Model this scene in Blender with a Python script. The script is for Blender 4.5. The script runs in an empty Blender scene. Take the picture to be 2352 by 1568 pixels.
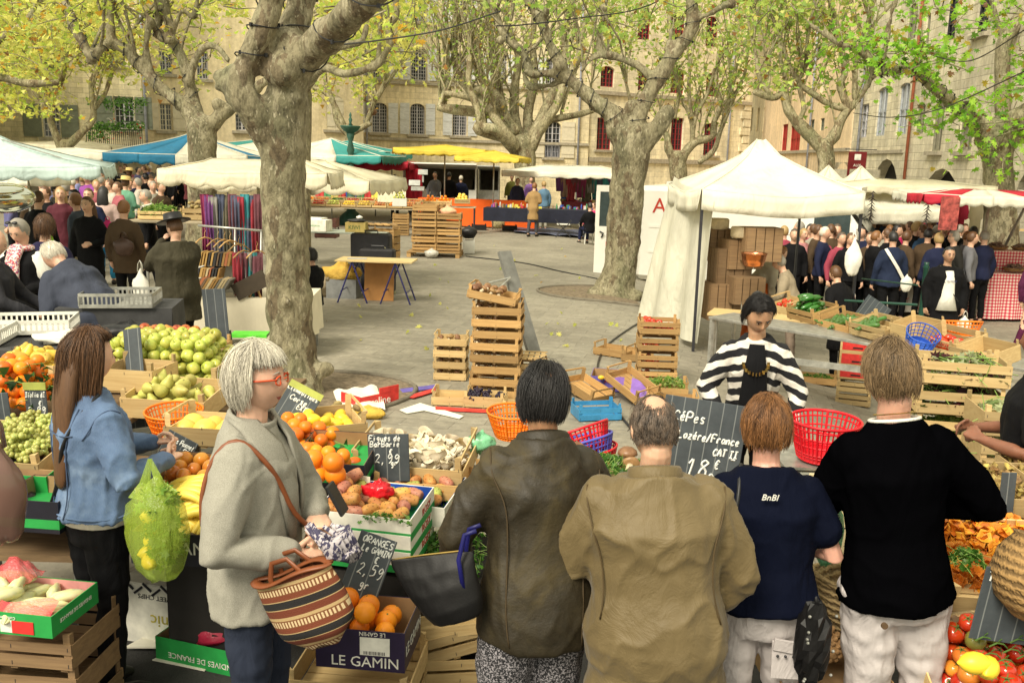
import bpy,bmesh,math,random
import numpy as np
from mathutils import Vector,Matrix,noise
R=math.radians
random.seed(7);rs=np.random.RandomState(7)
SC=bpy.context.scene
COL=SC.collection
# ---------------------------------------------------------------- camera
CAMH,PITCH,ROLL,FPX=2.4,R(11.1),0.025,2124.6
CF=Vector((0,math.cos(PITCH),-math.sin(PITCH)))
_r0,_u0=Vector((1,0,0)),Vector((0,math.sin(PITCH),math.cos(PITCH)))
CR=_r0*math.cos(ROLL)+_u0*math.sin(ROLL)
CU=-_r0*math.sin(ROLL)+_u0*math.cos(ROLL)
CP=Vector((0,0,CAMH))
cam=bpy.data.cameras.new('camera');camo=bpy.data.objects.new('camera',cam);COL.objects.link(camo)
cam.sensor_width=36;cam.lens=FPX/2352*36;cam.clip_start=.05;cam.clip_end=600
m=Matrix((CR,CU,-CF)).transposed().to_4x4();m.translation=CP
camo.matrix_world=m;SC.camera=camo
# ---------------------------------------------------------------- light
w=bpy.data.worlds.new('World');SC.world=w;w.use_nodes=True
nt=w.node_tree;bg=nt.nodes['Background']
SUN_EL,SUN_AZ=R(46),R(212)
sky=nt.nodes.new('ShaderNodeTexSky');sky.sky_type='NISHITA';sky.sun_disc=False
sky.sun_elevation=SUN_EL;sky.sun_rotation=SUN_AZ;sky.dust_density=3.0
mx=nt.nodes.new('ShaderNodeMix');mx.data_type='RGBA';mx.inputs[0].default_value=.72
mx.inputs[7].default_value=(11.5,10.8,8.0,1)
nt.links.new(sky.outputs[0],mx.inputs[6]);nt.links.new(mx.outputs[2],bg.inputs[0])
bg.inputs[1].default_value=.078
sl=bpy.data.lights.new('sun','SUN');sl.energy=2.7;sl.angle=R(24);sl.color=(1,.92,.76)
so=bpy.data.objects.new('sun',sl);COL.objects.link(so)
sd=Vector((math.sin(SUN_AZ)*math.cos(SUN_EL),math.cos(SUN_AZ)*math.cos(SUN_EL),math.sin(SUN_EL)))
so.rotation_euler=sd.to_track_quat('Z','Y').to_euler()
SC.view_settings.view_transform='Standard';SC.view_settings.look='None'
SC.view_settings.exposure=0.80;SC.view_settings.gamma=1
SC.render.engine='CYCLES'
# ---------------------------------------------------------------- pixel -> world
def sstep(t):t=max(0.,min(1.,t));return t*t*(3-2*t)
def gz(x,y):return-.52*sstep((x-1.2)/4.3)*sstep((y-4)/6)
def ray(u,v):return CF+CR*((u-1176)/FPX)-CU*((v-784)/FPX)
def at(u,v,Y):d=ray(u,v);return CP+d*(Y/d.y)
def atz(u,v,z):d=ray(u,v);return CP+d*((z-CAMH)/d.z)
def gnd(u,v):
    z=0
    for _ in range(12):p=atz(u,v,z);z=gz(p.x,p.y)
    return p
def vat(x,y,z):
    d=Vector((x,y,z))-CP;k=d.dot(CF);return(1176+FPX*d.dot(CR)/k,784-FPX*d.dot(CU)/k)
def ppm(Y):return FPX/Y
# ---------------------------------------------------------------- mesh builder
def frames(pts):
    P=[Vector(p)for p in pts];n=len(P);T=[]
    for i in range(n):
        t=P[min(i+1,n-1)]-P[max(i-1,0)]
        T.append(t.normalized()if t.length>1e-9 else Vector((0,0,1)))
    a=Vector((0,0,1))if abs(T[0].z)<.9 else Vector((0,1,0))
    N=(a-T[0]*a.dot(T[0])).normalized();out=[]
    for i in range(n):
        N=(N-T[i]*N.dot(T[i])).normalized();out.append((P[i],T[i],N,T[i].cross(N)))
    return out
class MB:
    def __init__(s):s.v=[];s.f=[];s.mi=[]
    def add(s,vs,fs,M=None,mi=0):
        o=len(s.v)
        s.v+=[tuple(M@Vector(p))for p in vs]if M is not None else[tuple(p)for p in vs]
        s.f+=[tuple(i+o for i in f)for f in fs];s.mi+=[mi]*len(fs);return s
    def box(s,c,d,M=None,mi=0,rz=0,rx=0,ry=0):
        x,y,z=d[0]/2,d[1]/2,d[2]/2
        T=Matrix.Translation(c)@Matrix.Rotation(rz,4,'Z')@Matrix.Rotation(rx,4,'X')@Matrix.Rotation(ry,4,'Y')
        if M is not None:T=M@T
        return s.add([(-x,-y,-z),(x,-y,-z),(x,y,-z),(-x,y,-z),(-x,-y,z),(x,-y,z),(x,y,z),(-x,y,z)],
                     [(0,3,2,1),(4,5,6,7),(0,1,5,4),(1,2,6,5),(2,3,7,6),(3,0,4,7)],T,mi)
    def tube(s,pts,r,n=8,cap=True,mi=0,M=None,flat=1.0,up=None):
        fr=frames(pts);k=len(fr);vs=[];fs=[]
        for i,(p,t,a,b)in enumerate(fr):
            if up is not None:
                a=Vector(up);a=(a-t*a.dot(t)).normalized();b=t.cross(a)
            ri=r[i]if isinstance(r,(list,tuple))else r
            ra,rb=ri if isinstance(ri,(list,tuple))else(ri,ri*flat)
            for j in range(n):
                q=2*math.pi*j/n;vs.append(p+a*(ra*math.cos(q))+b*(rb*math.sin(q)))
        for i in range(k-1):
            for j in range(n):
                j2=(j+1)%n;fs.append((i*n+j,i*n+j2,(i+1)*n+j2,(i+1)*n+j))
        if cap:
            fs.append(tuple(range(n-1,-1,-1)));fs.append(tuple((k-1)*n+j for j in range(n)))
        return s.add(vs,fs,M,mi)
    def limb(s,pts,r,n=10,M=None,mi=0,sub=1):
        pts=[Vector(p)for p in pts]
        rr=[max(q)if isinstance(q,(tuple,list))else q for q in r]
        t0=(pts[0]-pts[1]).normalized();t1=(pts[-1]-pts[-2]).normalized()
        def sc(q,k):return(q[0]*k,q[1]*k)if isinstance(q,(tuple,list))else q*k
        P=[pts[0]+t0*rr[0]*.8,pts[0]+t0*rr[0]*.5]+pts+[pts[-1]+t1*rr[-1]*.5,pts[-1]+t1*rr[-1]*.8]
        Q=[sc(r[0],.3),sc(r[0],.8)]+list(r)+[sc(r[-1],.8),sc(r[-1],.3)]
        return s.tube(P,Q,n,True,mi,M)
    def cyl(s,p0,p1,r0,r1=None,n=10,mi=0,M=None):return s.tube([p0,p1],[r0,r0 if r1 is None else r1],n,True,mi,M)
    def lathe(s,prof,n=16,M=None,mi=0,sx=1,sy=1):
        vs=[];fs=[];k=len(prof)
        for(r,z)in prof:
            for j in range(n):
                q=2*math.pi*j/n;vs.append((r*math.cos(q)*sx,r*math.sin(q)*sy,z))
        for i in range(k-1):
            for j in range(n):
                j2=(j+1)%n;fs.append((i*n+j,i*n+j2,(i+1)*n+j2,(i+1)*n+j))
        fs.append(tuple(range(n-1,-1,-1)));fs.append(tuple((k-1)*n+j for j in range(n)))
        return s.add(vs,fs,M,mi)
    def sph(s,c,r,nu=12,nv=8,M=None,mi=0,fn=None):
        if not isinstance(r,(tuple,list)):r=(r,r,r)
        vs=[(0,0,-1)]
        for i in range(1,nv):
            a=-math.pi/2+math.pi*i/nv
            for j in range(nu):
                q=2*math.pi*j/nu;vs.append((math.cos(a)*math.cos(q),math.cos(a)*math.sin(q),math.sin(a)))
        vs.append((0,0,1));fs=[]
        for j in range(nu):fs.append((0,1+(j+1)%nu,1+j))
        for i in range(nv-2):
            for j in range(nu):
                j2=(j+1)%nu;fs.append((1+i*nu+j,1+i*nu+j2,1+(i+1)*nu+j2,1+(i+1)*nu+j))
        l=len(vs)-1
        for j in range(nu):fs.append((l,1+(nv-2)*nu+j,1+(nv-2)*nu+(j+1)%nu))
        if fn:vs=[fn(Vector(p))for p in vs]
        vs=[(c[0]+p[0]*r[0],c[1]+p[1]*r[1],c[2]+p[2]*r[2])for p in vs]
        return s.add(vs,fs,M,mi)
    def grid(s,fn,nu,nv,mi=0,M=None,th=0):
        vs=[fn(i/nu,j/nv)for j in range(nv+1)for i in range(nu+1)];w1=nu+1
        fs=[(j*w1+i,j*w1+i+1,(j+1)*w1+i+1,(j+1)*w1+i)for j in range(nv)for i in range(nu)]
        return s.add(vs,fs,M,mi)
    def prism(s,poly,d,M=None,mi=0):
        n=len(poly);vs=[(x,0,z)for x,z in poly]+[(x,d,z)for x,z in poly]
        fs=[tuple(range(n)),tuple(range(2*n-1,n-1,-1))]+[(i,i+n,(i+1)%n+n,(i+1)%n)for i in range(n)]
        return s.add(vs,fs,M,mi)
    def mesh(s,name='m'):
        me=bpy.data.meshes.new(name);me.from_pydata(s.v,[],s.f)
        me.polygons.foreach_set('material_index',s.mi);me.update();return me
TMP=bpy.data.scenes.new('tmp')
def baked(me,mods):
    o=bpy.data.objects.new('tmp',me);TMP.collection.objects.link(o)
    for typ,kw in mods:
        md=o.modifiers.new(typ,typ)
        for k,v in kw.items():setattr(md,k,v)
    vl=TMP.view_layers[0];vl.update();dg=vl.depsgraph
    m2=bpy.data.meshes.new_from_object(o.evaluated_get(dg))
    bpy.data.objects.remove(o);bpy.data.meshes.remove(me);return m2
def remesh(me,vox,it=2,fac=.5):
    return baked(me,[('REMESH',dict(mode='VOXEL',voxel_size=vox,use_smooth_shade=True)),('SMOOTH',dict(iterations=it,factor=fac))])
def displace(me,fn):
    n=len(me.vertices);co=np.empty(n*3,'f');me.vertices.foreach_get('co',co);co=co.reshape(-1,3)
    no=np.empty(n*3,'f');me.vertices.foreach_get('normal',no);no=no.reshape(-1,3)
    d=np.array([fn(Vector(c),q)for c,q in zip(co,no)],'f')
    me.vertices.foreach_set('co',(co+no*d[:,None]).ravel());me.update();return me
def obj(name,mb,mats,parent=None,smooth=False,bevel=0,M=None,label=None,sub=0,solid=0):
    me=mb.mesh(name)if isinstance(mb,MB)else mb;ml_=mats if isinstance(mats,(list,tuple))else[mats];mi_=None
    if isinstance(mb,MB)and len(ml_)>1:
        for x in ml_:me.materials.append(x)
        mi_=mb.mi;me.polygons.foreach_set('material_index',mi_)
    if sub or solid or bevel:
        ml=[]
        if solid:ml.append(('SOLIDIFY',dict(thickness=solid,offset=0)))
        if bevel:ml.append(('BEVEL',dict(width=bevel,segments=1)))
        if sub:ml.append(('SUBSURF',dict(levels=sub,render_levels=sub)))
        me=baked(me,ml)
    me.name=name
    if mi_ is None:
        me.materials.clear()
        for x in ml_:me.materials.append(x)
    if smooth:me.polygons.foreach_set('use_smooth',[True]*len(me.polygons))
    o=bpy.data.objects.new(name,me);COL.objects.link(o)
    if parent:o.parent=parent
    if M is not None:o.matrix_local=M
    if label:o['label']=label
    return o
def tag(o,label,cat,group=None,kind=None):
    o['label']=label;o['category']=cat
    if group:o['group']=group
    if kind:o['kind']=kind
    return o
def struct(name,mb,mats,**k):o=obj(name,mb,mats,**k);o['kind']='structure';return o
def thing(name,label,cat,loc=(0,0,0),rz=0,group=None):
    o=bpy.data.objects.new(name,None);COL.objects.link(o);o.empty_display_size=.1
    o.location=loc;o.rotation_euler=(0,0,rz)
    return tag(o,label,cat,group)
def one(name,mb,mats,label,cat,M=None,group=None,**k):
    return tag(obj(name,mb,mats,M=M,**k),label,cat,group)
def dup(root,M=None,label=None,group=None,name=None):
    r=root.copy();COL.objects.link(r)
    if M is not None:r.matrix_world=M
    if label:r['label']=label
    if group:r['group']=group
    for ch in root.children:
        c=ch.copy();COL.objects.link(c);c.parent=r
        for g in ch.children:d=g.copy();COL.objects.link(d);d.parent=c
    return r
def TR(p,rz=0,rx=0,ry=0,s=1):
    return Matrix.Translation(p)@Matrix.Rotation(rz,4,'Z')@Matrix.Rotation(rx,4,'X')@Matrix.Rotation(ry,4,'Y')@Matrix.Scale(s,4)
def facing(p,x,up=(0,0,1)):
    x=Vector(x).normalized();z=Vector(up);z=(z-x*z.dot(x)).normalized();y=z.cross(x)
    m=Matrix((x,y,z)).transposed().to_4x4();m.translation=p;return m
# ---------------------------------------------------------------- materials
_MC={}
def srgb(r,g,b):
    return tuple(((c/255/12.92)if c<=10 else((c/255+.055)/1.055)**2.4)for c in(r,g,b))
class NT:
    def __init__(s,name):
        s.m=bpy.data.materials.new(name);s.m.use_nodes=True;s.t=s.m.node_tree;s.p=s.t.nodes['Principled BSDF']
    def n(s,typ,**k):
        x=s.t.nodes.new('ShaderNode'+typ)
        for a,b in k.items():
            if a.startswith('i_'):
                key=a[2:];key=int(key)if key.isdigit()else key.replace('_',' ')
                x.inputs[key].default_value=b
            else:setattr(x,a,b)
        return x
    def l(s,a,b):s.t.links.new(a,b)
    def coord(s,scale=(1,1,1),rot=(0,0,0),kind='Object'):
        c=s.n('TexCoord');mp=s.n('Mapping');mp.inputs['Scale'].default_value=scale;mp.inputs['Rotation'].default_value=rot
        s.l(c.outputs[kind],mp.inputs[0]);return mp.outputs[0]
    def noise(s,vec,scale,det=4,rough=.6,dist=0):
        x=s.n('TexNoise');x.inputs['Scale'].default_value=scale;x.inputs['Detail'].default_value=det
        x.inputs['Roughness'].default_value=rough;x.inputs['Distortion'].default_value=dist;s.l(vec,x.inputs['Vector']);return x.outputs[0]
    def ramp(s,fac,stops,mode='LINEAR'):
        x=s.n('ValToRGB');cr=x.color_ramp;cr.interpolation=mode
        while len(cr.elements)<len(stops):cr.elements.new(.5)
        for e,(p,c)in zip(cr.elements,stops):e.position=p;e.color=(*c,1)if len(c)==3 else c
        s.l(fac,x.inputs[0]);return x.outputs[0]
    def mix(s,fac,a,b,mode='MIX'):
        x=s.n('Mix');x.data_type='RGBA';x.blend_type=mode
        for i,q in((0,fac),(6,a),(7,b)):
            if isinstance(q,(int,float)):x.inputs[i].default_value=q
            elif isinstance(q,tuple):x.inputs[i].default_value=(*q,1)
            else:s.l(q,x.inputs[i])
        return x.outputs[2]
    def math(s,op,a,b=0):
        x=s.n('Math');x.operation=op
        for i,q in((0,a),(1,b)):
            if isinstance(q,(int,float)):x.inputs[i].default_value=q
            else:s.l(q,x.inputs[i])
        return x.outputs[0]
    def bump(s,h,st=.3,dist=.01):
        x=s.n('Bump');x.inputs['Strength'].default_value=st;x.inputs['Distance'].default_value=dist
        s.l(h,x.inputs['Height']);s.l(x.outputs[0],s.p.inputs['Normal'])
    def col(s,c):
        if isinstance(c,tuple):s.p.inputs['Base Color'].default_value=(*c,1)
        else:s.l(c,s.p.inputs['Base Color'])
    def rough(s,r):
        if isinstance(r,(int,float)):s.p.inputs['Roughness'].default_value=r
        else:s.l(r,s.p.inputs['Roughness'])
def mat(name,c,rough=.7,sc=8,amt=.25,bump=0,bsc=None,metal=0,stretch=(1,1,1),spec=.4,c2=None,sss=0,dist=.01,rnd=0,trans=0,sheen=0):
    key=(name,c)
    if key in _MC:return _MC[key]
    t=NT(name);v=t.coord(stretch);nz=t.noise(v,sc)
    a=tuple(min(1,x*(1-amt))for x in c);b=c2 or tuple(min(1,x*(1+amt*.8))for x in c)
    cc=t.ramp(nz,[(.3,a),(.7,b)])
    if rnd:
        oi=t.n('ObjectInfo');hs=t.n('HueSaturation');s2=t.math('MULTIPLY_ADD',oi.outputs['Random'],rnd);
        s2.node.inputs[2].default_value=1-rnd/2;t.l(s2,hs.inputs['Value'])
        h2=t.math('MULTIPLY_ADD',oi.outputs['Random'],rnd*.08);h2.node.inputs[2].default_value=.5-rnd*.04;t.l(h2,hs.inputs['Hue'])
        t.l(cc,hs.inputs['Color']);cc=hs.outputs[0]
    t.col(cc);t.rough(rough);t.p.inputs['Metallic'].default_value=metal
    t.p.inputs['Specular IOR Level'].default_value=spec
    if sss:t.p.inputs['Subsurface Weight'].default_value=sss;t.p.inputs['Subsurface Scale'].default_value=.01
    if trans:t.p.inputs['Transmission Weight'].default_value=trans
    if sheen:t.p.inputs['Sheen Weight'].default_value=sheen
    if bump:t.bump(t.noise(v,bsc or sc*4),bump,dist)
    _MC[key]=t.m;return t.m
def m_cloth(name,c,amt=.12,fold=.5,rough=.85,spec=.2):
    key=(name,c)
    if key in _MC:return _MC[key]
    t=NT(name);v=t.coord();n1=t.noise(v,3.5,3,.5,.6);n2=t.noise(v,260,2,.5)
    t.col(t.ramp(n1,[(.25,tuple(x*(1-amt)for x in c)),(.75,tuple(min(1,x*(1+amt))for x in c))]))
    vs=t.coord((9,9,3.0));n3=t.noise(vs,1,3,.55,1.2)
    h=t.math('ADD',t.math('MULTIPLY',n3,1.0),t.math('MULTIPLY',n2,.05))
    t.bump(h,fold,.03);t.rough(rough);t.p.inputs['Specular IOR Level'].default_value=spec
    _MC[key]=t.m;return t.m
def m_two(name,fac_fn,rough=.8,bump=0):
    if name in _MC:return _MC[name]
    t=NT(name);c=fac_fn(t);t.col(c);t.rough(rough);_MC[name]=t.m;return t.m
def m_wood(name,c,c2,dark=.0):
    if name in _MC:return _MC[name]
    t=NT(name);v=t.coord();oi=t.n('ObjectInfo');
    av=t.n('VectorMath');av.operation='ADD';cx=t.n('CombineXYZ');s=t.math('MULTIPLY',oi.outputs['Random'],7.)
    t.l(s,cx.inputs[0]);t.l(s,cx.inputs[2]);t.l(v,av.inputs[0]);t.l(cx.outputs[0],av.inputs[1])
    mp=t.n('Mapping');mp.inputs['Scale'].default_value=(2.5,14,38);t.l(av.outputs[0],mp.inputs[0])
    n1=t.noise(mp.outputs[0],1.3,5,.6,.8);n2=t.noise(av.outputs[0],5,3)
    cc=t.ramp(n1,[(.25,c2),(.62,c)])
    cc=t.mix(t.math('MULTIPLY',n2,.3),cc,tuple(x*.62 for x in c2))
    hs=t.n('HueSaturation');vv=t.math('MULTIPLY_ADD',oi.outputs['Random'],.55);vv.node.inputs[2].default_value=.62
    t.l(vv,hs.inputs['Value']);t.l(cc,hs.inputs['Color']);t.col(hs.outputs[0]);t.rough(.72);t.bump(n1,.25,.004)
    _MC[name]=t.m;return t.m
WOOD=m_wood('poplar crate wood',(.54,.34,.13),(.38,.21,.07))
WOODP=m_wood('pale crate wood',(.64,.47,.22),(.48,.32,.13))
WOODD=m_wood('old crate wood',(.27,.17,.08),(.17,.10,.05))
WHITE=mat('white plastic',(.66,.65,.58),.5,amt=.06)
BLACKM=mat('black plastic',(.012,.012,.013),.45,amt=.3)
GREYMET=mat('galvanised metal',(.42,.42,.38),.42,sc=14,amt=.3,metal=.7)
DARKMET=mat('dark painted metal',(.03,.03,.035),.5)
SKIN={}
def skin(c=(.62,.37,.25)):
    if c not in SKIN:
        t=NT('skin');v=t.coord();n1=t.noise(v,14,4);t.col(t.ramp(n1,[(.3,tuple(x*.82 for x in c)),(.7,tuple(min(1,x*1.12)for x in c))]))
        t.rough(.5);t.p.inputs['Subsurface Weight'].default_value=.12;t.p.inputs['Subsurface Scale'].default_value=.008
        t.bump(t.noise(v,220,3),.12,.002);SKIN[c]=t.m
    return SKIN[c]
# ================================================================ ground
def paving():
    t=NT('stone paving');c=t.coord((1,1,1),(0,0,R(13)))
    nz=t.n('TexNoise');nz.inputs['Scale'].default_value=.9;t.l(c,nz.inputs[0])
    vm=t.n('VectorMath');vm.operation='MULTIPLY_ADD';vm.inputs[1].default_value=(.12,.12,.12);t.l(nz.outputs['Color'],vm.inputs[0]);t.l(c,vm.inputs[2])
    b=t.n('TexBrick');b.offset=.43;b.inputs['Scale'].default_value=1;b.inputs['Mortar Size'].default_value=.004
    b.inputs['Mortar Smooth'].default_value=.6;b.inputs['Brick Width'].default_value=.46;b.inputs['Row Height'].default_value=.235
    b.inputs['Color1'].default_value=(.24,.226,.19,1);b.inputs['Color2'].default_value=(.295,.28,.238,1);b.inputs['Mortar'].default_value=(.165,.15,.12,1)
    t.l(vm.outputs[0],b.inputs[0])
    n1=t.noise(c,.35,5,.65);n2=t.noise(c,9,6,.7);n3=t.noise(c,60,3)
    cc=t.mix(1,b.outputs[0],t.ramp(n1,[(.3,(.72,.70,.66)),(.7,(1.16,1.14,1.08))]),'MULTIPLY')
    cc=t.mix(1,cc,t.ramp(n2,[(.35,(.78,.77,.74)),(.62,(1.12,1.1,1.05))]),'MULTIPLY')
    vo=t.n('TexVoronoi');vo.inputs['Scale'].default_value=5;t.l(c,vo.inputs[0])
    cc=t.mix(t.ramp(vo.outputs[0],[(.05,(.8,.8,.8)),(.09,(0,0,0))]),cc,(.42,.40,.33))
    t.col(cc);t.rough(t.ramp(n2,[(.3,(.62,)*3),(.7,(.85,)*3)]))
    h=t.math('ADD',t.math('MULTIPLY',b.outputs[1],-1.0),t.math('MULTIPLY',n2,.8));h=t.math('ADD',h,t.math('MULTIPLY',n3,.25))
    t.bump(h,.55,.012);return t.m
g=MB()
xs=[-90,-50,-30,-20,-14]+[-10+i*.5 for i in range(49)]+[18,24,34,60,90]
ys=[-12,-6,-2]+[i*.5 for i in range(0,45)]+[26,32,40,55,80,130,200]
nx=len(xs)
g.v=[(x,y,gz(x,y))for y in ys for x in xs]
g.f=[(j*nx+i,j*nx+i+1,(j+1)*nx+i+1,(j+1)*nx+i)for j in range(len(ys)-1)for i in range(nx-1)];g.mi=[0]*len(g.f)
struct('ground',g,paving(),smooth=True)
ASP=mat('shade dark asphalt',(.035,.034,.032),.9,sc=3,amt=.35,bump=.6,bsc=70)  # asphalt kept near black so the shade under the stalls sits in its colour
q=MB();q.v=[(x,y,gz(x,y)+.006)for y in(-10,0,2.5,4,4.7)for x in(-9,-4,-1,.5,1.2,2,3,4,6,9)];q.f=[(j*10+i,j*10+i+1,(j+1)*10+i+1,(j+1)*10+i)for j in range(4)for i in range(9)];q.mi=[0]*len(q.f)
struct('dark_asphalt_strip',q,ASP,smooth=True)
SOIL=mat('dry soil',(.20,.155,.10),.95,sc=18,amt=.5,bump=.8,bsc=50)
def treepit(c,rx,ry):
    b=MB();ring=[(c.x+rx*math.cos(a)*(1+.04*math.sin(3*a)),c.y+ry*math.sin(a)*(1+.05*math.cos(2*a)))for a in[2*math.pi*i/40 for i in range(40)]]
    vs=[(c.x,c.y,gz(c.x,c.y)+.035)]+[((c.x+(x-c.x)*.6),(c.y+(y-c.y)*.6),gz(x,y)+.028)for x,y in ring]+[(x,y,gz(x,y)+.008)for x,y in ring]
    n=40;fs=[(0,1+i,1+(i+1)%n)for i in range(n)]+[(1+i,1+n+i,1+n+(i+1)%n,1+(i+1)%n)for i in range(n)]
    b.add(vs,fs);struct('tree_pit_soil',b,SOIL,smooth=True)
    k=MB();k.tube([(x,y,gz(x,y)+.012)for x,y in ring+ring[:1]],.028,5,False);struct('pit_edging',k,mat('kerb stone',(.17,.15,.11),.9,sc=10,bump=.5),smooth=True)
# ================================================================ buildings
def m_stone(name,base,brick=(.9,.32),dirt=.4,mort=.012,vary=.12):
    t=NT(name);c=t.coord((1,1,1),(R(90),0,0))
    n1=t.noise(c,.5,5,.65);n2=t.noise(c,6,6,.7);st=t.coord((3.2,3.2,.35));n3=t.noise(st,1,4,.6)
    b=t.n('TexBrick');b.inputs['Scale'].default_value=1;b.inputs['Brick Width'].default_value=brick[0];b.inputs['Row Height'].default_value=brick[1]
    b.inputs['Mortar Size'].default_value=mort;b.inputs['Mortar Smooth'].default_value=.5
    b.inputs['Color1'].default_value=(*[x*(1-vary)for x in base],1);b.inputs['Color2'].default_value=(*[min(1,x*(1+vary*.7))for x in base],1)
    b.inputs['Mortar'].default_value=(*[x*.72 for x in base],1);t.l(c,b.inputs[0])
    cc=t.mix(1,b.outputs[0],t.ramp(n1,[(.3,(1-dirt,)*3),(.65,(1.1,1.09,1.05))]),'MULTIPLY')
    cc=t.mix(1,cc,t.ramp(n2,[(.3,(.82,.81,.78)),(.65,(1.08,)*3)]),'MULTIPLY')
    cc=t.mix(1,cc,t.ramp(n3,[(.35,(.80,.79,.76)),(.6,(1.04,)*3)]),'MULTIPLY')
    t.col(cc);t.rough(.9);t.bump(t.math('ADD',t.math('MULTIPLY',b.outputs[1],-.8),n2),.5,.02);return t.m
ST_A=m_stone('honey ashlar',(.78,.68,.46),dirt=.25);ST_B=m_stone('pale ashlar',(.82,.75,.55),dirt=.25);ST_C=m_stone('cream rubble',(.80,.71,.50),(.45,.2),.3)
ST_R=m_stone('rough limestone',(.66,.61,.47),(.62,.27),.3,.016,.16);ST_O=m_stone('orange render',(.78,.62,.42),(3,3),.2,0,.03);ST_P=m_stone('yellow render',(.82,.72,.50),(3,3),.2,0,.03)
GLASS=mat('dark window glass',(.035,.04,.045),.12,sc=2,amt=.5,spec=.6)
MIRR=GLASS
SHW=mat('weathered white shutter',(.62,.63,.62),.8,sc=6,amt=.18,stretch=(1,1,4));SHG=mat('grey green shutter',(.17,.185,.14),.8,amt=.15)
SHP=mat('pale cream shutter',(.62,.56,.42),.8,amt=.1);FRW=mat('grey white window frame',(.46,.45,.47),.7);FRR=mat('dark red window frame',(.28,.025,.03),.6)
ROOF=mat('clay tile roof',(.33,.19,.11),.9,sc=5,amt=.4,bump=.6,bsc=12);STSILL=mat('grey stone sill',(.36,.32,.24),.9,amt=.3,bump=.3)
PIPEG=mat('grey downpipe',(.30,.31,.36),.6);PIPER=mat('rusty red downpipe',(.33,.10,.05),.6)
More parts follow.
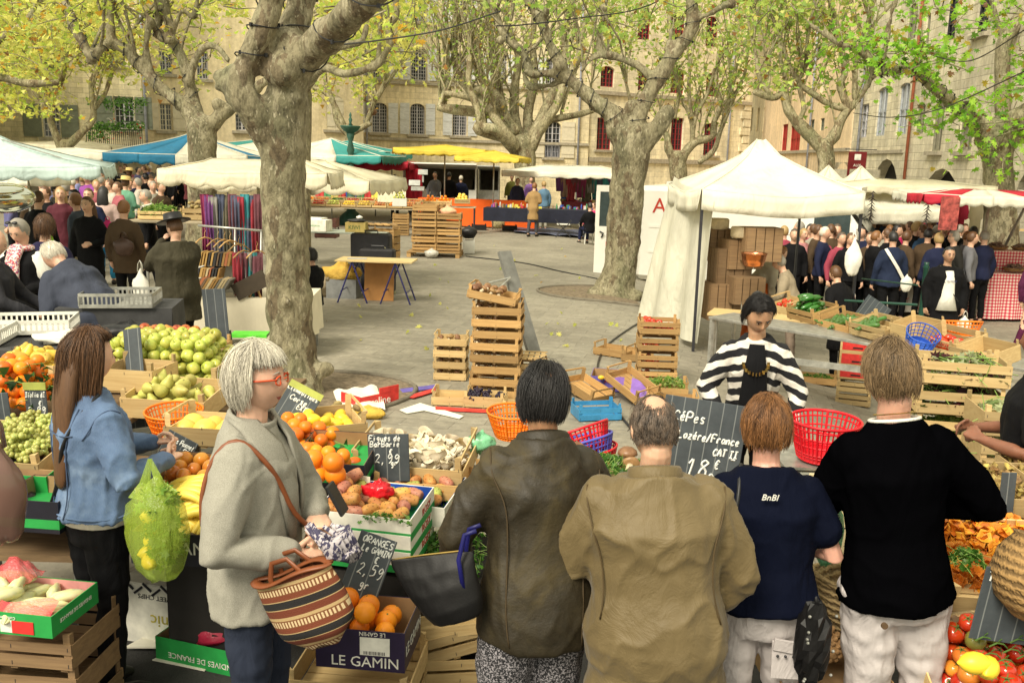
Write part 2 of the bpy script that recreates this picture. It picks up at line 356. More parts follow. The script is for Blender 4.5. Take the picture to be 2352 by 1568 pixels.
class Facade:
    def __init__(s,name,label,p0,ang,length,h,wallmat,z0=-1,roof=True,thick=8):
        s.d=Vector((math.cos(ang),math.sin(ang),0));s.n=Vector((s.d.y,-s.d.x,0));s.p0=Vector((p0[0],p0[1],0));s.L,s.H,s.z0=length,h,z0
        s.root=thing(name,label,'building',s.p0,ang);s.op=[];s.wm=wallmat;s.thick=thick;s.roof=roof
    def uv(s,u,v):
        d=ray(u,v);k=(s.p0-CP).dot(s.n)/d.dot(s.n);q=CP+d*k;return((q-s.p0).dot(s.d),q.z)
    def rect(s,u0,v0,u1,v1):
        a,b=s.uv((u0+u1)/2-abs(u1-u0)/2,(v0+v1)/2),s.uv((u0+u1)/2+abs(u1-u0)/2,(v0+v1)/2);t,bt=s.uv((u0+u1)/2,v0),s.uv((u0+u1)/2,v1)
        return[a[0],b[0],bt[1],t[1]]
    def opening(s,r,arch=0):s.op.append((*r,arch));return r
    def part(s,name,mb,mats,parent=None,**k):return obj(name,mb,mats,parent or s.root,**k)
    def window(s,r,arch=0,nx=4,ny=6,frame=None,shutter=None,sh='side',sill=True,glass=None,deep=.22,shw=None,door=False):
        frame=frame or FRW;a,b,z0,z1=r;s.opening(r,arch);w=b-a
        f=MB();t=.05;yd=deep-.03
        for x in(a+t/2,b-t/2):f.box((x,yd,(z0+z1)/2),(t,.06,z1-z0))
        for z in(z0+t/2,z1-t/2):f.box(((a+b)/2,yd,z),(w-2*t,.058,t))
        f.box(((a+b)/2,yd-.01,(z0+z1)/2),(t*1.3,.05,z1-z0-2*t))
        for i in range(1,nx):
            if i*2!=nx:f.box((a+w*i/nx,yd,(z0+z1)/2),(.026,.04,z1-z0-2*t))
        for j in range(1,ny):f.box(((a+b)/2,yd+.001,z0+(z1-z0)*j/ny),(w-2*t,.037,.026))
        fo=s.part('window',f,frame)
        g=MB();g.box(((a+b)/2,deep+.02,(z0+z1)/2),(w,.012,z1-z0));obj('pane',g,glass or GLASS,fo)
        if sill:q=MB();q.box(((a+b)/2,-.06,z0-.07),(w+.35,.18,.12));s.part('sill',q,STSILL)
        if shutter:
            sw=shw or w/2;cz=(z0+z1)/2
            for sg in(-1,1):
                q=MB()
                xc=(a-sw/2-.04)if sg<0 else(b+sw/2+.04)
                if sh=='closed':xc=(a+b)/2+sg*w/4;
                yy=-.045 if sh!='closed' else .04;ww=sw if sh!='closed' else w/2-.01
                q.box((xc,yy,cz),(ww,.035,z1-z0))
                for zz in(.12,.5,.88):q.box((xc,yy-.027,z0+(z1-z0)*zz),(ww-.04,.02,.09))
                s.part('shutter',q,shutter)
    def build(s,rgh=None):
        m=MB();xs=sorted({0,s.L,*[o[0]for o in s.op],*[o[1]for o in s.op]});zs=sorted({s.z0,s.H,*[o[2]for o in s.op],*[o[3]for o in s.op]})
        xs=[x for x in xs if 0<=x<=s.L];zs=[z for z in zs if s.z0<=z<=s.H]
        for i in range(len(xs)-1):
            for j in range(len(zs)-1):
                cx,cz=(xs[i]+xs[i+1])/2,(zs[j]+zs[j+1])/2
                if any(o[0]<cx<o[1]and o[2]<cz<o[3]for o in s.op):continue
                m.add([(xs[i],0,zs[j]),(xs[i+1],0,zs[j]),(xs[i+1],0,zs[j+1]),(xs[i],0,zs[j+1])],[(0,1,2,3)])
        D=.45
        for(a,b,z0,z1,ar)in s.op:
            m.add([(a,0,z0),(a,D,z0),(a,D,z1),(a,0,z1)],[(0,1,2,3)]);m.add([(b,0,z0),(b,D,z0),(b,D,z1),(b,0,z1)],[(3,2,1,0)])
            m.add([(a,0,z0),(b,0,z0),(b,D,z0),(a,D,z0)],[(0,1,2,3)]);m.add([(a,0,z1),(b,0,z1),(b,D,z1),(a,D,z1)],[(3,2,1,0)])
            if ar:
                n=10;c=(a+b)/2;w=(b-a)/2
                pts=[(c+w*math.cos(math.pi*k/n),z1-ar+ar*math.sin(math.pi*k/n))for k in range(n+1)]
                for k in range(n):
                    (x0,y0),(x1,y1)=pts[k],pts[k+1]
                    m.add([(x0,0,y0),(x1,0,y1),(x1,0,z1),(x0,0,z1)],[(0,3,2,1)])
                    m.add([(x0,0,y0),(x1,0,y1),(x1,D*.9,y1),(x0,D*.9,y0)],[(0,1,2,3)])
        T=s.thick
        m.add([(0,0,s.z0),(0,T,s.z0),(0,T,s.H),(0,0,s.H)],[(3,2,1,0)]);m.add([(s.L,0,s.z0),(s.L,T,s.z0),(s.L,T,s.H),(s.L,0,s.H)],[(0,1,2,3)])
        m.add([(0,T,s.z0),(s.L,T,s.z0),(s.L,T,s.H),(0,T,s.H)],[(3,2,1,0)])
        s.part('wall',m,s.wm)
        if s.roof:
            r=MB();r.add([(-.3,-.6,s.H+.02),(s.L+.3,-.6,s.H+.02),(s.L+.3,T/2,s.H+1.8),(-.3,T/2,s.H+1.8),(s.L+.3,T+.5,s.H+.02),(-.3,T+.5,s.H+.02)],
                            [(0,1,2,3),(3,2,4,5),(0,5,4,1),(0,3,5),(1,4,2)]);s.part('roof',r,ROOF)
            c=MB();c.box((s.L/2,-.25,s.H-.12),(s.L,.5,.22));s.part('cornice',c,STSILL)
    def band(s,z,h=.15,pr=.1,a=None,b=None):c=MB();a=0 if a is None else a;b=s.L if b is None else b;c.box(((a+b)/2,-pr/2,z),(b-a,pr,h));s.part('string_course',c,STSILL)
    def pipe(s,x,z0,z1,m_):c=MB();c.cyl((x,-.1,z0),(x,-.1,z1),.055,n=10);s.part('downpipe',c,m_,smooth=True)
def fac_from(u0,Y0,u1,Y1,v=500):
    a,b=at(u0,v,Y0),at(u1,v,Y1);d=b-a;return(a.x,a.y),math.atan2(d.y,d.x),math.hypot(d.x,d.y)
ZR=lambda u:2.27108
# --- centre building with white shutters
p,a,L=fac_from(838,50,1345,53)
F=Facade('stone_building','honey stone facade with white shutters and small paned arched windows, behind the yellow awning',p,a,L,16,ST_A)
for(u0,v0,u1,v1)in[(855,236,890,305),(942,238,976,309),(1040,246,1073,312)]:F.window(F.rect(u0,v0,u1,v1),.28,6,9,shutter=SHW,shw=.5)
for(u0,v0,u1,v1)in[(857,115,890,180),(944,112,980,185),(1043,122,1072,188)]:F.window(F.rect(u0,v0,u1,v1),.0,6,9,shutter=SHW,shw=.52)
for(u0,v0,u1,v1)in[(857,-10,890,45),(944,-8,980,50),(1043,-8,1072,52)]:F.window(F.rect(u0,v0,u1,v1),.0,6,8,shutter=SHW,shw=.52)
for(u0,v0,u1,v1)in[(1135,125,1165,190),(1135,250,1165,312),(1255,135,1285,200)]:F.window(F.rect(u0,v0,u1,v1),.0,6,8,shutter=SHW,shw=.5)
r=F.rect(1252,279,1288,362);F.window(r,.3,4,6,shutter=SHP,shw=.75,sill=True)
q=MB()
for i in range(9):q.box((r[0]+(r[1]-r[0])*(i+.5)/9,.02,r[2]+.35),(.03,.03,.62))
q.box(((r[0]+r[1])/2,.02,r[2]+.68),(r[1]-r[0],.05,.05));F.part('balcony_rail',q,PIPEG)
z=F.uv(1000,322)[1];F.band(z,.14,.12);F.band(F.uv(1000,194)[1],.14,.12)
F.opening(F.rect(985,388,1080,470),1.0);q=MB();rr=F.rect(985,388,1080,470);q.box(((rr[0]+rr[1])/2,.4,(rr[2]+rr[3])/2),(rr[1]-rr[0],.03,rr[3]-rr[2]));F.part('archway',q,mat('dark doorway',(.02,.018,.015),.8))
F.pipe(F.uv(830+12,300)[0],-.5,14,PIPEG);F.pipe(F.uv(1328,300)[0],-.5,14,PIPEG);F.build()
# --- building with red window frames
p,a,L=fac_from(1346,53.2,1706,60)
F=Facade('stone_building','pale stone facade with dark red window frames, behind the white van',p,a,L,17,ST_B)
for(u0,v0,u1,v1)in[(1371,271,1406,344),(1541,271,1570,345),(1617,283,1648,357)]:F.window(F.rect(u0,v0,u1,v1),0,4,6,FRR,sill=True)
for(u0,v0,u1,v1)in[(1380,152,1412,200),(1466,160,1496,209),(1541,158,1574,215),(1622,168,1652,222)]:F.window(F.rect(u0,v0,u1,v1),.25,4,5,FRR,sill=False)
for(u0,v0,u1,v1)in[(1380,20,1412,85),(1466,25,1496,92),(1541,30,1574,100),(1622,38,1652,108)]:F.window(F.rect(u0,v0,u1,v1),.25,4,5,FRR,sill=False)
F.band(F.uv(1500,222)[1],.2,.16);F.band(F.uv(1500,370)[1],.25,.12)
q=MB()
for i in range(34):q.box((L-.3-(.12 if i%2 else 0),-.05,i*.5),(.6+(.24 if i%2 else 0),.1,.44))
F.part('quoin',q,ST_B);F.pipe(F.uv(1672,300)[0],-.5,14,PIPEG);F.build()
# --- left building with balcony
p,a,L=fac_from(-60,37,340,39)
F=Facade('stone_house','pale stone house with grey green shutters and a planted balcony',p,a,L,14,ST_C)
F.window(F.rect(98,240,137,315),.4,4,5,shutter=SHG,shw=.66);F.window(F.rect(262,222,308,296),0,4,5,shutter=SHG,shw=.66)
for(u0,v0,u1,v1)in[(98,80,137,160),(245,70,285,150),(245,-60,285,20)]:F.window(F.rect(u0,v0,u1,v1),0,4,5,shutter=SHG,shw=.6,sh='closed')
BG=F
F.pipe(F.uv(334,250)[0],-.5,13,PIPEG);F.build()
# --- plain rendered house between them
p,a,L=fac_from(342,41,836,45)
F=Facade('rendered_house','cream rendered house with pale closed shutters between the balcony house and the honey stone facade',p,a,L,14.5,m_stone('cream render',(.76,.65,.44),(4,4),.25,0,.02))
F.window(F.rect(367,238,395,300),0,4,5,mat('cream window frame',(.6,.55,.42)),shutter=SHP,shw=.8)
F.window(F.rect(541,262,572,300),0,4,4,shutter=None);F.window(F.rect(452,118,478,182),0,4,5,shutter=None);F.window(F.rect(366,118,395,170),0,4,5,shutter=None);F.window(F.rect(750,220,790,298),.3,2,3,shutter=SHP,sh='closed')
F.window(F.rect(790-40,70,790,140),.0,2,3,shutter=SHP,sh='closed');F.build()
# --- dark passage house at the far left edge
p,a,L=fac_from(-260,33,-6,34.5)
F=Facade('stone_house','dark brown stone house at the left edge of the square',p,a,L,12,m_stone('brown stone',(.22,.17,.10)));F.build()
# --- arcade building on the right: plane runs almost along the view
TA=.075
def rline(Y):return(11.4+TA*Y)
def fac_r(Y0,Y1):
    a=Vector((rline(Y1),Y1,0));b=Vector((rline(Y0),Y0,0));d=b-a;return(a.x,a.y),math.atan2(d.y,d.x),d.length
p,a,L=fac_r(12,41)
F=Facade('arcade_building','long limestone arcade building with round arches, tall shutters and a rusty red downpipe',p,a,L,17,ST_R);FR=F
def slit(u0,v0,u1,v1,mm,arch=.15,sill=False,frame=None,nx=2,ny=2):
    F.window(F.rect(u0,v0,u1,v1),arch,nx,ny,frame or mm,glass=mm,sill=sill,deep=.12)
SHB=mat('bluish shutter',(.38,.40,.42),.8);SHT=mat('olive taupe shutter',(.24,.225,.16),.8)
slit(2014,202,2036,312,SHB);slit(2063,192,2086,309,SHB);slit(2104,237,2123,308,SHT)
slit(2143,230,2166,347,SHT,0,True);slit(2205,232,2236,347,SHT,0,True)
slit(1936,292,1945,320,GLASS,0,frame=FRW);slit(1977,240,1993,316,SHB,0,frame=FRW,nx=2,ny=4)
slit(2085,10,2106,90,SHT,.4);slit(2126,30,2136,100,SHT,.2);slit(2176,-20,2198,90,GLASS,0,frame=DARKMET,nx=2,ny=6);slit(2246,-20,2272,75,GLASS,0,True,frame=DARKMET,nx=3,ny=6)
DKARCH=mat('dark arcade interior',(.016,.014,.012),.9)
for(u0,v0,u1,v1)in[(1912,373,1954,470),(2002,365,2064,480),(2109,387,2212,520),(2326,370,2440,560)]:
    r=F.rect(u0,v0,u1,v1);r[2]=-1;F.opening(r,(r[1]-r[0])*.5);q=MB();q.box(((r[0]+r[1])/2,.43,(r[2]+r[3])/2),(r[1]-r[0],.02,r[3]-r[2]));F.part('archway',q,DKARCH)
F.band(F.uv(2000,350)[1],.12,.06,0,F.uv(2075,350)[0])
F.pipe(F.uv(2100,250)[0]-.0,-.5,17,PIPER);F.pipe(F.uv(1984,250)[0],-.5,17,PIPEG);F.build()
p,a,L=fac_r(41.2,62)
F=Facade('tall_house','orange rendered tall house with red shutters on the street to the right',p,a,L,15.5,ST_O)
SHRED=mat('red shutter',(.36,.03,.02),.7)
for(u0,v0,u1,v1,mm)in[(1796,286,1808,346,SHRED),(1815,288,1838,346,SHRED),(1805,232,1816,262,SHG),(1840,215,1850,245,SHP),(1853,110,1860,135,SHG),(1876,108,1884,138,SHG),(1863,170,1872,214,SHP),(1885,160,1893,214,SHP),(1862,275,1870,300,SHG),(1884,272,1893,300,SHG)]:
    slit(u0,v0,u1,v1,mm,0)
F.pipe(F.uv(1864,300)[0],-.5,14,PIPEG);F.band(F.uv(1830,349)[1]);F.build()
p,a,L=fac_r(62.3,110)
F=Facade('street_houses','yellow rendered houses receding down the street behind the tent peak',p,a,L,15,ST_P)
for(u0,u1)in[(1724,1729),(1739,1744),(1752,1758),(1770,1776),(1784,1792)]:
    slit(u0,248,u1,302,SHP if u0<1765 else SHG,0);slit(u0,180,u1,222,SHP,0)
F.build()
def text(s,size,mats,parent=None,M=None,name='lettering',ext=.002,shear=0,align='CENTER',bold=0,sx=1):
    c=bpy.data.curves.new('t','FONT');c.body=s;c.size=size;c.extrude=ext;c.shear=shear;c.align_x=align;c.align_y='CENTER';c.offset=bold;c.resolution_u=2
    o=bpy.data.objects.new('t',c);TMP.collection.objects.link(o);vl=TMP.view_layers[0];vl.update()
    me=bpy.data.meshes.new_from_object(o.evaluated_get(vl.depsgraph));bpy.data.objects.remove(o)
    if sx!=1:me.transform(Matrix.Scale(sx,4,(1,0,0)))
    return obj(name,me,mats,parent,M=M)
RX90=Matrix.Rotation(R(90),4,'X')
LETW=mat('white lettering',(.75,.74,.66),.6);LETG=mat('green lettering',(.1,.4,.12),.6)
r=FR.rect(2160,440,2196,460);text('A CÔTÉ',.34,LETW,FR.root,Matrix.Translation(((r[0]+r[1])/2,.36,(r[2]+r[3])/2+.1))@RX90)
# ================================================================ balcony of the left house
r=BG.rect(205,300,330,345);root=BG.root
b=MB();b.box(((r[0]+r[1])/2,-.45,r[2]-.1),(r[1]-r[0]+.3,.9,.2));bal=obj('balcony',b,STSILL,root)
b=MB()
for i in range(28):x=r[0]+(r[1]-r[0])*i/27;b.box((x,-.86,(r[2]+r[3])/2),(.025,.025,r[3]-r[2]))
b.box(((r[0]+r[1])/2,-.86,r[3]+.02),(r[1]-r[0]+.05,.05,.05));obj('balcony_rail',b,DARKMET,bal)
# ================================================================ plane trees
def m_bark(name,dark=1.0,sc=1.0):
    t=NT(name);c=t.coord((sc*5,sc*5,sc*2.4));nz=t.noise(c,1.2,5,.65,1.0);n2=t.noise(c,4,5,.7);n3=t.noise(t.coord((sc,sc,sc*.35)),1.3,3)
    vo=t.n('TexVoronoi');vo.inputs['Scale'].default_value=1.6;dv=t.n('VectorMath');dv.operation='MULTIPLY_ADD';dv.inputs[1].default_value=(.9,.9,.9)
    q=t.n('TexNoise');q.inputs['Scale'].default_value=2.5;q.inputs['Detail'].default_value=4;t.l(c,q.inputs[0]);t.l(q.outputs['Color'],dv.inputs[0]);t.l(c,dv.inputs[2]);t.l(dv.outputs[0],vo.inputs[0])
    k=dark;S=lambda*x:tuple(i*k for i in x)
    base=t.ramp(n3,[(.3,S(.20,.185,.10)),(.5,S(.40,.35,.21)),(.7,S(.27,.27,.145))])
    sp=t.n('SeparateColor');t.l(vo.outputs['Color'],sp.inputs[0])
    cc=t.mix(t.ramp(sp.outputs[0],[(.80,(0,0,0)),(.86,(.6,)*3)]),base,S(.58,.52,.34))
    cc=t.mix(t.ramp(sp.outputs[1],[(.80,(0,0,0)),(.86,(.6,)*3)]),cc,S(.15,.09,.045))
    cc=t.mix(1,cc,t.ramp(n2,[(.34,(.42,.40,.36)),(.56,(1.1,)*3)]),'MULTIPLY')
    fl=t.noise(t.coord((sc*14,sc*14,sc*5)),2,3,.5);cc=t.mix(t.ramp(fl,[(.62,(0,0,0)),(.66,(.75,)*3)]),cc,S(.62,.56,.38))
    t.col(cc);t.rough(.85);t.bump(t.math('ADD',nz,t.math('MULTIPLY',n2,.9)),.9,.03);return t.m
BARK=m_bark('plane bark',.62,1.1);BARKF=m_bark('pale plane bark',.85,.9)
def m_leaf(name):
    t=NT(name);a=t.n('Attribute');a.attribute_name='tint';nz=t.noise(t.coord(),30,2)
    cc=t.mix(1,a.outputs[0],t.ramp(nz,[(.3,(.75,)*3),(.7,(1.15,)*3)]),'MULTIPLY')
    t.col(cc);t.rough(.5);tr=t.n('BsdfTranslucent');t.l(cc,tr.inputs[0]);mx=t.n('MixShader');mx.inputs[0].default_value=.58
    out=t.t.nodes['Material Output'];t.l(t.p.outputs[0],mx.inputs[1]);t.l(tr.outputs[0],mx.inputs[2]);t.l(mx.outputs[0],out.inputs[0]);return t.m
LEAF=m_leaf('plane leaf')
def _leafshape(fine):
    if fine:
        a=[(-90,.12),(-50,.62),(-20,.5),(0,.95),(25,.5),(50,.9),(68,.5),(90,1.05),(112,.5),(130,.9),(155,.5),(180,.95),(200,.5),(230,.62)]
    else:a=[(-90,.15),(-25,.85),(35,.6),(90,1.05),(145,.6),(205,.85)]
    pts=[(0,0,0)]+[(r*math.cos(R(q)),r*math.sin(R(q)),-.22*abs(math.cos(R(q)))*r)for q,r in a]
    n=len(a);return np.array(pts,'f')*.5,[(0,1+i,1+(i+1)%n)for i in range(n)]
LS={True:_leafshape(True),False:_leafshape(False)}
def leaves(name,anchors,size,parent,pal,fine=False,spread=.12,droop=.5,seed=1,mat_=None):
    r=np.random.RandomState(seed);P=np.array(anchors,'f');n=len(P);P=P+r.normal(0,spread,P.shape).astype('f')
    V,Fc=LS[fine];k=len(V)
    ax=r.normal(0,1,(n,3));ax[:,2]=np.abs(ax[:,2])*.9+.25;Z=ax/np.linalg.norm(ax,axis=1)[:,None]
    y=r.normal(0,1,(n,3));y[:,2]-=droop;y-=Z*(y*Z).sum(1)[:,None];Y=y/np.linalg.norm(y,axis=1)[:,None];X=np.cross(Y,Z)
    s=(size*r.uniform(.6,1.25,n))[:,None,None]
    W=(V[None,:,0:1]*X[:,None]+V[None,:,1:2]*Y[:,None]+V[None,:,2:3]*Z[:,None])*s+P[:,None]
    me=bpy.data.meshes.new(name);nf=len(Fc);F=(np.array(Fc)[None]+(np.arange(n)*k)[:,None,None]).reshape(-1,3)
    me.vertices.add(n*k);me.vertices.foreach_set('co',W.ravel().astype('f'));me.loops.add(len(F)*3);me.loops.foreach_set('vertex_index',F.ravel().astype('i'))
    me.polygons.add(len(F));me.polygons.foreach_set('loop_start',np.arange(len(F))*3);me.polygons.foreach_set('loop_total',np.full(len(F),3))
    pw=np.array([p[1]for p in pal]);pc=np.array([p[0]for p in pal],'f');idx=r.choice(len(pal),n,p=pw/pw.sum())
    c=pc[idx]*r.uniform(.7,1.25,(n,1));C=np.ones((n*k,4),'f');C[:,:3]=np.repeat(c,k,0)
    at_=me.color_attributes.new('tint','FLOAT_COLOR','POINT');at_.data.foreach_set('color',C.ravel());me.update(calc_edges=True)
    return obj(name,me,mat_ or LEAF,parent)
YG=[((.66,.70,.14),6),((.78,.76,.20),5),((.46,.60,.10),4),((.70,.42,.05),1),((.38,.18,.04),.4)]
YG2=[((.50,.64,.14),5),((.68,.72,.20),4),((.34,.52,.11),6),((.58,.40,.08),.8),((.32,.15,.04),.6)]
GR=[((.30,.62,.05),6),((.42,.68,.08),5),((.16,.36,.04),2),((.46,.36,.05),.8),((.28,.13,.04),.4)]
def crm(pts,sub=4):
    out=[];n=len(pts)
    for i in range(n-1):
        p0,p1,p2,p3=pts[max(i-1,0)],pts[i],pts[i+1],pts[min(i+2,n-1)]
        for j in range(sub):
            t=j/sub;out.append(tuple(.5*((2*b)+(c-a)*t+(2*a-5*b+4*c-d)*t*t+(3*b-a-3*c+d)*t**3)for a,b,c,d in zip(p0,p1,p2,p3)))
    out.append(tuple(pts[-1]));return out
class Tree:
    def __init__(s,label,base,Y,seed,bark=BARK,group='plane trees in the square'):
        s.root=thing('plane_tree',label,'tree',base,0,group);s.b=base;s.m=MB();s.tw=MB();s.rnd=random.Random(seed);s.an=[];s.Y=Y;s.bark=bark;s.seed=seed
    def limb(s,pts,n=12,lump=.10,knots=True):
        w=[];k_={3:.84,11:.80}.get(s.seed,.88)
        for(u,v,Y,wd)in pts:wd*=k_;p=at(u,v,Y);w.append((p.x-s.b.x,p.y-s.b.y,p.z-s.b.z,wd/2/ppm(Y)))
        if not s.m.v and abs(w[0][0])<1.5:
            gzz=gz(w[0][0]+s.b.x,w[0][1]+s.b.y)-s.b.z-.15
            if w[0][2]>gzz+.3:w.insert(0,(w[0][0],w[0][1],gzz,w[0][3]*1.2))
        c=crm(w,4);ph=s.rnd.random()*20
        rr=[max(.006,q[3]*(1+lump*noise.noise(Vector((ph,i*.55,0)))*2))for i,q in enumerate(c)]
        s.m.limb([q[:3]for q in c],rr,n);s.last=c;return c
    def knob(s,u,v,Y,wd,k=(1,1,1)):
        p=at(u,v,Y)-s.b;r=wd/2/ppm(Y)*.84;s.m.sph(p,(r*k[0],r*k[1],r*k[2]),14,10)
    def grow(s,p,d,r,L,depth,spread=.5,up=.25,leafn=3,seg=.35):
        rd=s.rnd;pts=[p];rr=[r];d=d.normalized();n=max(2,int(L/seg))
        for i in range(n):
            d=(d+Vector((rd.gauss(0,.16),rd.gauss(0,.16),rd.gauss(0,.1)+up*.12))).normalized();p=p+d*seg
            pts.append(p);rr.append(max(.006,r*(1-.6*(i+1)/n)))
            if depth>0 and rd.random()<.5 and i>0:
                a=Vector((rd.gauss(0,1),rd.gauss(0,1),rd.gauss(0,.6)));a=(a-d*a.dot(d)).normalized()
                s.grow(p,d*math.cos(spread)+a*math.sin(spread)+Vector((0,0,up*.5)),rr[-1]*.6,L*rd.uniform(.4,.7),depth-1,spread,up,leafn,seg)
            if depth<=1:
                for _ in range(leafn):s.an.append(tuple(p+Vector((rd.gauss(0,.16),rd.gauss(0,.16),rd.gauss(0,.14)))))
        s.tw.tube(pts,rr,5,False)
    def shoots(s,c,lens,r0=.03,n=4,depth=1,side=.5,leafn=3,i0=.3,up=.9):
        rd=s.rnd
        for _ in range(n):
            q=c[min(len(c)-1,int(len(c)*rd.uniform(i0,1)))]
            s.grow(Vector(q[:3]),Vector((rd.gauss(0,side),rd.gauss(0,side),up)),min(r0,q[3]*.7),rd.uniform(*lens),depth,.5,.3,leafn)
    def cloud(s,boxes):
        rd=s.rnd
        for(u0,v0,u1,v1,Y0,Y1,n,k)in boxes:
            for _ in range(n):
                Y=rd.uniform(Y0,Y1);p=at(rd.uniform(u0,u1),rd.uniform(v0,v1),Y)-s.b;d=Vector((rd.gauss(0,1),rd.gauss(0,1),rd.gauss(.1,.5))).normalized()
                pts=[p];
                for i in range(3):d=(d+Vector((rd.gauss(0,.3),rd.gauss(0,.3),rd.gauss(0,.2)))).normalized();pts.append(pts[-1]+d*.28)
                s.tw.tube(pts,[.014,.011,.009,.006],4,False)
                for q in pts:
                    for _ in range(k):s.an.append(tuple(q+Vector((rd.gauss(0,.17),rd.gauss(0,.17),rd.gauss(0,.13)))))
    def finish(s,vox=None,leaf=.17,pal=YG,fine=False,disp=.03,fs=3.2):
        me=s.m.mesh()
        if vox:
            me=remesh(me,vox,3);sd=Vector((s.seed,0,0))
            me=displace(me,lambda c,n:disp*(noise.noise(c*fs+sd)*1.0+noise.noise(c*fs*2.7)*.55+noise.noise(Vector((c.x*11,c.y*11,c.z*5)))*.28))
        obj('trunk',me,s.bark,s.root,smooth=True)
        if s.tw.v:obj('twigs',s.tw,s.bark,s.root,smooth=True)
        if s.an:leaves('crown',s.an,leaf,s.root,pal,fine,.05,seed=s.seed)
        return s.root
def fairy(c,n,rad,parent,root):
    pts=[];turns=n;N=n*14;k=len(c)-1;fr=frames([q[:3]for q in c])
    for i in range(N+1):
        t=i/N*k;j=min(int(t),k-1);f=t-j;p=fr[j][0].lerp(fr[j+1][0],f);r=c[j][3]*(1-f)+c[j+1][3]*f
        a=i/14*2*math.pi+.4*math.sin(i*.3);pts.append(p+(fr[j][2]*math.cos(a)+fr[j][3]*math.sin(a))*(r+.02))
    m=MB();m.tube(pts,rad,5,False)
    for i in range(0,len(pts),5):q=pts[i];m.box(q,(rad*4,rad*3,rad*5),rz=i)
    return obj('light_string',m,BLACKM,parent)
def base_of(u,v):return gnd(u,v)
# --- tree A: the big near trunk
b=base_of(678,905);Y=b.y;treepit(Vector((b.x+.05,b.y+.1,0)),1.15,.95)
T=Tree('massive near plane tree with a swollen fork, left of the trestle table',b,Y,3)
T.limb([(678,925,Y,190),(677,870,Y,150),(670,800,Y,124),(664,700,Y,124),(659,600,Y,122),(655,500,Y,122),(651,400,Y,122),(648,320,Y,128),(652,250,Y,120),(664,190,Y,112),(658,150,Y,116),(668,100,Y,92)],18,.03)
T.limb([(664,260,Y,96),(668,190,Y,104),(664,155,Y,108),(700,128,Y-.1,92),(742,92,Y-.3,86),(790,45,Y-.6,80),(850,-5,Y-.9,76),(930,-70,Y-1.3,66)],16,.05)
cR=T.last
T.limb([(655,160,Y,96),(668,105,Y+.1,84),(684,40,Y+.2,76),(696,-30,Y+.3,70),(705,-120,Y+.5,60)],16,.04)
c2=T.last
T.limb([(636,360,Y,84),(606,300,Y-.1,84),(574,245,Y-.2,80),(552,200,Y-.2,76),(566,150,Y-.2,66),(590,95,Y-.2,64),(614,30,Y-.2,64),(632,-50,Y-.2,60),(640,-130,Y-.2,50)],16,.05)
cL=T.last
for(u,v,w_)in[(528,190,62),(508,175,40),(540,168,54),(505,200,32),(530,222,36),(562,180,60),(658,160,106),(625,175,50),(690,150,60),(752,640,26),(686,226,36),(750,735,22),(645,690,30)]:T.knob(u,v,Y-.12 if u<600 else Y-.15,w_)
T.knob(660,690,Y-.26,26);T.knob(745,850,Y,50);T.knob(612,880,Y-.1,60);T.knob(700,900,Y-.3,60)
fairy(cR[10:],3,.007,T.root,0);fairy(cL[16:],4,.007,T.root,0);fairy(c2[4:],3,.007,T.root,0)
T.finish(.035,.17,YG,True,.032)
T.rnd.seed(5)
# --- tree B: the centre trunk
b=base_of(1408,678);Y=b.y;treepit(Vector((b.x+.1,b.y,0)),1.5,1.1)
T=Tree('plane tree with thick wound limbs standing in a round soil pit beside the white van',b,Y,11)
T.limb([(1408,690,Y,150),(1412,660,Y,118),(1424,620,Y,98),(1430,560,Y,98),(1437,480,Y,100),(1444,400,Y,100),(1448,350,Y,108),(1452,310,Y,104)],18,.03)
for(u,v,w_)in[(1368,672,46),(1352,688,30),(1392,690,46),(1420,694,50),(1448,688,50),(1462,678,40)]:T.knob(u,v,Y-.2,w_,(1,1,.8))
T.limb([(1440,345,Y,70),(1420,300,Y,66),(1406,262,Y,54),(1365,233,Y,42),(1322,192,Y,36),(1292,165,Y,38),(1282,140,Y,34),(1265,103,Y,28),(1243,49,Y,30),(1222,14,Y,28),(1196,-40,Y,26)],14,.06)
cL=T.last
T.limb([(1290,172,Y,28),(1250,168,Y+.1,24),(1219,168,Y+.2,26),(1203,127,Y+.3,26),(1174,98,Y+.3,22),(1150,66,Y+.4,20),(1140,20,Y+.5,16)],12,.08);c3=T.last
T.limb([(1296,186,Y,18),(1262,196,Y+.3,16),(1222,200,Y+.5,18),(1206,178,Y+.7,14),(1200,140,Y+.7,10)],10,.1)
T.limb([(1454,320,Y,70),(1464,272,Y,54),(1484,230,Y,46),(1514,176,Y,44),(1549,122,Y,40),(1580,82,Y,38),(1593,41,Y,38),(1586,-10,Y,36),(1580,-80,Y,30)],14,.05);cR=T.last
T.limb([(1594,44,Y,20),(1625,34,Y-.1,20),(1655,18,Y-.1,20),(1682,8,Y-.1,18)],10,.1);T.knob(1680,9,Y-.1,26)
T.limb([(1466,340,Y,60),(1500,308,Y-.1,52),(1528,268,Y-.1,48),(1534,256,Y-.1,34)],12,.08)
T.limb([(1496,176,Y,22),(1468,154,Y+.1,24),(1433,138,Y+.2,22),(1398,127,Y+.2,22),(1370,128,Y+.2,20),(1345,150,Y+.2,16),(1336,164,Y+.2,14)],12,.1);c4=T.last
T.limb([(1372,120,Y+.2,14),(1369,60,Y+.3,9),(1373,0,Y+.3,8),(1375,-60,Y+.3,6)],8);T.limb([(1380,118,Y+.2,14),(1385,60,Y+.2,12),(1388,24,Y+.2,15),(1400,-20,Y+.2,8)],8)
T.limb([(1530,118,Y,12),(1544,70,Y,10),(1548,40,Y,8),(1544,-30,Y,7)],8)
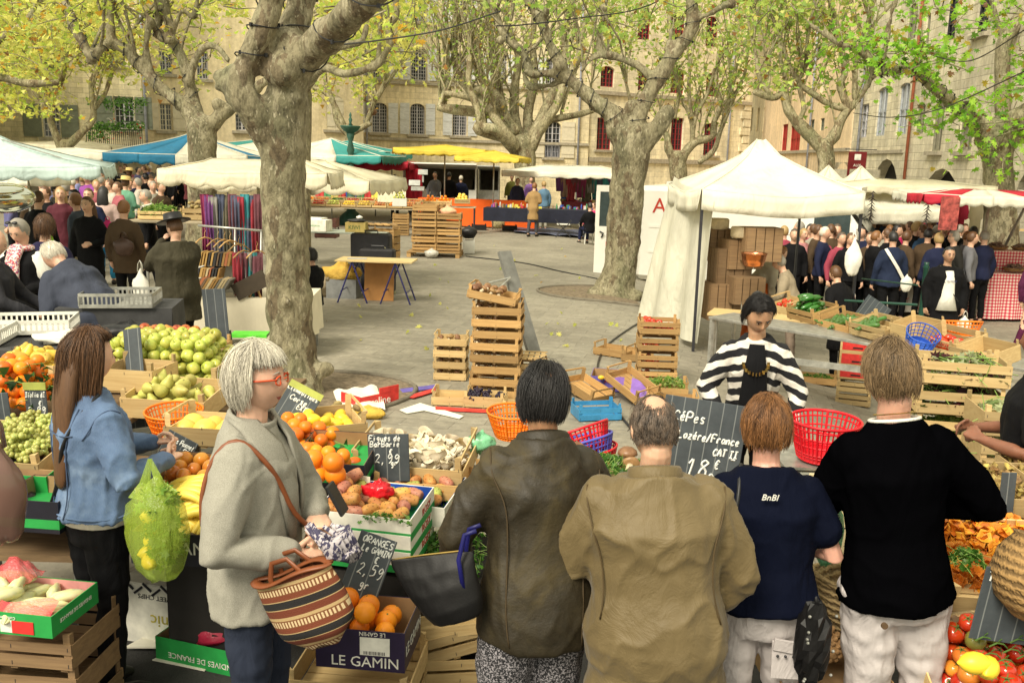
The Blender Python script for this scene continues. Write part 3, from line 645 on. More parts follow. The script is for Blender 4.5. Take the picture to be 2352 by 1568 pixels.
for(u,v,w_)in[(1287,150,40),(1252,28,26),(1150,92,26),(1400,128,26),(1452,246,40),(1533,262,46),(1392,240,30),(1385,20,22),(1450,250,36)]:T.knob(u,v,Y-.05,w_)
fairy(cL[6:],13,.007,T.root,0);fairy(cR[2:],8,.007,T.root,0);fairy(c3,4,.006,T.root,0)
T.shoots(c3,(1.5,3),.03,5);T.shoots(c4,(1.5,3),.02,5);T.shoots(cL,(1.5,2.5),.02,4,i0=.75)
T.cloud([(1100,-40,1750,70,Y-1,Y+4,34,3),(1230,60,1420,130,Y+1,Y+3,10,2)])
T.finish(.04,.17,YG2,True,.03)
# --- tree D: left, behind the scarf stall
Y=19.5;b=gnd(466,622);b=Vector((at(466,500,Y).x,Y,0))
T=Tree('plane tree with many elbowed limbs rising behind the big blue and white umbrella',b,Y,21)
T.limb([(466,630,Y,110),(466,560,Y,88),(464,470,Y,76),(466,400,Y,72),(466,340,Y,72),(462,290,Y,74)],16,.03)
T.limb([(455,320,Y,50),(446,280,Y,42),(417,238,Y,34),(366,200,Y,32),(320,152,Y,28),(293,118,Y,26),(257,101,Y,26),(236,108,Y-.2,24),(210,132,Y-.4,26),(192,100,Y-.4,24),(168,54,Y-.4,26),(152,10,Y-.4,20),(130,-40,Y-.4,18)],12,.1);c1=T.last
T.limb([(258,104,Y,26),(253,55,Y,22),(252,0,Y,22),(250,-60,Y,18)],10,.08)
T.limb([(460,290,Y,42),(444,232,Y+.2,34),(433,176,Y+.2,30),(414,124,Y+.2,28),(390,90,Y+.2,24),(366,84,Y+.2,20),(361,60,Y+.2,18),(364,20,Y+.2,18),(356,-30,Y+.2,14)],12,.1);c2=T.last
T.limb([(396,98,Y+.2,20),(392,60,Y+.3,18),(380,20,Y+.3,26),(370,-30,Y+.3,20)],10,.1)
T.limb([(392,86,Y+.2,14),(420,22,Y+.2,14),(441,44,Y+.2,14),(452,10,Y+.2,14),(456,-40,Y+.2,10)],10,.1)
T.limb([(436,190,Y+.1,26),(452,130,Y,20),(478,106,Y-.1,20),(502,112,Y-.2,20),(524,140,Y-.3,16)],12,.06)
T.limb([(346,170,Y,22),(336,120,Y,18),(340,70,Y,18),(340,40,Y,12),(326,14,Y,10),(330,-20,Y,8)],10,.1)
T.limb([(476,300,Y,44),(505,268,Y,36),(540,240,Y+.2,34),(580,210,Y+.3,28),(640,160,Y+.4,24)],12,.06)
for(u,v,w_)in[(211,136,34),(257,100,34),(345,50,26),(392,92,28),(300,112,26),(500,240,36)]:T.knob(u,v,Y,w_)
fairy(c1[6:],11,.008,T.root,0);fairy(c2,7,.008,T.root,0)
T.shoots(c1,(1.5,3.5),.04,8);T.shoots(c2,(1.5,3),.03,6)
T.cloud([(120,-60,560,30,Y-1,Y+5,44,4),(150,20,520,110,Y+.5,Y+6,30,3),(340,100,470,190,Y+1,Y+5,12,3)])
T.finish(.05,.18,YG,False,.03)
# --- tree E: far left, forked low
Y=33;b=Vector((at(150,500,Y).x,Y,0))
T=Tree('slender plane tree forked low in front of the house with the planted balcony',b,Y,31,BARKF)
T.limb([(150,530,Y,40),(150,420,Y,34),(148,330,Y,30)],10)
T.limb([(145,345,Y,26),(126,305,Y,18),(115,270,Y,16),(120,228,Y,16),(142,180,Y,14),(152,130,Y,12),(160,80,Y,9)],10,.1);c1=T.last
T.limb([(152,340,Y,24),(186,306,Y,20),(214,272,Y,16),(212,230,Y,15),(211,190,Y,14),(228,145,Y,12),(220,90,Y,9)],10,.1);c2=T.last
T.limb([(216,250,Y,14),(240,218,Y,11),(253,180,Y,11),(262,160,Y,9),(287,133,Y,7),(310,100,Y,6)],8,.1);c3=T.last
T.limb([(124,240,Y,12),(100,190,Y,10),(60,150,Y,10),(40,100,Y,8),(10,60,Y,8)],8,.1);c4=T.last
T.limb([(112,260,Y,12),(60,190,Y+1,12),(0,195,Y+1,14),(-60,190,Y+1,12)],8,.1)
for c in(c1,c2,c3,c4):T.shoots(c,(2,4),.04,6)
T.cloud([(-60,-40,330,120,Y-3,Y+4,150,5),(-60,100,130,220,Y-3,Y+2,60,5),(-60,200,140,262,Y-3,Y,22,6),(170,110,330,170,Y-2,Y+2,20,4)])
T.finish(None,.22,YG)
Y=23;b=Vector((at(-60,500,Y).x,Y,0))
T=Tree('plane tree leaning in from the far left edge over the awnings',b,Y,32,BARKF)
T.limb([(-60,600,Y,60),(-60,350,Y,50),(-40,240,Y,40)],10);T.limb([(-40,240,Y,26),(-10,180,Y,20),(60,192,Y,20),(130,190,Y,16)],10,.1)
T.limb([(-50,240,Y,30),(-20,110,Y,22),(50,60,Y,16),(95,0,Y,14),(120,-40,Y,10)],10,.1);c1=T.last;T.limb([(40,75,Y,12),(80,30,Y,10),(72,-30,Y,9)],8,.1);T.shoots(c1,(2,4),.04,6)
T.cloud([(-160,-60,200,60,Y-3,Y+3,60,5),(-120,60,120,170,Y-2,Y+3,40,5)]);T.finish(None,.19,YG)
# --- tree C: many stemmed, centre back
Y=38;b=Vector((at(1200,500,Y).x,Y,0))
T=Tree('many stemmed pale plane tree behind the yellow awning, in front of the white shutters',b,Y,41,BARKF)
T.limb([(1204,480,Y,70),(1206,420,Y,52),(1205,360,Y,58),(1200,330,Y,60)],12,.05)
fan=[[(1190,350),(1160,310),(1120,250),(1080,225),(1028,214)],[(1028,216),(1020,180),(1030,140),(1020,80)],[(1185,345),(1140,300),(1110,290),(1100,250),(1080,190),(1075,110),(1062,40)],
       [(1195,340),(1165,280),(1150,220),(1140,150),(1120,60),(1110,-20)],[(1205,340),(1190,270),(1180,200),(1190,130),(1170,60),(1160,-20)],[(1210,340),(1215,260),(1225,180),(1220,100),(1235,20)],
       [(1215,345),(1245,290),(1280,240),(1300,190),(1330,130),(1345,60),(1370,0)],[(1212,350),(1230,320),(1255,280),(1320,265),(1355,255)],[(1160,300),(1110,225),(1060,190),(1040,130),(1040,60),(1050,0)],
       [(1130,260),(1020,250),(1020,240),(1030,190)],[(1180,300),(1120,210),(1068,215),(1065,170)],[(1225,310),(1265,230),(1290,150),(1300,60),(1310,-10)],[(1150,240),(1110,175),(1090,100),(1085,20)],[(1175,320),(1100,300),(1104,280)]]
cs=[]
for i,q in enumerate(fan):
    n=len(q);yy=Y+T.rnd.uniform(-1.5,1.5);T.limb([(u+T.rnd.gauss(0,3),v,Y if k==0 else yy,24*(1-k/(n+1.))+5)for k,(u,v)in enumerate(q)],9,.12);cs.append(T.last)
for c in cs:T.shoots(c,(2.5,5),.05,6,1,.28,1)
T.cloud([(960,-60,1400,40,Y-3,Y+4,44,3),(1000,60,1380,150,Y-2,Y+3,18,3),(1020,170,1330,240,Y-2,Y+1,8,2)])
T.finish(None,.2,YG2)
# --- tree I: between A and C
Y=42;b=Vector((at(800,500,Y).x,Y,0))
T=Tree('thin plane tree beside the green fountain, in front of the cream house',b,Y,51,BARKF)
T.limb([(800,480,Y,26),(800,380,Y,24),(803,290,Y,20)],9)
for q in[[(803,310),(850,282),(842,285),(858,240),(866,225),(905,170),(930,130)],[(863,226),(850,170),(848,120),(860,60)],[(800,310),(775,280),(765,230),(750,200),(745,160),(730,120)],[(790,290),(764,235),(745,212),(716,200),(700,190)],[(862,230),(880,200),(890,170),(870,100),(880,40)]]:
    n=len(q);T.limb([(u,v,Y,13*(1-k/(n+1.))+3)for k,(u,v)in enumerate(q)],8,.1);T.shoots(T.last,(2,4),.035,5)
T.cloud([(700,-40,980,80,Y-6,Y+3,40,3),(720,80,960,180,Y-4,Y+2,20,3),(700,170,870,220,Y-3,Y+1,16,3)]);T.finish(None,.24,YG)
Y=16;b=Vector((at(790,500,Y).x+3,Y+6,0))
T=Tree('plane tree hidden behind the massive trunk, its dark elbow branches reaching right',Vector((at(690,500,16).x,16,0)),24,52)
T.limb([(690,640,16,60),(690,400,16,56),(700,215,16,40)],12)
T.limb([(700,210,16,24),(740,158,15,20),(790,170,14.5,20),(840,160,14,20),(870,145,14,22),(888,118,14,14),(896,100,14,20),(894,60,14,18),(912,30,14,16),(900,-20,14,14)],12,.15);T.shoots(T.last,(1,2),.02,3)
T.limb([(869,150,14,14),(872,90,14.5,11),(875,30,14.5,10),(878,-30,14.5,9)],9)
T.limb([(750,120,13,24),(790,105,13,20),(830,95,13,16),(842,60,13,12)],10,.2);T.cloud([(720,90,930,150,14,17,22,4),(720,-60,960,60,13,18,40,5)]);T.finish(None,.17,YG,True)
# --- tree H: behind the van
Y=40;b=Vector((at(1560,500,Y).x,Y,0))
T=Tree('dark low forked plane tree above the roof of the white van',b,Y,61,BARKF)
T.limb([(1562,500,Y,46),(1560,420,Y,44),(1555,362,Y,44)],10)
for q,w0 in[([(1552,375),(1536,345),(1532,312),(1522,300)],22),([(1560,375),(1578,345),(1600,325),(1636,314),(1640,280),(1655,240),(1645,190),(1650,120)],22),([(1590,335),(1590,290),(1580,255),(1568,240)],12),([(1592,300),(1600,262),(1625,215),(1640,160)],10),([(1608,372),(1640,345),(1655,300),(1675,250),(1690,215),(1712,163),(1720,90)],12),([(1660,290),(1672,240),(1678,180),(1670,110)],8),([(1592,290),(1582,200),(1590,120),(1600,40)],8),([(1550,270),(1560,200),(1540,140)],7),([(1460,280),(1440,200),(1430,150)],6)]:
    n=len(q);T.limb([(u,v,Y,w0*(1-k/(n+.5))+3)for k,(u,v)in enumerate(q)],8,.12);T.shoots(T.last,(2,4),.035,5,1,.3,2)
T.cloud([(1380,-60,1780,60,Y-6,Y+3,90,4),(1400,60,1740,140,Y-5,Y+2,28,3),(1240,60,1440,160,Y-4,Y+3,14,2),(1500,150,1720,215,Y-2,Y+1,24,3)]);T.finish(None,.24,YG2)
# --- tree F: right rear
Y=26;b=Vector((at(1896,500,Y).x,Y,gz(9,Y)))
T=Tree('plane tree with a wide low fork between the tent peak and the arcade',b,Y,71,BARKF)
T.limb([(1890,560,Y,50),(1894,430,Y,42),(1898,370,Y,42),(1892,335,Y,46)],12,.05)
for q,w0 in[([(1888,340),(1856,306),(1826,276),(1807,244),(1800,215),(1775,225),(1734,212)],34),([(1806,245),(1806,190),(1795,150),(1790,100),(1780,40)],14),([(1830,285),(1846,250),(1835,190),(1850,150),(1858,60),(1880,0)],14),([(1895,335),(1916,312),(1934,271),(1950,250),(1962,240)],34),([(1950,250),(1905,240),(1860,210),(1840,195),(1812,150),(1800,110),(1770,30)],18),([(1952,250),(1934,215),(1930,190),(1942,165),(1932,110),(1925,60),(1905,0)],20),([(1958,240),(1980,215),(2000,180)],16),([(1775,225),(1745,180),(1735,120),(1720,60),(1725,0)],12),([(1760,218),(1768,170),(1750,100)],9),([(1964,225),(1966,140),(1990,60),(2010,0)],15),([(1975,130),(2005,60),(2060,0)],10)]:
    n=len(q);T.limb([(u,v,Y,w0*(1-.7*k/n))for k,(u,v)in enumerate(q)],9,.12);T.shoots(T.last,(1.5,3.5),.03,4,1,.3,3)
T.cloud([(1680,-60,1900,60,Y-2,Y+6,54,4),(1690,50,1850,150,Y-1,Y+5,24,3),(1740,150,1860,210,Y-1,Y+1,14,3)]);T.finish(None,.2,YG2)
# --- tree G: right, with fresh green shoots
Y=21;b=Vector((at(2300,500,Y).x,Y,gz(8,Y)))
T=Tree('plane tree with fresh green leaves behind the checked tablecloth stall on the right',b,Y,81)
T.limb([(2302,640,Y,100),(2300,560,Y,84),(2297,470,Y,80),(2293,400,Y,72),(2290,345,Y,78),(2284,305,Y,96)],16,.03)
T.limb([(2275,320,Y,60),(2249,287,Y,44),(2203,252,Y-.1,36),(2159,211,Y-.2,32),(2121,175,Y-.3,30),(2094,160,Y-.3,30),(2046,162,Y-.4,28),(2012,160,Y-.4,30),(2004,140,Y-.4,26),(1970,114,Y-.4,20),(1926,100,Y-.4,14),(1869,62,Y-.4,10),(1804,0,Y-.4,8)],14,.08);c1=T.last
T.limb([(2012,164,Y-.4,20),(1995,190,Y-.3,16),(1978,222,Y-.2,12),(1962,250,Y-.1,8)],9,.1)
T.limb([(2020,150,Y-.4,18),(2032,117,Y-.4,16),(2042,54,Y-.4,13),(2056,0,Y-.4,12),(2068,-50,Y-.4,10)],9,.08)
T.limb([(1926,98,Y-.4,9),(1900,70,Y-.4,7),(1868,0,Y-.4,6)],8)
T.limb([(2110,160,Y-.3,10),(2120,110,Y-.3,8),(2106,30,Y-.3,7),(2096,-20,Y-.3,6)],8)
T.limb([(2290,320,Y,70),(2318,278,Y-.2,44),(2350,258,Y-.3,40),(2420,230,Y-.4,36)],12,.06)
T.limb([(2300,340,Y,60),(2340,300,Y+.3,54),(2400,270,Y+.5,44)],12,.05)
for(u,v,w_)in[(2012,160,36),(2250,280,50),(2120,178,34),(2262,300,60)]:T.knob(u,v,Y-.1,w_)
fairy(c1[3:30],14,.008,T.root,0)
T.cloud([(1905,85,2060,140,Y-.8,Y,16,4),(2050,100,2180,155,Y-.8,Y+.1,15,4),(2170,60,2210,170,Y-1,Y,3,3),(2160,200,2250,290,Y-.5,Y+.3,14,5),(2030,160,2070,185,Y-.6,Y-.2,3,3),(2250,300,2275,360,Y-.5,Y-.2,6,3),(2280,0,2400,60,Y-1,Y+1,7,4),(2300,100,2400,230,Y-.7,Y+1,12,4),(2050,-60,2200,40,Y-1,Y+2,7,4),(2300,300,2340,370,Y-.6,Y,8,3)]);T.finish(.05,.21,GR,True,.03)
Y=26;b=Vector((at(2308,500,Y).x,Y,gz(9,Y)))
T=Tree('straight grey plane trunk standing just behind the green leaved tree',b,Y,82)
T.limb([(2306,560,Y,44),(2305,300,Y,40),(2302,180,Y,36),(2306,100,Y,34),(2330,60,Y,34),(2370,0,Y,30)],12,.06);T.limb([(2306,90,Y,20),(2290,50,Y,14),(2272,-20,Y,10)],9,.06)
T.cloud([(2180,-80,2420,20,Y-1,Y+3,8,4)]);T.finish(None,.18,GR,True)
for pts,lb in[([at(735,108,9.6),at(880,92,11.5),at(1020,68,13.5),at(1150,26,14.9)],'black light cable from the massive near trunk to the centre tree'),
            ([at(1140,60,15),at(1200,58,15.2),at(1330,42,16),at(1470,20,17),at(1600,-40,18)],'black light cable passing in front of the centre tree limbs'),
            ([at(1960,260,24),at(2045,270,20),at(2160,250,17),at(2352,165,14)],'thin cable with a faint red loop strung before the arcade'),
            ([at(560,105,9.8),at(640,105,9.8),at(740,110,9.6)],'short sagging cable behind the fork of the near trunk'),
            ([at(2150,130,20),at(2230,140,17),at(2352,70,14)],'high cable crossing the green leaves on the right')]:
    m_=MB();q=[(p.x,p.y,p.z,0)for p in pts];m_.tube([c[:3]for c in crm(q,6)],.011,5,False);one('cable',m_,BLACKM,lb,'cable')
# ================================================================ market things: builders
ORD=['first','second','third','fourth','fifth','sixth','seventh','eighth','ninth','tenth','eleventh','twelfth','thirteenth','fourteenth','fifteenth','sixteenth']
_PR={}
def crate_proto(l,w,h,style,wood):
    k=(l,w,h,style,wood.name)
    if k in _PR:return _PR[k],False
    r=thing('wooden_crate','x','crate');t=.007
    b=MB();n=5
    for i in range(n):b.box((0,-w/2+.012+(w-.024)*(i+.5)/n,.008),(l-.02,w/n-.012,.006))
    for x in(-l/2+.04,0,l/2-.04):b.box((x,0,.002),(.03,w-.02,.005))
    obj('base',b,wood,r)
    ph=h+.035 if style!='box' else h-.004
    for sx in(-1,1):
        for sy in(-1,1):
            c=MB();x0,y0=sx*(l/2-t-.001),sy*(w/2-t-.001);q=.028
            c.add([(x0,y0,.012),(x0-sx*q,y0,.012),(x0,y0-sy*q,.012),(x0,y0,ph),(x0-sx*q,y0,ph),(x0,y0-sy*q,ph)],[(0,1,2),(3,5,4),(0,3,4,1),(1,4,5,2),(2,5,3,0)])
            obj('corner_post',c,wood,r)
    for sy in(-1,1):
        b=MB();y=sy*(w/2-t/2)
        if style=='solid' or style=='box':b.box((0,y,.012+(h-.02)/2),(l,t,h-.024))
        elif style=='low':b.box((0,y,.012+h*.36),(l,t,h*.68))
        else:b.box((0,y,.012+h*.21),(l,t,h*.40));b.box((0,y,h*.80),(l,t,h*.34))
        o=obj('side_panel',b,wood,r)
        st=MB()
        for x in(-l/2+.015,l/2-.015,0):
            for z in(.03,h*.8):st.box((x,sy*(w/2+.0006),z),(.0025,.0012,.016))
        obj('staple',st,DARKMET,o)
    for sx in(-1,1):
        b=MB();x=sx*(l/2-t/2)
        hh=h if style!='low' else h*.72
        b.box((x,0,.012+(hh-.02)/2),(t*.9,w-2*t,hh-.024))
        if style=='low':b.box((x,0,h+.028),(t,w-2*t,.016))
        obj('end_panel',b,wood,r)
    _PR[k]=r;return r,True
def crate(p,rz,dim,label,style='gap',wood=None,group='wooden fruit crates',rx=0,ry=0,name=None):
    r,new=crate_proto(*dim,style,wood or WOOD);M=TR(p,rz,rx,ry)
    if new:r.matrix_world=M;r['label']=label;r['group']=group;o=r
    else:o=dup(r,M,label,group)
    return M
def stack(p,rz,dim,n,desc,style='gap',wood=None,jit=.012,jr=.03,names=None,seed=1,pitch=None):
    rd=random.Random(seed);M=None;pitch=pitch or dim[2]+.0365 if style not in('box','solid')else(pitch or dim[2]+(.0365 if style=='solid' else .002))
    for i in range(n):
        if i==0:o='bottom'
        elif i==n-1:o='top'
        else:o=ORD[i]+' from bottom'
        lb=o+' crate of '+desc
        M=crate(Vector(p)+Vector((rd.uniform(-jit,jit),rd.uniform(-jit,jit),i*pitch)),rz+rd.uniform(-jr,jr),dim,lb,style,wood,'crates of '+desc)
    return M
def fruit_mesh(key):
    if key in _PR:return _PR[key]
    m=MB();s2=None
    if key=='apple':m.lathe([(.001,.012),(.012,.004),(.022,.001),(.032,.010),(.037,.026),(.038,.040),(.034,.054),(.024,.064),(.013,.067),(.005,.062),(.001,.056)],14);m.cyl((0,0,.056),(.003,0,.076),.0015,n=5,mi=1)
    elif key=='pear':m.lathe([(.001,.004),(.014,.001),(.028,.010),(.036,.028),(.035,.044),(.027,.062),(.019,.078),(.016,.090),(.010,.099),(.001,.101)],12);m.tube([(0,0,.098),(.002,0,.11),(.008,0,.122)],.002,5,mi=1)
    elif key=='orange':m.sph((0,0,.037),(.038,.038,.036),14,10);m.sph((0,0,.0725),(.004,.004,.002),6,4,mi=1)
    elif key=='bigorange':m.sph((0,0,.045),(.045,.045,.043),16,12);m.sph((0,0,.087),(.005,.005,.002),6,4,mi=1)
    elif key=='lemon':m.tube([(-.048,0,.03),(-.042,0,.03),(-.034,0,.03),(-.018,0,.03),(0,0,.03),(.018,0,.03),(.034,0,.03),(.043,0,.03),(.048,0,.03)],[.003,.008,.019,.028,.031,.028,.019,.008,.003],12)
    elif key=='prickly':
        m.tube([(-.046,0,.027),(-.043,0,.027),(-.03,0,.027),(-.01,0,.027),(.015,0,.027),(.034,0,.027),(.041,0,.027),(.0385,0,.027)],[.008,.015,.024,.028,.027,.023,.018,.010],12)
        for i in range(26):
            a=i*2.4;x=-.036+.07*(i/26);r=.0278*math.sqrt(max(.2,1-(x/.055)**2));m.box((x,r*math.cos(a),.027+r*math.sin(a)),(.0028,)*3,mi=1)
    elif key=='avocado':m.tube([(-.05,0,.032),(-.042,0,.032),(-.02,0,.032),(.01,0,.032),(.035,0,.032),(.046,0,.032)],[.006,.016,.026,.033,.026,.008],12)
    elif key=='endive':
        m.tube([(-.085,0,.03),(-.078,0,.03),(-.05,0,.03),(-.01,0,.03),(.04,0,.03),(.075,0,.03),(.09,0,.03)],[.010,.018,.027,.031,.025,.012,.003],12)
        for a in(0,1.9,4.1):m.tube([(-.078,.006*math.cos(a),.03+.006*math.sin(a)),(-.02,.012*math.cos(a),.03+.012*math.sin(a)),(.05,.014*math.cos(a),.03+.014*math.sin(a)),(.092,.004*math.cos(a),.03+.004*math.sin(a))],[.012,.023,.017,.003],9)
    elif key=='tomato':
        m.lathe([(.001,.002),(.018,.0),(.032,.010),(.038,.026),(.034,.044),(.022,.055),(.010,.057),(.002,.053)],16)
        m.v=[(x*(1+.04*math.cos(5*math.atan2(y,x))),y*(1+.04*math.cos(5*math.atan2(y,x))),z)for x,y,z in m.v]
        for k in range(5):a=k*1.257;m.add([(0,0,.056),(.008*math.cos(a-.4),.008*math.sin(a-.4),.059),(.026*math.cos(a),.026*math.sin(a),.056),(.008*math.cos(a+.4),.008*math.sin(a+.4),.059)],[(0,1,2,3)],mi=1)
        m.cyl((0,0,.055),(.004,0,.07),.0022,n=5,mi=1)
    elif key=='potato':m.sph((0,0,.025),(.045,.03,.026),10,8,fn=lambda p:p*(1+.12*noise.noise(p*2)))
    elif key=='oyster':
        def f(a,b):
            q=R(-70+140*a);r=.012+.036*b;rr=r*(1+.12*math.sin(7*a));return(rr*math.sin(q),rr*math.cos(q),.012+.022*b*b-.010*b**5+.005*math.sin(9*a)*b)
        m.grid(f,10,5);m.grid(lambda a,b:tuple(x+y for x,y in zip(f(1-a,b),(0,0,-.004-.008*(1-b)))),10,5,mi=1);m.tube([(0,-.012,0),(0,.006,.006),(0,.02,.015)],[.009,.008,.012],8,mi=1)
    elif key=='porcini':m.tube([(0,0,0),(0,0,.012),(.003,0,.04),(.004,0,.06)],[.018,.024,.017,.015],10,mi=1);m.lathe([(.004,.052),(.030,.05),(.042,.056),(.038,.07),(.022,.083),(.001,.087)],14)
    elif key=='chant':
        m.lathe([(.003,0),(.005,.01),(.005,.022),(.009,.034),(.018,.044),(.023,.047),(.020,.046),(.010,.038),(.002,.034)],9)
        m.v=[(x*(1+.22*math.sin(3*math.atan2(y,x)+1)),y*(1+.22*math.sin(3*math.atan2(y,x)+1)),z+.006*math.sin(4*math.atan2(y,x))*(math.hypot(x,y)/.023))for x,y,z in m.v]
    elif key=='pepper':m.tube([(-.08,0,.03),(-.07,0,.03),(-.04,.004,.03),(0,.006,.03),(.04,.002,.03),(.07,-.004,.03),(.082,-.006,.03)],[.012,.022,.032,.032,.028,.016,.005],12);m.cyl((-.078,0,.03),(-.1,.004,.034),.006,.005,6,mi=1)
    elif key=='zucchini':m.tube([(-.1,0,.02),(-.095,0,.02),(-.03,.004,.02),(.05,.003,.02),(.088,0,.02),(.095,0,.02)],[.008,.016,.02,.022,.02,.008],10);m.cyl((-.1,0,.02),(-.122,0,.024),.008,.01,6,mi=1)
    elif key=='melon':m.sph((0,0,.055),(.058,.058,.055),16,10)
    me=m.mesh(key)
    if key in('apple','pear','orange','bigorange','lemon','prickly','avocado','endive','tomato','potato','oyster','porcini','chant','pepper','zucchini','melon'):me.polygons.foreach_set('use_smooth',[True]*len(me.polygons))
    _PR[key]=me;return me
GRN=mat('green stalk',(.08,.16,.03),.7);BRST=mat('brown stalk',(.10,.06,.03),.8)
F_MAT={
 'green_apple':('apple',mat('green apple skin',(.42,.50,.06),.3,sc=22,c2=(.62,.58,.14),amt=.28,rnd=.45,sss=.05),BRST),'red_apple':('apple',mat('red apple skin',(.50,.045,.035),.28,sc=16,c2=(.62,.26,.05),amt=.3,rnd=.5),BRST),
 'pear':('pear',mat('pear skin',(.45,.46,.10),.4,sc=40,amt=.2,c2=(.52,.46,.13),rnd=.3),BRST),'yellow_pear':('pear',mat('yellow pear skin',(.68,.48,.07),.4,sc=30,amt=.15,rnd=.3),BRST),
 'orange':('bigorange',mat('orange peel',(.85,.25,.01),.42,sc=3,amt=.08,bump=.2,bsc=400,dist=.001,rnd=.2),GRN),'mandarin':('orange',mat('mandarin peel',(.78,.20,.01),.4,sc=14,amt=.22,bump=.2,bsc=300,dist=.001,rnd=.3),GRN),
 'lemon':('lemon',mat('lemon peel',(.85,.58,.04),.4,sc=8,amt=.1,bump=.15,bsc=300,dist=.001,rnd=.2),GRN),'quince':('melon',mat('yellow melon skin',(.78,.55,.10),.45,sc=8,amt=.15,rnd=.25),BRST),
 'persimmon':('orange',mat('persimmon skin',(.78,.20,.02),.25,sc=9,amt=.2,c2=(.5,.28,.05),rnd=.3),GRN),
 'prickly_pear':('prickly',mat('prickly pear skin',(.62,.22,.06),.5,sc=12,amt=.3,c2=(.60,.36,.09),rnd=.45),BRST),'green_prickly_pear':('prickly',mat('green prickly pear skin',(.34,.36,.08),.5,sc=12,amt=.25,rnd=.3),BRST),'pink_prickly_pear':('prickly',mat('pink prickly pear skin',(.55,.17,.12),.5,sc=12,amt=.3,c2=(.45,.22,.13),rnd=.3),BRST),
 'avocado':('avocado',mat('dark avocado skin',(.045,.028,.033),.45,sc=30,amt=.4,bump=.4,bsc=220,dist=.002),BRST),'endive':('endive',mat('endive leaf',(.72,.70,.48),.4,sc=9,amt=.06,c2=(.66,.66,.26),sss=.1,stretch=(1,6,6)),GRN),
 'tomato':('tomato',mat('tomato skin',(.52,.022,.008),.15,sc=7,amt=.2,c2=(.56,.06,.012),rnd=.15,spec=.6),GRN),'orange_tomato':('tomato',mat('orange tomato skin',(.68,.22,.03),.15,sc=7,amt=.2,rnd=.3),GRN),'green_tomato':('tomato',mat('green tomato skin',(.25,.24,.05),.2,sc=7,amt=.3),GRN),
 'potato':('potato',mat('potato skin',(.33,.24,.10),.8,sc=20,amt=.25,rnd=.3),BRST),'oyster_mushroom':('oyster',mat('oyster mushroom cap',(.66,.57,.41),.6,sc=20,amt=.15,rnd=.35),mat('oyster mushroom gills',(.70,.62,.46),.7)),
 'porcini':('porcini',mat('porcini cap',(.27,.13,.05),.4,sc=16,amt=.4,c2=(.42,.25,.11),rnd=.5),mat('porcini stem',(.62,.50,.33),.8)),'chanterelle':('chant',mat('chanterelle flesh',(.72,.27,.025),.5,sc=30,amt=.25,rnd=.5),GRN),'brown_chanterelle':('chant',mat('brown chanterelle flesh',(.30,.19,.07),.6,sc=30,amt=.4,c2=(.5,.34,.10),rnd=.7),GRN),
 'green_pepper':('pepper',mat('green pepper skin',(.035,.14,.015),.15,sc=5,amt=.4,rnd=.4,spec=.6),GRN),'courgette':('zucchini',mat('courgette skin',(.06,.15,.03),.3,sc=20,amt=.4,rnd=.5),GRN),
}
ALLOBJ=[]
def produce(kind,M,label,cat=None,group=None):
    key,m1,m2=F_MAT[kind];k=('fm',kind);me=_PR.get(k)
    if me is None:
        me=fruit_mesh(key).copy();me.materials.append(m1);me.materials.append(m2);_PR[k]=me;me.name=kind
    o=bpy.data.objects.new(kind,me);COL.objects.link(o);o.matrix_world=M;return tag(o,label,cat or kind.replace('_',' ').split()[-1],group or kind.replace('_',' ')+'s on the stall')
def heap(kind,M,lx,ly,r,layers,where,dome=.0,seed=1,flat=False,gap=2.0,kinds=None,maxn=400,zs=1.6,scale=1,base=0,tilt=.9):
    rd=random.Random(seed);n=0;ks=kinds or[(kind,1)];tot=sum(q for _,q in ks)
    for L in range(layers):
        sp=r*gap;fx=lx-2*r-L*dome;fy=ly-2*r-L*dome
        if fx<0 or fy<0:break
        nx_,ny_=max(1,int(fx/sp)+1),max(1,int(fy/sp)+1)
        for i in range(nx_):
            for j in range(ny_):
                if n>=maxn:return
                x=-fx/2+fx*(i+.5*(L%2)*.5)/max(1,nx_-1+.5)if nx_>1 else 0;y=-fy/2+fy*(j+.5*((i+L)%2)*.5)/max(1,ny_-1+.5)if ny_>1 else 0
                x+=rd.gauss(0,r*.16);y+=rd.gauss(0,r*.16);z=base+L*r*zs+rd.uniform(0,r*.3)
                q=rd.random()*tot;kk=ks[0][0]
                for a_,b_ in ks:
                    if q<b_:kk=a_;break
                    q-=b_
                Rm=Matrix.Rotation(rd.uniform(0,6.28),4,'Z')@Matrix.Rotation(rd.gauss(0,tilt),4,'X')@Matrix.Rotation(rd.gauss(0,tilt*.5),4,'Y')
                c=r*.95;s_=scale*rd.uniform(.9,1.1)
                produce(kk,M@Matrix.Translation((x,y,z+c))@Rm@Matrix.Translation((0,0,-c))@Matrix.Scale(s_,4),kk.replace('_',' ')+' '+where,group=kk.replace('_',' ')+'s '+where);n+=1
def leafpile(name,label,M,lx,ly,h,n,size,pal,seed=1,fine=True):
    r=np.random.RandomState(seed);x=r.uniform(-.5,.5,n)*lx;y=r.uniform(-.5,.5,n)*ly
    z=h*np.clip(1-(2*x/lx)**4-(2*y/ly)**4,.1,1)*r.uniform(.4,1,n)
    P=[tuple(M@Vector(p))for p in zip(x,y,z)];o=leaves(name,P,size,None,pal,fine,.004,.2,seed,LEAFY)
    st=MB()
    for i in range(n//6):p=Vector(P[i]);q=Vector((r.normal(0,1),r.normal(0,1),r.normal(0,.5))).normalized()*size*1.2;st.tube([p-q,p+Vector((0,0,size*.2)),p+q],size*.03,4)
    obj('stems',st,mat('green stems',(.22,.34,.07),.6),o);return tag(o,label,'greens',kind='stuff')
LEAFY=m_leaf('salad leaf')
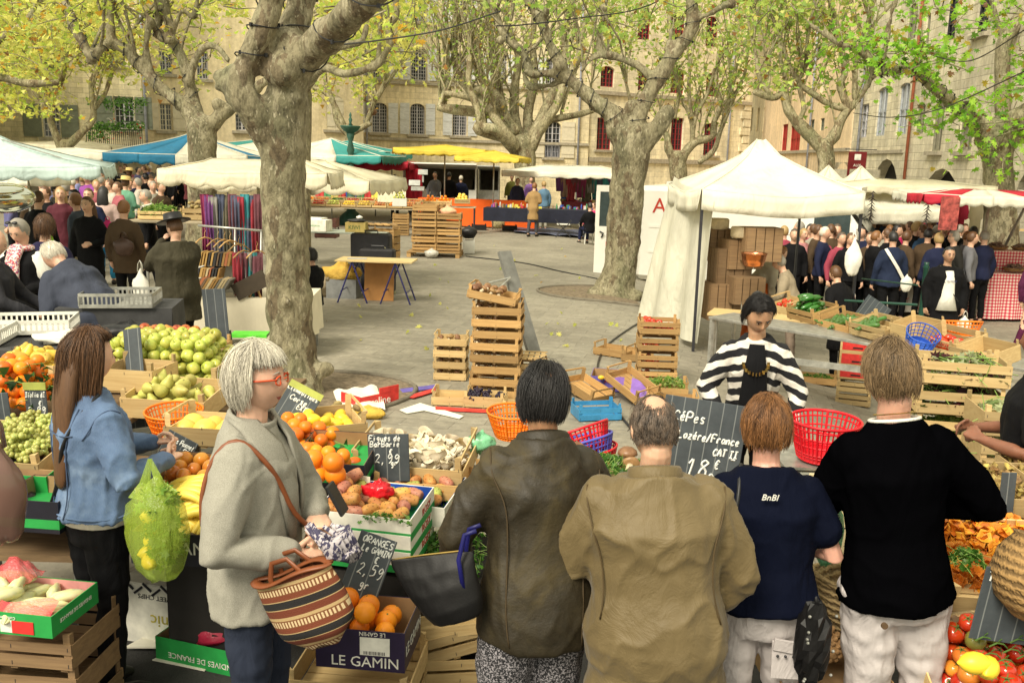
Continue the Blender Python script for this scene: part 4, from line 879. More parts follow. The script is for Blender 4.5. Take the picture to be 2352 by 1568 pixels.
PARS=[((.06,.20,.02),5),((.12,.30,.04),4),((.20,.36,.07),1)];LETT=[((.22,.40,.06),4),((.40,.50,.14),3),((.10,.22,.04),2)];REDL=[((.10,.02,.03),3),((.10,.16,.04),3),((.2,.3,.08),2)];PALE=[((.55,.60,.35),4),((.25,.35,.12),2)]
def m_slate():
    t=NT('chalky slate');c=t.coord();n1=t.noise(c,3,5,.7);wv=t.n('TexWave');wv.inputs['Scale'].default_value=5.2;wv.inputs['Distortion'].default_value=.15;wv.inputs['Detail'].default_value=2;t.l(c,wv.inputs[0])
    cc=t.ramp(n1,[(.3,(.028,.036,.042)),(.7,(.075,.09,.10))]);cc=t.mix(t.ramp(wv.outputs[0],[(.975,(0,0,0)),(1,(.55,)*3)]),cc,(.30,.32,.31));t.col(cc);t.rough(.75);return t.m
SLATE=m_slate();CHALK=mat('chalk',(.72,.74,.70),.95,sc=90,amt=.25)
G={
 'A':[[(0,0),(.5,1),(1,0)],[(.2,.38),(.8,.38)]],'B':[[(0,0),(0,1),(.7,.9),(.6,.55),(0,.5),(.8,.4),(.8,.08),(0,0)]],'C':[[(.95,.8),(.5,1),(.05,.5),(.4,0),(.95,.15)]],'D':[[(0,0),(0,1),(.7,.9),(.95,.5),(.6,.05),(0,0)]],
 'E':[[(.9,1),(0,1),(0,0),(.95,0)],[(0,.5),(.7,.5)]],'F':[[(0,0),(0,1),(.9,1)],[(0,.52),(.65,.52)]],'G':[[(.95,.85),(.5,1),(.03,.5),(.45,0),(.95,.2),(.95,.5),(.55,.48)]],'H':[[(0,0),(0,1)],[(.9,0),(.9,1)],[(0,.5),(.9,.5)]],'I':[[(.5,0),(.5,1)],[(.1,1),(.9,1)],[(.1,0),(.9,0)]],
 'K':[[(0,0),(0,1)],[(.8,1),(0,.45),(.9,0)]],'L':[[(0,1),(0,0),(.8,0)]],'M':[[(0,0),(.1,1),(.5,.3),(.9,1),(1,0)]],'N':[[(0,0),(0,1),(.9,0),(.9,1)]],'O':[[(.5,1),(.05,.6),(.3,.02),(.85,.2),(.9,.75),(.5,1)]],'P':[[(0,0),(0,1),(.8,.92),(.75,.5),(0,.45)]],
 'R':[[(0,0),(0,1),(.8,.92),(.7,.52),(0,.48),(.9,0)]],'S':[[(.9,.88),(.4,1),(.1,.72),(.8,.4),(.7,.05),(.05,.1)]],'T':[[(0,1),(1,1)],[(.5,1),(.5,0)]],'U':[[(0,1),(.05,.15),(.5,0),(.9,.2),(.9,1)]],'V':[[(0,1),(.45,0),(.95,1)]],'X':[[(0,1),(.9,0)],[(.9,1),(0,0)]],'Z':[[(0,1),(.9,1),(0,0),(.95,0)]],
 'a':[[(.8,.5),(.3,.6),(.05,.25),(.4,0),(.8,.3),(.85,.6),(.9,0)]],'b':[[(.05,1),(.05,0),(.6,.05),(.75,.4),(.3,.6),(.05,.4)]],'c':[[(.8,.5),(.4,.62),(.05,.3),(.35,0),(.8,.1)]],'d':[[(.8,1),(.8,0)],[(.8,.4),(.3,.6),(.05,.25),(.35,0),(.8,.15)]],'e':[[(.1,.3),(.75,.38),(.5,.62),(.1,.4),(.3,0),(.8,.1)]],
 'g':[[(.8,.55),(.3,.6),(.1,.3),(.5,.1),(.8,.5),(.75,-.3),(.2,-.35)]],'h':[[(.05,1),(.05,0)],[(.05,.4),(.5,.6),(.75,.4),(.8,0)]],'i':[[(.4,.6),(.4,0)],[(.4,.85),(.42,.9)]],'k':[[(.05,1),(.05,0)],[(.7,.6),(.05,.3),(.8,0)]],'l':[[(.3,1),(.3,.05),(.6,0)]],'m':[[(.0,.6),(.0,0)],[(0,.4),(.3,.6),(.45,.4),(.45,0)],[(.45,.4),(.75,.6),(.95,.4),(.95,0)]],
 'n':[[(.05,.6),(.05,0)],[(.05,.4),(.5,.62),(.8,.4),(.8,0)]],'o':[[(.4,.6),(.05,.35),(.3,0),(.75,.15),(.75,.5),(.4,.6)]],'p':[[(.05,.6),(.05,-.4)],[(.05,.45),(.6,.6),(.8,.3),(.4,0),(.05,.1)]],'q':[[(.8,.6),(.8,-.4)]],'r':[[(.1,.6),(.1,0)],[(.1,.4),(.4,.6),(.75,.55)]],'s':[[(.75,.55),(.3,.62),(.15,.42),(.7,.22),(.6,.02),(.08,.05)]],
 't':[[(.4,.95),(.4,.1),(.7,0)],[(.1,.6),(.75,.6)]],'u':[[(.05,.6),(.1,.1),(.45,0),(.75,.2),(.78,.6),(.82,0)]],'v':[[(0,.6),(.4,0),(.8,.6)]],'z':[[(.05,.6),(.75,.6),(.05,0),(.8,0)]],
 '0':[[(.5,1),(.1,.6),(.3,0),(.8,.3),(.8,.8),(.5,1)]],'1':[[(.2,.7),(.55,1),(.5,0)]],'2':[[(.1,.8),(.5,1),(.8,.7),(.1,.05),(.4,.12),(.9,0)]],'3':[[(.1,.95),(.75,.9),(.35,.55),(.8,.3),(.5,0),(.05,.1)]],'5':[[(.85,1),(.2,1),(.15,.6),(.7,.6),(.75,.15),(.1,0)]],'8':[[(.8,.85),(.4,1),(.15,.75),(.75,.35),(.6,.0),(.15,.1),(.25,.45),(.8,.85)]],'9':[[(.8,.75),(.4,1),(.1,.7),(.4,.5),(.8,.8),(.7,.2),(.35,-.05)]],
 ',':[[(.3,.08),(.15,-.22)]],'/':[[(0,-.1),(.7,1.1)]],'€':[[(.9,.85),(.5,1),(.15,.5),(.5,0),(.9,.12)],[(0,.6),(.7,.62)],[(0,.4),(.6,.4)]],'!':[[(.3,1),(.28,.3)],[(.28,.08),(.3,.02)]],'-':[[(.1,.45),(.8,.45)]],"'":[[(.3,1),(.2,.75)]],'´':[[(.2,.8),(.6,1.05)]],'_':[[(-.1,-.2),(1.1,-.22)]],'^':[[(.1,.75),(.4,.95),(.7,.75)]],
}
def chalk(lines,parent,mt,y=-.0015,seed=3,th=.0022,W=None):
    m=MB();rd=random.Random(seed)
    for tx,x,z,s in lines:
        nw=sum(s*.45 if c==' ' else s*(.62 if c.isupper()or c.isdigit()else .5)+s*.16 for c in tx);kx=min(1,(W*.96-x)/nw)if W else 1
        for ch in tx:
            if ch==' ':x+=s*.45*kx;continue
            acc=None
            if ch in 'éèÉ':acc=[[(.3,.78),(.62,1.0)]]if ch!='É' else[[(.3,1.1),(.62,1.3)]];ch='e' if ch!='É' else 'E'
            g=G.get(ch);
            if g is None:continue
            wd=s*(.62 if ch.isupper()or ch.isdigit()else .5)*kx;dz=rd.gauss(0,s*.03);sl=.12
            for st in g+(acc or[]):
                q=[(p[0]*wd+p[1]*s*sl,y,z+dz+p[1]*s)for p in st]
                if len(q)>2:
                    c=crm([(*a,0)for a in q],3);q=[a[:3]for a in c]
                m.tube([(a[0]+x,a[1],a[2])for a in q],th*(.8+.4*rd.random()),4,True)
            x+=wd+s*.16*kx
    return obj('writing',m,mt,parent)
def board(label,corners,Y,lines=(),mt=None,cat='price sign',th=.006,Y2=None,name='slate_sign',chalkmat=None,base=None,cth=.0022,top_strip=None):
    """corners: px of top-left, top-right, bottom-left; lean = depth difference between top and bottom"""
    Y2=Y if Y2 is None else Y2
    tl,tr,bl=at(*corners[0],Y2),at(*corners[1],Y2),at(*corners[2],Y)
    x=tr-tl;zv=tl-bl;zv=zv-x.normalized()*zv.dot(x.normalized());w,h=x.length,zv.length
    Mx=facing(bl,x,zv);r=thing(name,label,cat);r.matrix_world=Mx
    q=MB();q.box((w/2,th/2,h/2),(w,th,h));o=obj('board',q,mt or SLATE,r,bevel=.002)
    if top_strip:q=MB();q.box((w/2,-.002,h-.02),(w+.004,.008,.04));obj('top_strip',q,top_strip,r)
    if lines:chalk([(a,b*w,c*h,d*h)for a,b,c,d in lines],r,chalkmat or CHALK,th=cth,W=w)
    return Mx,w,h
def carton(M,l,w,h,label,m_out,m_in=None,text_=None,tmat=None,tsize=.05,flaps=False,cat='box',name='carton_box',texts=(),closed=False,group=None,t=.004,band=None):
    r=thing(name,label,cat,group=group);r.matrix_world=M;m_in=m_in or mat('brown cardboard',(.34,.21,.10),.85)
    q=MB()
    q.box((0,-w/2,h/2),(l,t,h));q.box((0,w/2,h/2),(l,t,h));q.box((-l/2+t/2,0,h/2),(t,w-t*1.02,h-.001));q.box((l/2-t/2,0,h/2),(t,w-t*1.02,h-.001))
    obj('walls',q,m_out,r);q=MB();q.box((0,0,t),(l-.004,w-.004,t));obj('bottom',q,m_in,r)
    q=MB();k=.0015
    q.box((0,-w/2+t/2+k,h/2),(l-2*t-.003,.0015,h-.003));q.box((0,w/2-t/2-k,h/2),(l-2*t-.003,.0015,h-.003));q.box((-l/2+t+k,0,h/2),(.0015,w-2*t,h-.003));q.box((l/2-t-k,0,h/2),(.0015,w-2*t,h-.003));obj('lining',q,m_in,r)
    if closed:q=MB();q.box((0,0,h+.003),(l,w,.005));obj('lid',q,m_out,r)
    if flaps:
        for sx in(-1,1):q=MB();q.box((sx*(l/2-.05),0,h+.003),(.1,w*.98,.004));obj('flap',q,m_out,r)
    for(s,size,m_,face,dx,dz,k2)in texts:
        fm={'f':Matrix.Translation((dx,-w/2-t/2-.002,dz))@RX90,'r':Matrix.Translation((l/2+.002,dx,dz))@Matrix.Rotation(R(90),4,'Z')@RX90,'l':Matrix.Translation((-l/2-.002,dx,dz))@Matrix.Rotation(R(-90),4,'Z')@RX90}[face]
        if k2:fm=fm@Matrix.Rotation(R(180),4,'Z')
        text(s,size,m_,r,fm,ext=.0008,bold=.0)
    if band:(z0,z1,bm)=band;q=MB();q.box((0,0,(z0+z1)/2),(l+.002,w+t+.002,z1-z0));
    if band:obj('stripe',q,band[2],r)
    return M
def basket(M,r0,r1,h,mt,label,ribs=34,bands=(0,.12,.2,.42,.64,.86,1),group='plastic weighing baskets',sx=1.0):
    o=MB()
    def P(a,z):rr=r0+(r1-r0)*z;return(rr*math.cos(a)*sx,rr*math.sin(a),h*z)
    for k in bands:
        n=40;wd=.004 if k not in(1,)else .007
        o.tube([P(2*math.pi*i/n,k)for i in range(n+1)],wd,5,False,flat=.8)
    for i in range(ribs):
        a=2*math.pi*i/ribs;o.tube([P(a,0),P(a,.5),P(a,1)],.0035 if i%4 else .006,4,False)
    for k in(.03,.15):
        pass
    vs=[P(2*math.pi*i/40,0)for i in range(40)];o.add(vs,[tuple(range(40))])
    vs=[P(2*math.pi*i/40,.0)for i in range(40)]+[P(2*math.pi*i/40,.2)for i in range(40)];o.add(vs,[(i,(i+1)%40,40+(i+1)%40,40+i)for i in range(40)])
    x=obj('plastic_basket',o,mt,M=M,smooth=True);tag(x,label,'basket',group);return x
P_OR=mat('orange plastic',(.85,.20,.01),.35,amt=.05);P_RED=mat('red plastic',(.62,.01,.02),.35,amt=.05);P_BLU=mat('blue violet plastic',(.09,.10,.50),.35,amt=.05);P_BL2=mat('blue plastic',(.03,.10,.45),.35,amt=.05);P_CY=mat('sky blue plastic',(.04,.22,.42),.4)
def m_canvas(name,c,tr=.25):
    if name in _MC:return _MC[name]
    t=NT(name);v=t.coord();n1=t.noise(v,1.2,4,.6,.5);cc=t.ramp(n1,[(.3,tuple(x*.76 for x in c)),(.62,c)]);t.col(cc);t.rough(.7);t.bump(t.noise(t.coord((2,2,1)),2.2,3,.5,1.5),.5,.06)
    tl=t.n('BsdfTranslucent');t.l(cc,tl.inputs[0]);mx=t.n('MixShader');mx.inputs[0].default_value=tr;out=t.t.nodes['Material Output'];t.l(t.p.outputs[0],mx.inputs[1]);t.l(tl.outputs[0],mx.inputs[2]);t.l(mx.outputs[0],out.inputs[0]);_MC[name]=t.m;return t.m
C_CR=m_canvas('cream canvas',(.86,.80,.60));C_WH=m_canvas('white canvas',(.90,.87,.72));C_BL=m_canvas('blue canvas',(.03,.27,.50));C_TE=m_canvas('teal canvas',(.05,.36,.33));C_YE=m_canvas('yellow canvas',(.80,.62,.07));C_RED=m_canvas('red canvas',(.62,.02,.05));C_PB=m_canvas('pale blue canvas',(.62,.76,.72));C_OR=m_canvas('orange canvas',(.85,.28,.02))
def canopy(label,apex,Y,sx,sy,rz,drop,val,mats,sides,name='market_umbrella',ridge=0.,poles='centre',scal=10,sag=.12,ground=None,panels=4,zoff=0):
    """square canopy: apex px at depth Y; sides: colour index for each of the four faces (S,E,N,W)"""
    p=at(apex[0],apex[1],Y);g0=gz(p.x,p.y);H=p.z;r=thing(name,label,'awning' if name=='market_awning' else 'umbrella' if 'umbrella' in name else 'gazebo',(p.x,p.y,g0),rz);H-=g0
    cs=[(-sx/2,-sy/2),(sx/2,-sy/2),(sx/2,sy/2),(-sx/2,sy/2)];tops=[(-ridge/2,0),(ridge/2,0)];m=MB();v=MB();ph=Y*3.1;seams=[]
    for k in range(4):
        a,b=cs[k],cs[(k+1)%4];ta=tops[0 if a[0]<0 else 1];tb=tops[0 if b[0]<0 else 1]
        def f(s,t,a=a,b=b,ta=ta,tb=tb):
            ex=a[0]+(b[0]-a[0])*s,a[1]+(b[1]-a[1])*s;tx=ta[0]+(tb[0]-ta[0])*s,ta[1]+(tb[1]-ta[1])*s
            z=H-drop*(t**(.8 if sag<.2 else .62))+.02*noise.noise(Vector((ex[0]*2,ex[1]*2,t*2+ph)))-sag*.35*math.sin(math.pi*s)*t*(1 if t<1 else 1)*.5
            return(tx[0]+(ex[0]-tx[0])*t,tx[1]+(ex[1]-tx[1])*t,z)
        seams.append([Vector(f(0,t/6))+Vector((0,0,.006))for t in range(7)]);seams.append([Vector(f(t/10,1))+Vector((0,0,.004))for t in range(11)])
        sd=sides[k];sd=sd if isinstance(sd,(list,tuple))else[sd];np_=len(sd)
        for i,mi in enumerate(sd):
            m.grid(lambda s,t,i=i:f((i+s)/np_,t),max(3,12//np_),6,mi=mi)
            nn=max(6,48//np_)
            def g(s,t,i=i,a=a,b=b):
                q=(i+s)/np_;x,y,z=f(q,1);nx_,ny_=(b[1]-a[1]),-(b[0]-a[0]);L=math.hypot(nx_,ny_);wv=.02*math.sin(q*22+ph)*t
                return(x+nx_/L*(.012+.02*t+wv),y+ny_/L*(.012+.02*t+wv),z-t*(val*(.72+.28*abs(math.sin(q*scal*math.pi)))if scal else val))
            v.grid(g,nn,3,mi=mi)
    cn=obj('canopy',m,mats,r,smooth=True,solid=.004);sm=MB();[sm.tube(q_,.010 if Y<20 else .016,5)for q_ in seams];obj('seam',sm,mats[0],cn,smooth=True);obj('valance',v,mats,r,smooth=True,solid=.004)
    PM=DARKMET if name=='gazebo' else GREYMET
    if poles=='centre':q=MB();q.cyl((0,0,0),(0,0,H),.025);obj('pole',q,PM,r,smooth=True)
    if poles=='four':
        for(x,y)in cs:
            wp=r.matrix_basis@Vector((x*.985,y*.985,0))if False else None
            q=MB();q.box((x*.985,y*.985,(H-drop)/2-.15),(.035,.035,H-drop+.3));obj('pole',q,PM,r)
    for k,(x,y)in enumerate(cs if sag<.3 else[]):
        q=MB();q.cyl((0,0,H-.06),(x*.98,y*.98,H-drop-.03),.011,n=6);obj('rib',q,PM,r)
    return r
def table(label,p,l,w,h,rz,mt,legm=None,cloth=None,drop=.3,name='market_table',tt=.03,legs='straight'):
    r=thing(name,label,'table',p,rz);q=MB();q.box((0,0,h-tt/2),(l,w,tt));obj('tabletop',q,mt,r,bevel=.003)
    for sx in(-1,1):
        for sy in(-1,1):
            q=MB();q.box((sx*(l/2-.05),sy*(w/2-.05),(h-tt)/2),(.035,.035,h-tt));obj('leg',q,legm or GREYMET,r)
    if cloth:
        m=MB();n=60;e=[(-l/2,-w/2),(l/2,-w/2),(l/2,w/2),(-l/2,w/2),(-l/2,-w/2)]
        m.add([(x*1.004,y*1.01,h+.004)for x,y in e[:4]],[(0,1,2,3)])
        for k in range(4):
            a,b=e[k],e[k+1];nx_,ny_=(b[1]-a[1]),-(b[0]-a[0]);L=math.hypot(nx_,ny_)
            def g(s,t,a=a,b=b):wv=(.012+.018*math.sin(s*L*16))*t;return((a[0]+(b[0]-a[0])*s)*1.004+nx_/L*wv,(a[1]+(b[1]-a[1])*s)*1.01+ny_/L*wv,h+.004-drop*t)
            m.grid(g,max(10,int(L*24)),4)
        tag(obj('tablecloth',m,cloth,M=TR(p,rz),smooth=False),'cloth hanging over the '+label,'tablecloth')
    return TR(p,rz)@Matrix.Translation((0,0,h+(.01 if cloth else .002)))
def bag(M,w,d,h,mt,label,name='plastic_bag',cat='bag',handles=True,hm=None,seed=1,tie=.3,cr=.14):
    m=MB();m.sph((0,0,0),(w/2,d/2,h/2),22,16,fn=lambda p:Vector((p.x*(1-.75*sstep((p.z-tie)/(1-tie))),p.y*(1-.6*sstep((p.z-tie)/(1-tie))),p.z))*(1+cr*noise.noise(p*2.3+Vector((seed,0,0)))+cr*.5*noise.noise(p*6)))
    o=obj(name,m,mt,M=M,smooth=True);tag(o,label,cat)
    if handles:
        for s in(-1,1):q=MB();q.tube([(-w*.16,s*d*.06,h*.42),(-w*.12,s*d*.05,h*.62),(0,s*d*.03,h*.72),(w*.12,s*d*.05,h*.62),(w*.16,s*d*.06,h*.42)],[(w*.05,.004)]*5,6);obj('handle',q,hm or mt,o,smooth=True)
    return o
# ================================================================ people: builders
HD=Vector((.079,.097,.117));HC=Vector((0,.018,1.630))
def headfn(p):
    x,y,z=p;f=max(0,y);w=1-.26*max(0,-z)**1.3;g=lambda a,b,s:math.exp(-((x-a)**2+(z-b)**2)/s)
    d=.0;
    if y>0:d=.20*g(0,-.20,.018)+.09*g(0,-.06,.012)+.06*g(0,-.47,.02)+.045*g(0,-.60,.012)+.08*g(0,-.86,.05)+.05*(g(.32,.16,.03)+g(-.32,.16,.03))-.10*(g(.33,.0,.022)+g(-.33,.0,.022))+.04*(g(.5,-.3,.06)+g(-.5,-.3,.06))-.03*g(0,-.53,.004)
    yy=y*(1-.10*max(0,z))+d;
    if y<0:yy=y*(1.0-.25*max(0,-z-.1))
    return Vector((x*w,yy,z))
def hand(m,w,d,side,n,curl=.5,s=1.0):
    d=Vector(d).normalized();n=Vector(n);n=(n-d*n.dot(d)).normalized();l=d.cross(n).normalized()*side
    w=Vector(w);m.limb([w-d*.02,w+d*.03,w+d*.075],[(.016,.023),(.015,.036),(.013,.038)],8)
    for i,(o,L)in enumerate([(-.030,.068),(-.010,.076),(.010,.072),(.029,.056)]):
        p=w+d*.08+l*o*-1*s;q=[p-d*.02];a=.15
        for k in range(3):a+=curl*.75;q.append(q[-1]+(d*math.cos(a)+n*math.sin(a))*(L*[.46,.32,.26][k]+(.02 if k==0 else 0)))
        m.limb(q,[.0095,.009,.008,.007],6)
    t=w+d*.02+l*.026;m.limb([t,t+d*.028+l*.022+n*.008,t+d*.056+l*.024+n*.024,t+d*.072+l*.012+n*.034],[.012,.011,.010,.008],6)
PRE={'down':((.245,-.02,1.12),(.265,.05,.87)),'bent':((.25,-.02,1.13),(.15,.22,1.10)),'reach':((.25,.12,1.16),(.16,.36,1.04)),'low':((.24,.12,1.12),(.15,.26,.88)),
       'phone':((.23,.08,1.14),(.08,.24,1.32)),'face':((.23,.15,1.20),(.07,.19,1.47)),'out':((.33,-.04,1.16),(.20,.20,1.12)),'cross':((.24,.05,1.13),(-.06,.22,1.16)),'knee':((.24,.12,1.12),(.14,.36,1.0))}
def m_hair(name,c,c2):
    if name in _MC:return _MC[name]
    t=NT(name);a=t.n('Attribute');a.attribute_name='tint';sp=t.n('SeparateColor');t.l(a.outputs[0],sp.inputs[0]);n1=t.noise(t.coord((40,40,6)),3,3)
    f_=t.math('ADD',t.math('MULTIPLY',sp.outputs[0],.6),t.math('MULTIPLY',n1,.4));t.col(t.ramp(f_,[(.15,c),(.75,c2)]));t.rough(.5);t.bump(n1,.4,.004);_MC[name]=t.m;return t.m
HAIRC={'white':m_hair('white hair',(.38,.35,.29),(.78,.73,.60)),'brown':m_hair('dark brown hair',(.018,.009,.005),(.16,.075,.03)),'black':m_hair('black hair',(.004,.004,.005),(.022,.019,.018)),'grey':m_hair('grey hair',(.11,.10,.08),(.38,.35,.29)),
         'ginger':m_hair('ginger hair',(.07,.028,.009),(.30,.135,.045)),'sandy':m_hair('sandy hair',(.055,.035,.016),(.26,.17,.085)),'blonde':m_hair('blonde hair',(.18,.11,.04),(.50,.34,.14)),'thin':m_hair('thin dark hair',(.03,.022,.016),(.14,.10,.07))}
def hmask(d,style):
    x,y,z=d;b0=-.46 if style=='short' else-.62;line=b0 if y<-.2 else(b0+(y+.2)*(1.9 if style!='bob' else 1.2)if y<.45 else .62+(y-.45)*.2)
    if style=='fringe':line=min(line,.3+(y-.5))
    return z-line
def hairdo(root,HM,style,colour,n=0,vol=.10,L=.10,s=1.0,seed=1,bald=None,swirl=0,part=0,mess=.10):
    mt=HAIRC[colour];m=MB()
    def fn(p):
        k=hmask(p,style);b=1
        if bald and(p-Vector(bald[:3]).normalized()).length<bald[3]:b=0
        t=sstep(k/.25+.3)*b;q=headfn(p);lump=.03*noise.noise(p*3+Vector((seed,0,0)))+.018*noise.noise(p*9)
        k2=.93+t*(.07+vol+lump);return Vector((q.x*k2,q.y*k2,q.z*(k2 if q.z<0 else 1+(k2-1)*.6)))
    m.sph((0,0,0),tuple(HD),30 if n else 16,22 if n else 12,fn=fn)
    if style=='long':
        m.limb([(0,-.06,.02),(0,-.085,-.08),(0,-.095,-.2),(0,-.09,-.2-L)],[(.05,.085),(.045,.095),(.04,.10),(.02,.07)],12)
    if style=='bun':m.sph((0,-.09,.06),(.04,.035,.04),10,8);part and m.limb([(.05,-.07,-.02),(.085,-.03,-.14),(.10,.05,-.26),(.09,.10,-.42)],[.03,.034,.03,.012],10)
    o=obj('hair',m,mt,root,smooth=True,M=HM);ca=o.data.color_attributes.new('tint','FLOAT_COLOR','POINT');ca.data.foreach_set('color',[.5,.5,.5,1]*len(o.data.vertices))
    if not n:return o
    r=np.random.RandomState(seed);D=r.normal(0,1,(n*3,3));D/=np.linalg.norm(D,axis=1)[:,None];keep=[i for i,d in enumerate(D)if hmask(d,style)>0 and not(bald and(Vector(d)-Vector(bald[:3]).normalized()).length<bald[3]*r.uniform(.6,1.35))][:n]
    D=D[keep];k=len(D);hd=np.array(HD);c=np.array([.12,-.12,1.])if not part else np.array([part,.1,.95]);c/=np.linalg.norm(c)
    lift=1.0+vol*r.uniform(.35,1.25,k)+.02+(r.rand(k)<.05)*r.uniform(.02,.14,k);P=D*lift[:,None]*hd;D0=D;tx=-(c-D*(D@c)[:,None]);tx/=np.linalg.norm(tx,axis=1)[:,None]+1e-6
    clump=np.array([[noise.noise(Vector(d)*5),noise.noise(Vector(d)*5+Vector((9,0,0))),noise.noise(Vector(d)*5+Vector((0,9,0)))]for d in D]);cr_=np.clip((D@c-.75)*3,0,1)[:,None];tx=tx+clump*(.55-.4*cr_)+r.normal(0,.08,(k,3))+cr_*r.normal(0,.35,(k,3));lift=lift+.05*clump[:,1];P=(D-tx*r.uniform(0,.06 if bald else .38,(k,1)));P/=np.linalg.norm(P,axis=1)[:,None];P=P*lift[:,None]*hd;pts=[P];sg=9;ln=L*r.uniform(.6,1.15,k)/sg*(np.clip(.35+.75*(D[:,2]+.6),.3,1)if style=='short' else 1);pts=[P]
    fl=np.array([.35*swirl,0,0]);T=tx
    fr2=r.normal(0,.07,k)
    if style in('long','bun'):fy=np.clip(D[:,1]+.3,0,1);tx[:,0]+=np.sign(D[:,0]-.02*part)*fy*1.6;tx[:,1]-=fy*.7;T=tx
    for i in range(sg):
        T=T*.84+np.array([0,0,-.14 if style!='long' else-.3])+fl*.05+r.normal(0,.035,(k,3))+clump*mess*np.sin(i*.9+2*clump[:,:1]);T/=np.linalg.norm(T,axis=1)[:,None];P=P+T*ln[:,None]
        zq={'short':.95,'bob':.62,'long':.22}.get(style,.8);q=P/hd;q[:,2]=np.where(P[:,2]<0,q[:,2]*zq,q[:,2]);rr=np.maximum(np.linalg.norm(q,axis=1),.25);want=lift+(.0 if style=='short' else .012*i);f_=np.where(rr<want,1.,.75 if style!='long' else .5);sc_=1+(want/rr-1)*f_;P=P*np.stack([sc_,sc_,np.where(P[:,2]<0,1,sc_)],1)
        fc=(P[:,1]>.30*hd[1])&(P[:,2]<({'bob':.28,'long':.80,'bun':.80}.get(style,.5)+fr2)*hd[2])
        P[fc]=pts[-1][fc]
        pts.append(P)
    A=np.stack(pts,1);A[:,:,2]=np.where(A[:,:,2]>0,A[:,:,2]*(1-.4*vol),A[:,:,2]);rad=np.array([.0008]+[.0009]*5+[.0008,.0007,.0005,.0003])[None,:,None]*r.uniform(.8,1.6,(k,1,1));dA=np.diff(A,axis=1);dA=np.concatenate([dA,dA[:,-1:]],1);dA[:,:,2]-=1e-5;up=np.cross(D[:,None]*np.ones((1,sg+1,1)),dA);up/=np.linalg.norm(up,axis=2)[:,:,None]+1e-9
    nn=D[:,None]*np.ones((1,sg+1,1));V=np.stack([A+up*rad,A-up*rad,A+nn*rad],2).reshape(-1,3);base=(np.arange(k)*(sg+1)*3)[:,None,None]+(np.arange(sg)*3)[None,:,None];j=np.arange(3)[None,None,:];j2=(j+1)%3
    F=np.stack([base+j,base+j2,base+3+j2,base+3+j],3).reshape(-1,4);me=bpy.data.meshes.new('strands');me.vertices.add(len(V));me.vertices.foreach_set('co',V.ravel().astype('f'));me.loops.add(F.size);me.loops.foreach_set('vertex_index',F.ravel().astype('i'))
    me.polygons.add(len(F));me.polygons.foreach_set('loop_start',np.arange(len(F))*4);me.polygons.foreach_set('loop_total',np.full(len(F),4));C=np.ones((len(V),4),'f');C[:,0]=np.repeat(np.clip(.5+clump[:,0]*.9+r.normal(0,.15,k),0,1),(sg+1)*3)
    a_=me.color_attributes.new('tint','FLOAT_COLOR','POINT');a_.data.foreach_set('color',C.ravel());me.update(calc_edges=True);h_=obj('hair_strands',me,mt,o);return o
LIP=mat('lips',(.36,.09,.07),.4);EYEW=mat('eye white',(.6,.56,.5),.3);EYED=mat('dark eye',(.015,.01,.008),.2);SHOE=mat('dark shoe',(.02,.017,.014),.6)
RT=random.Random(77)
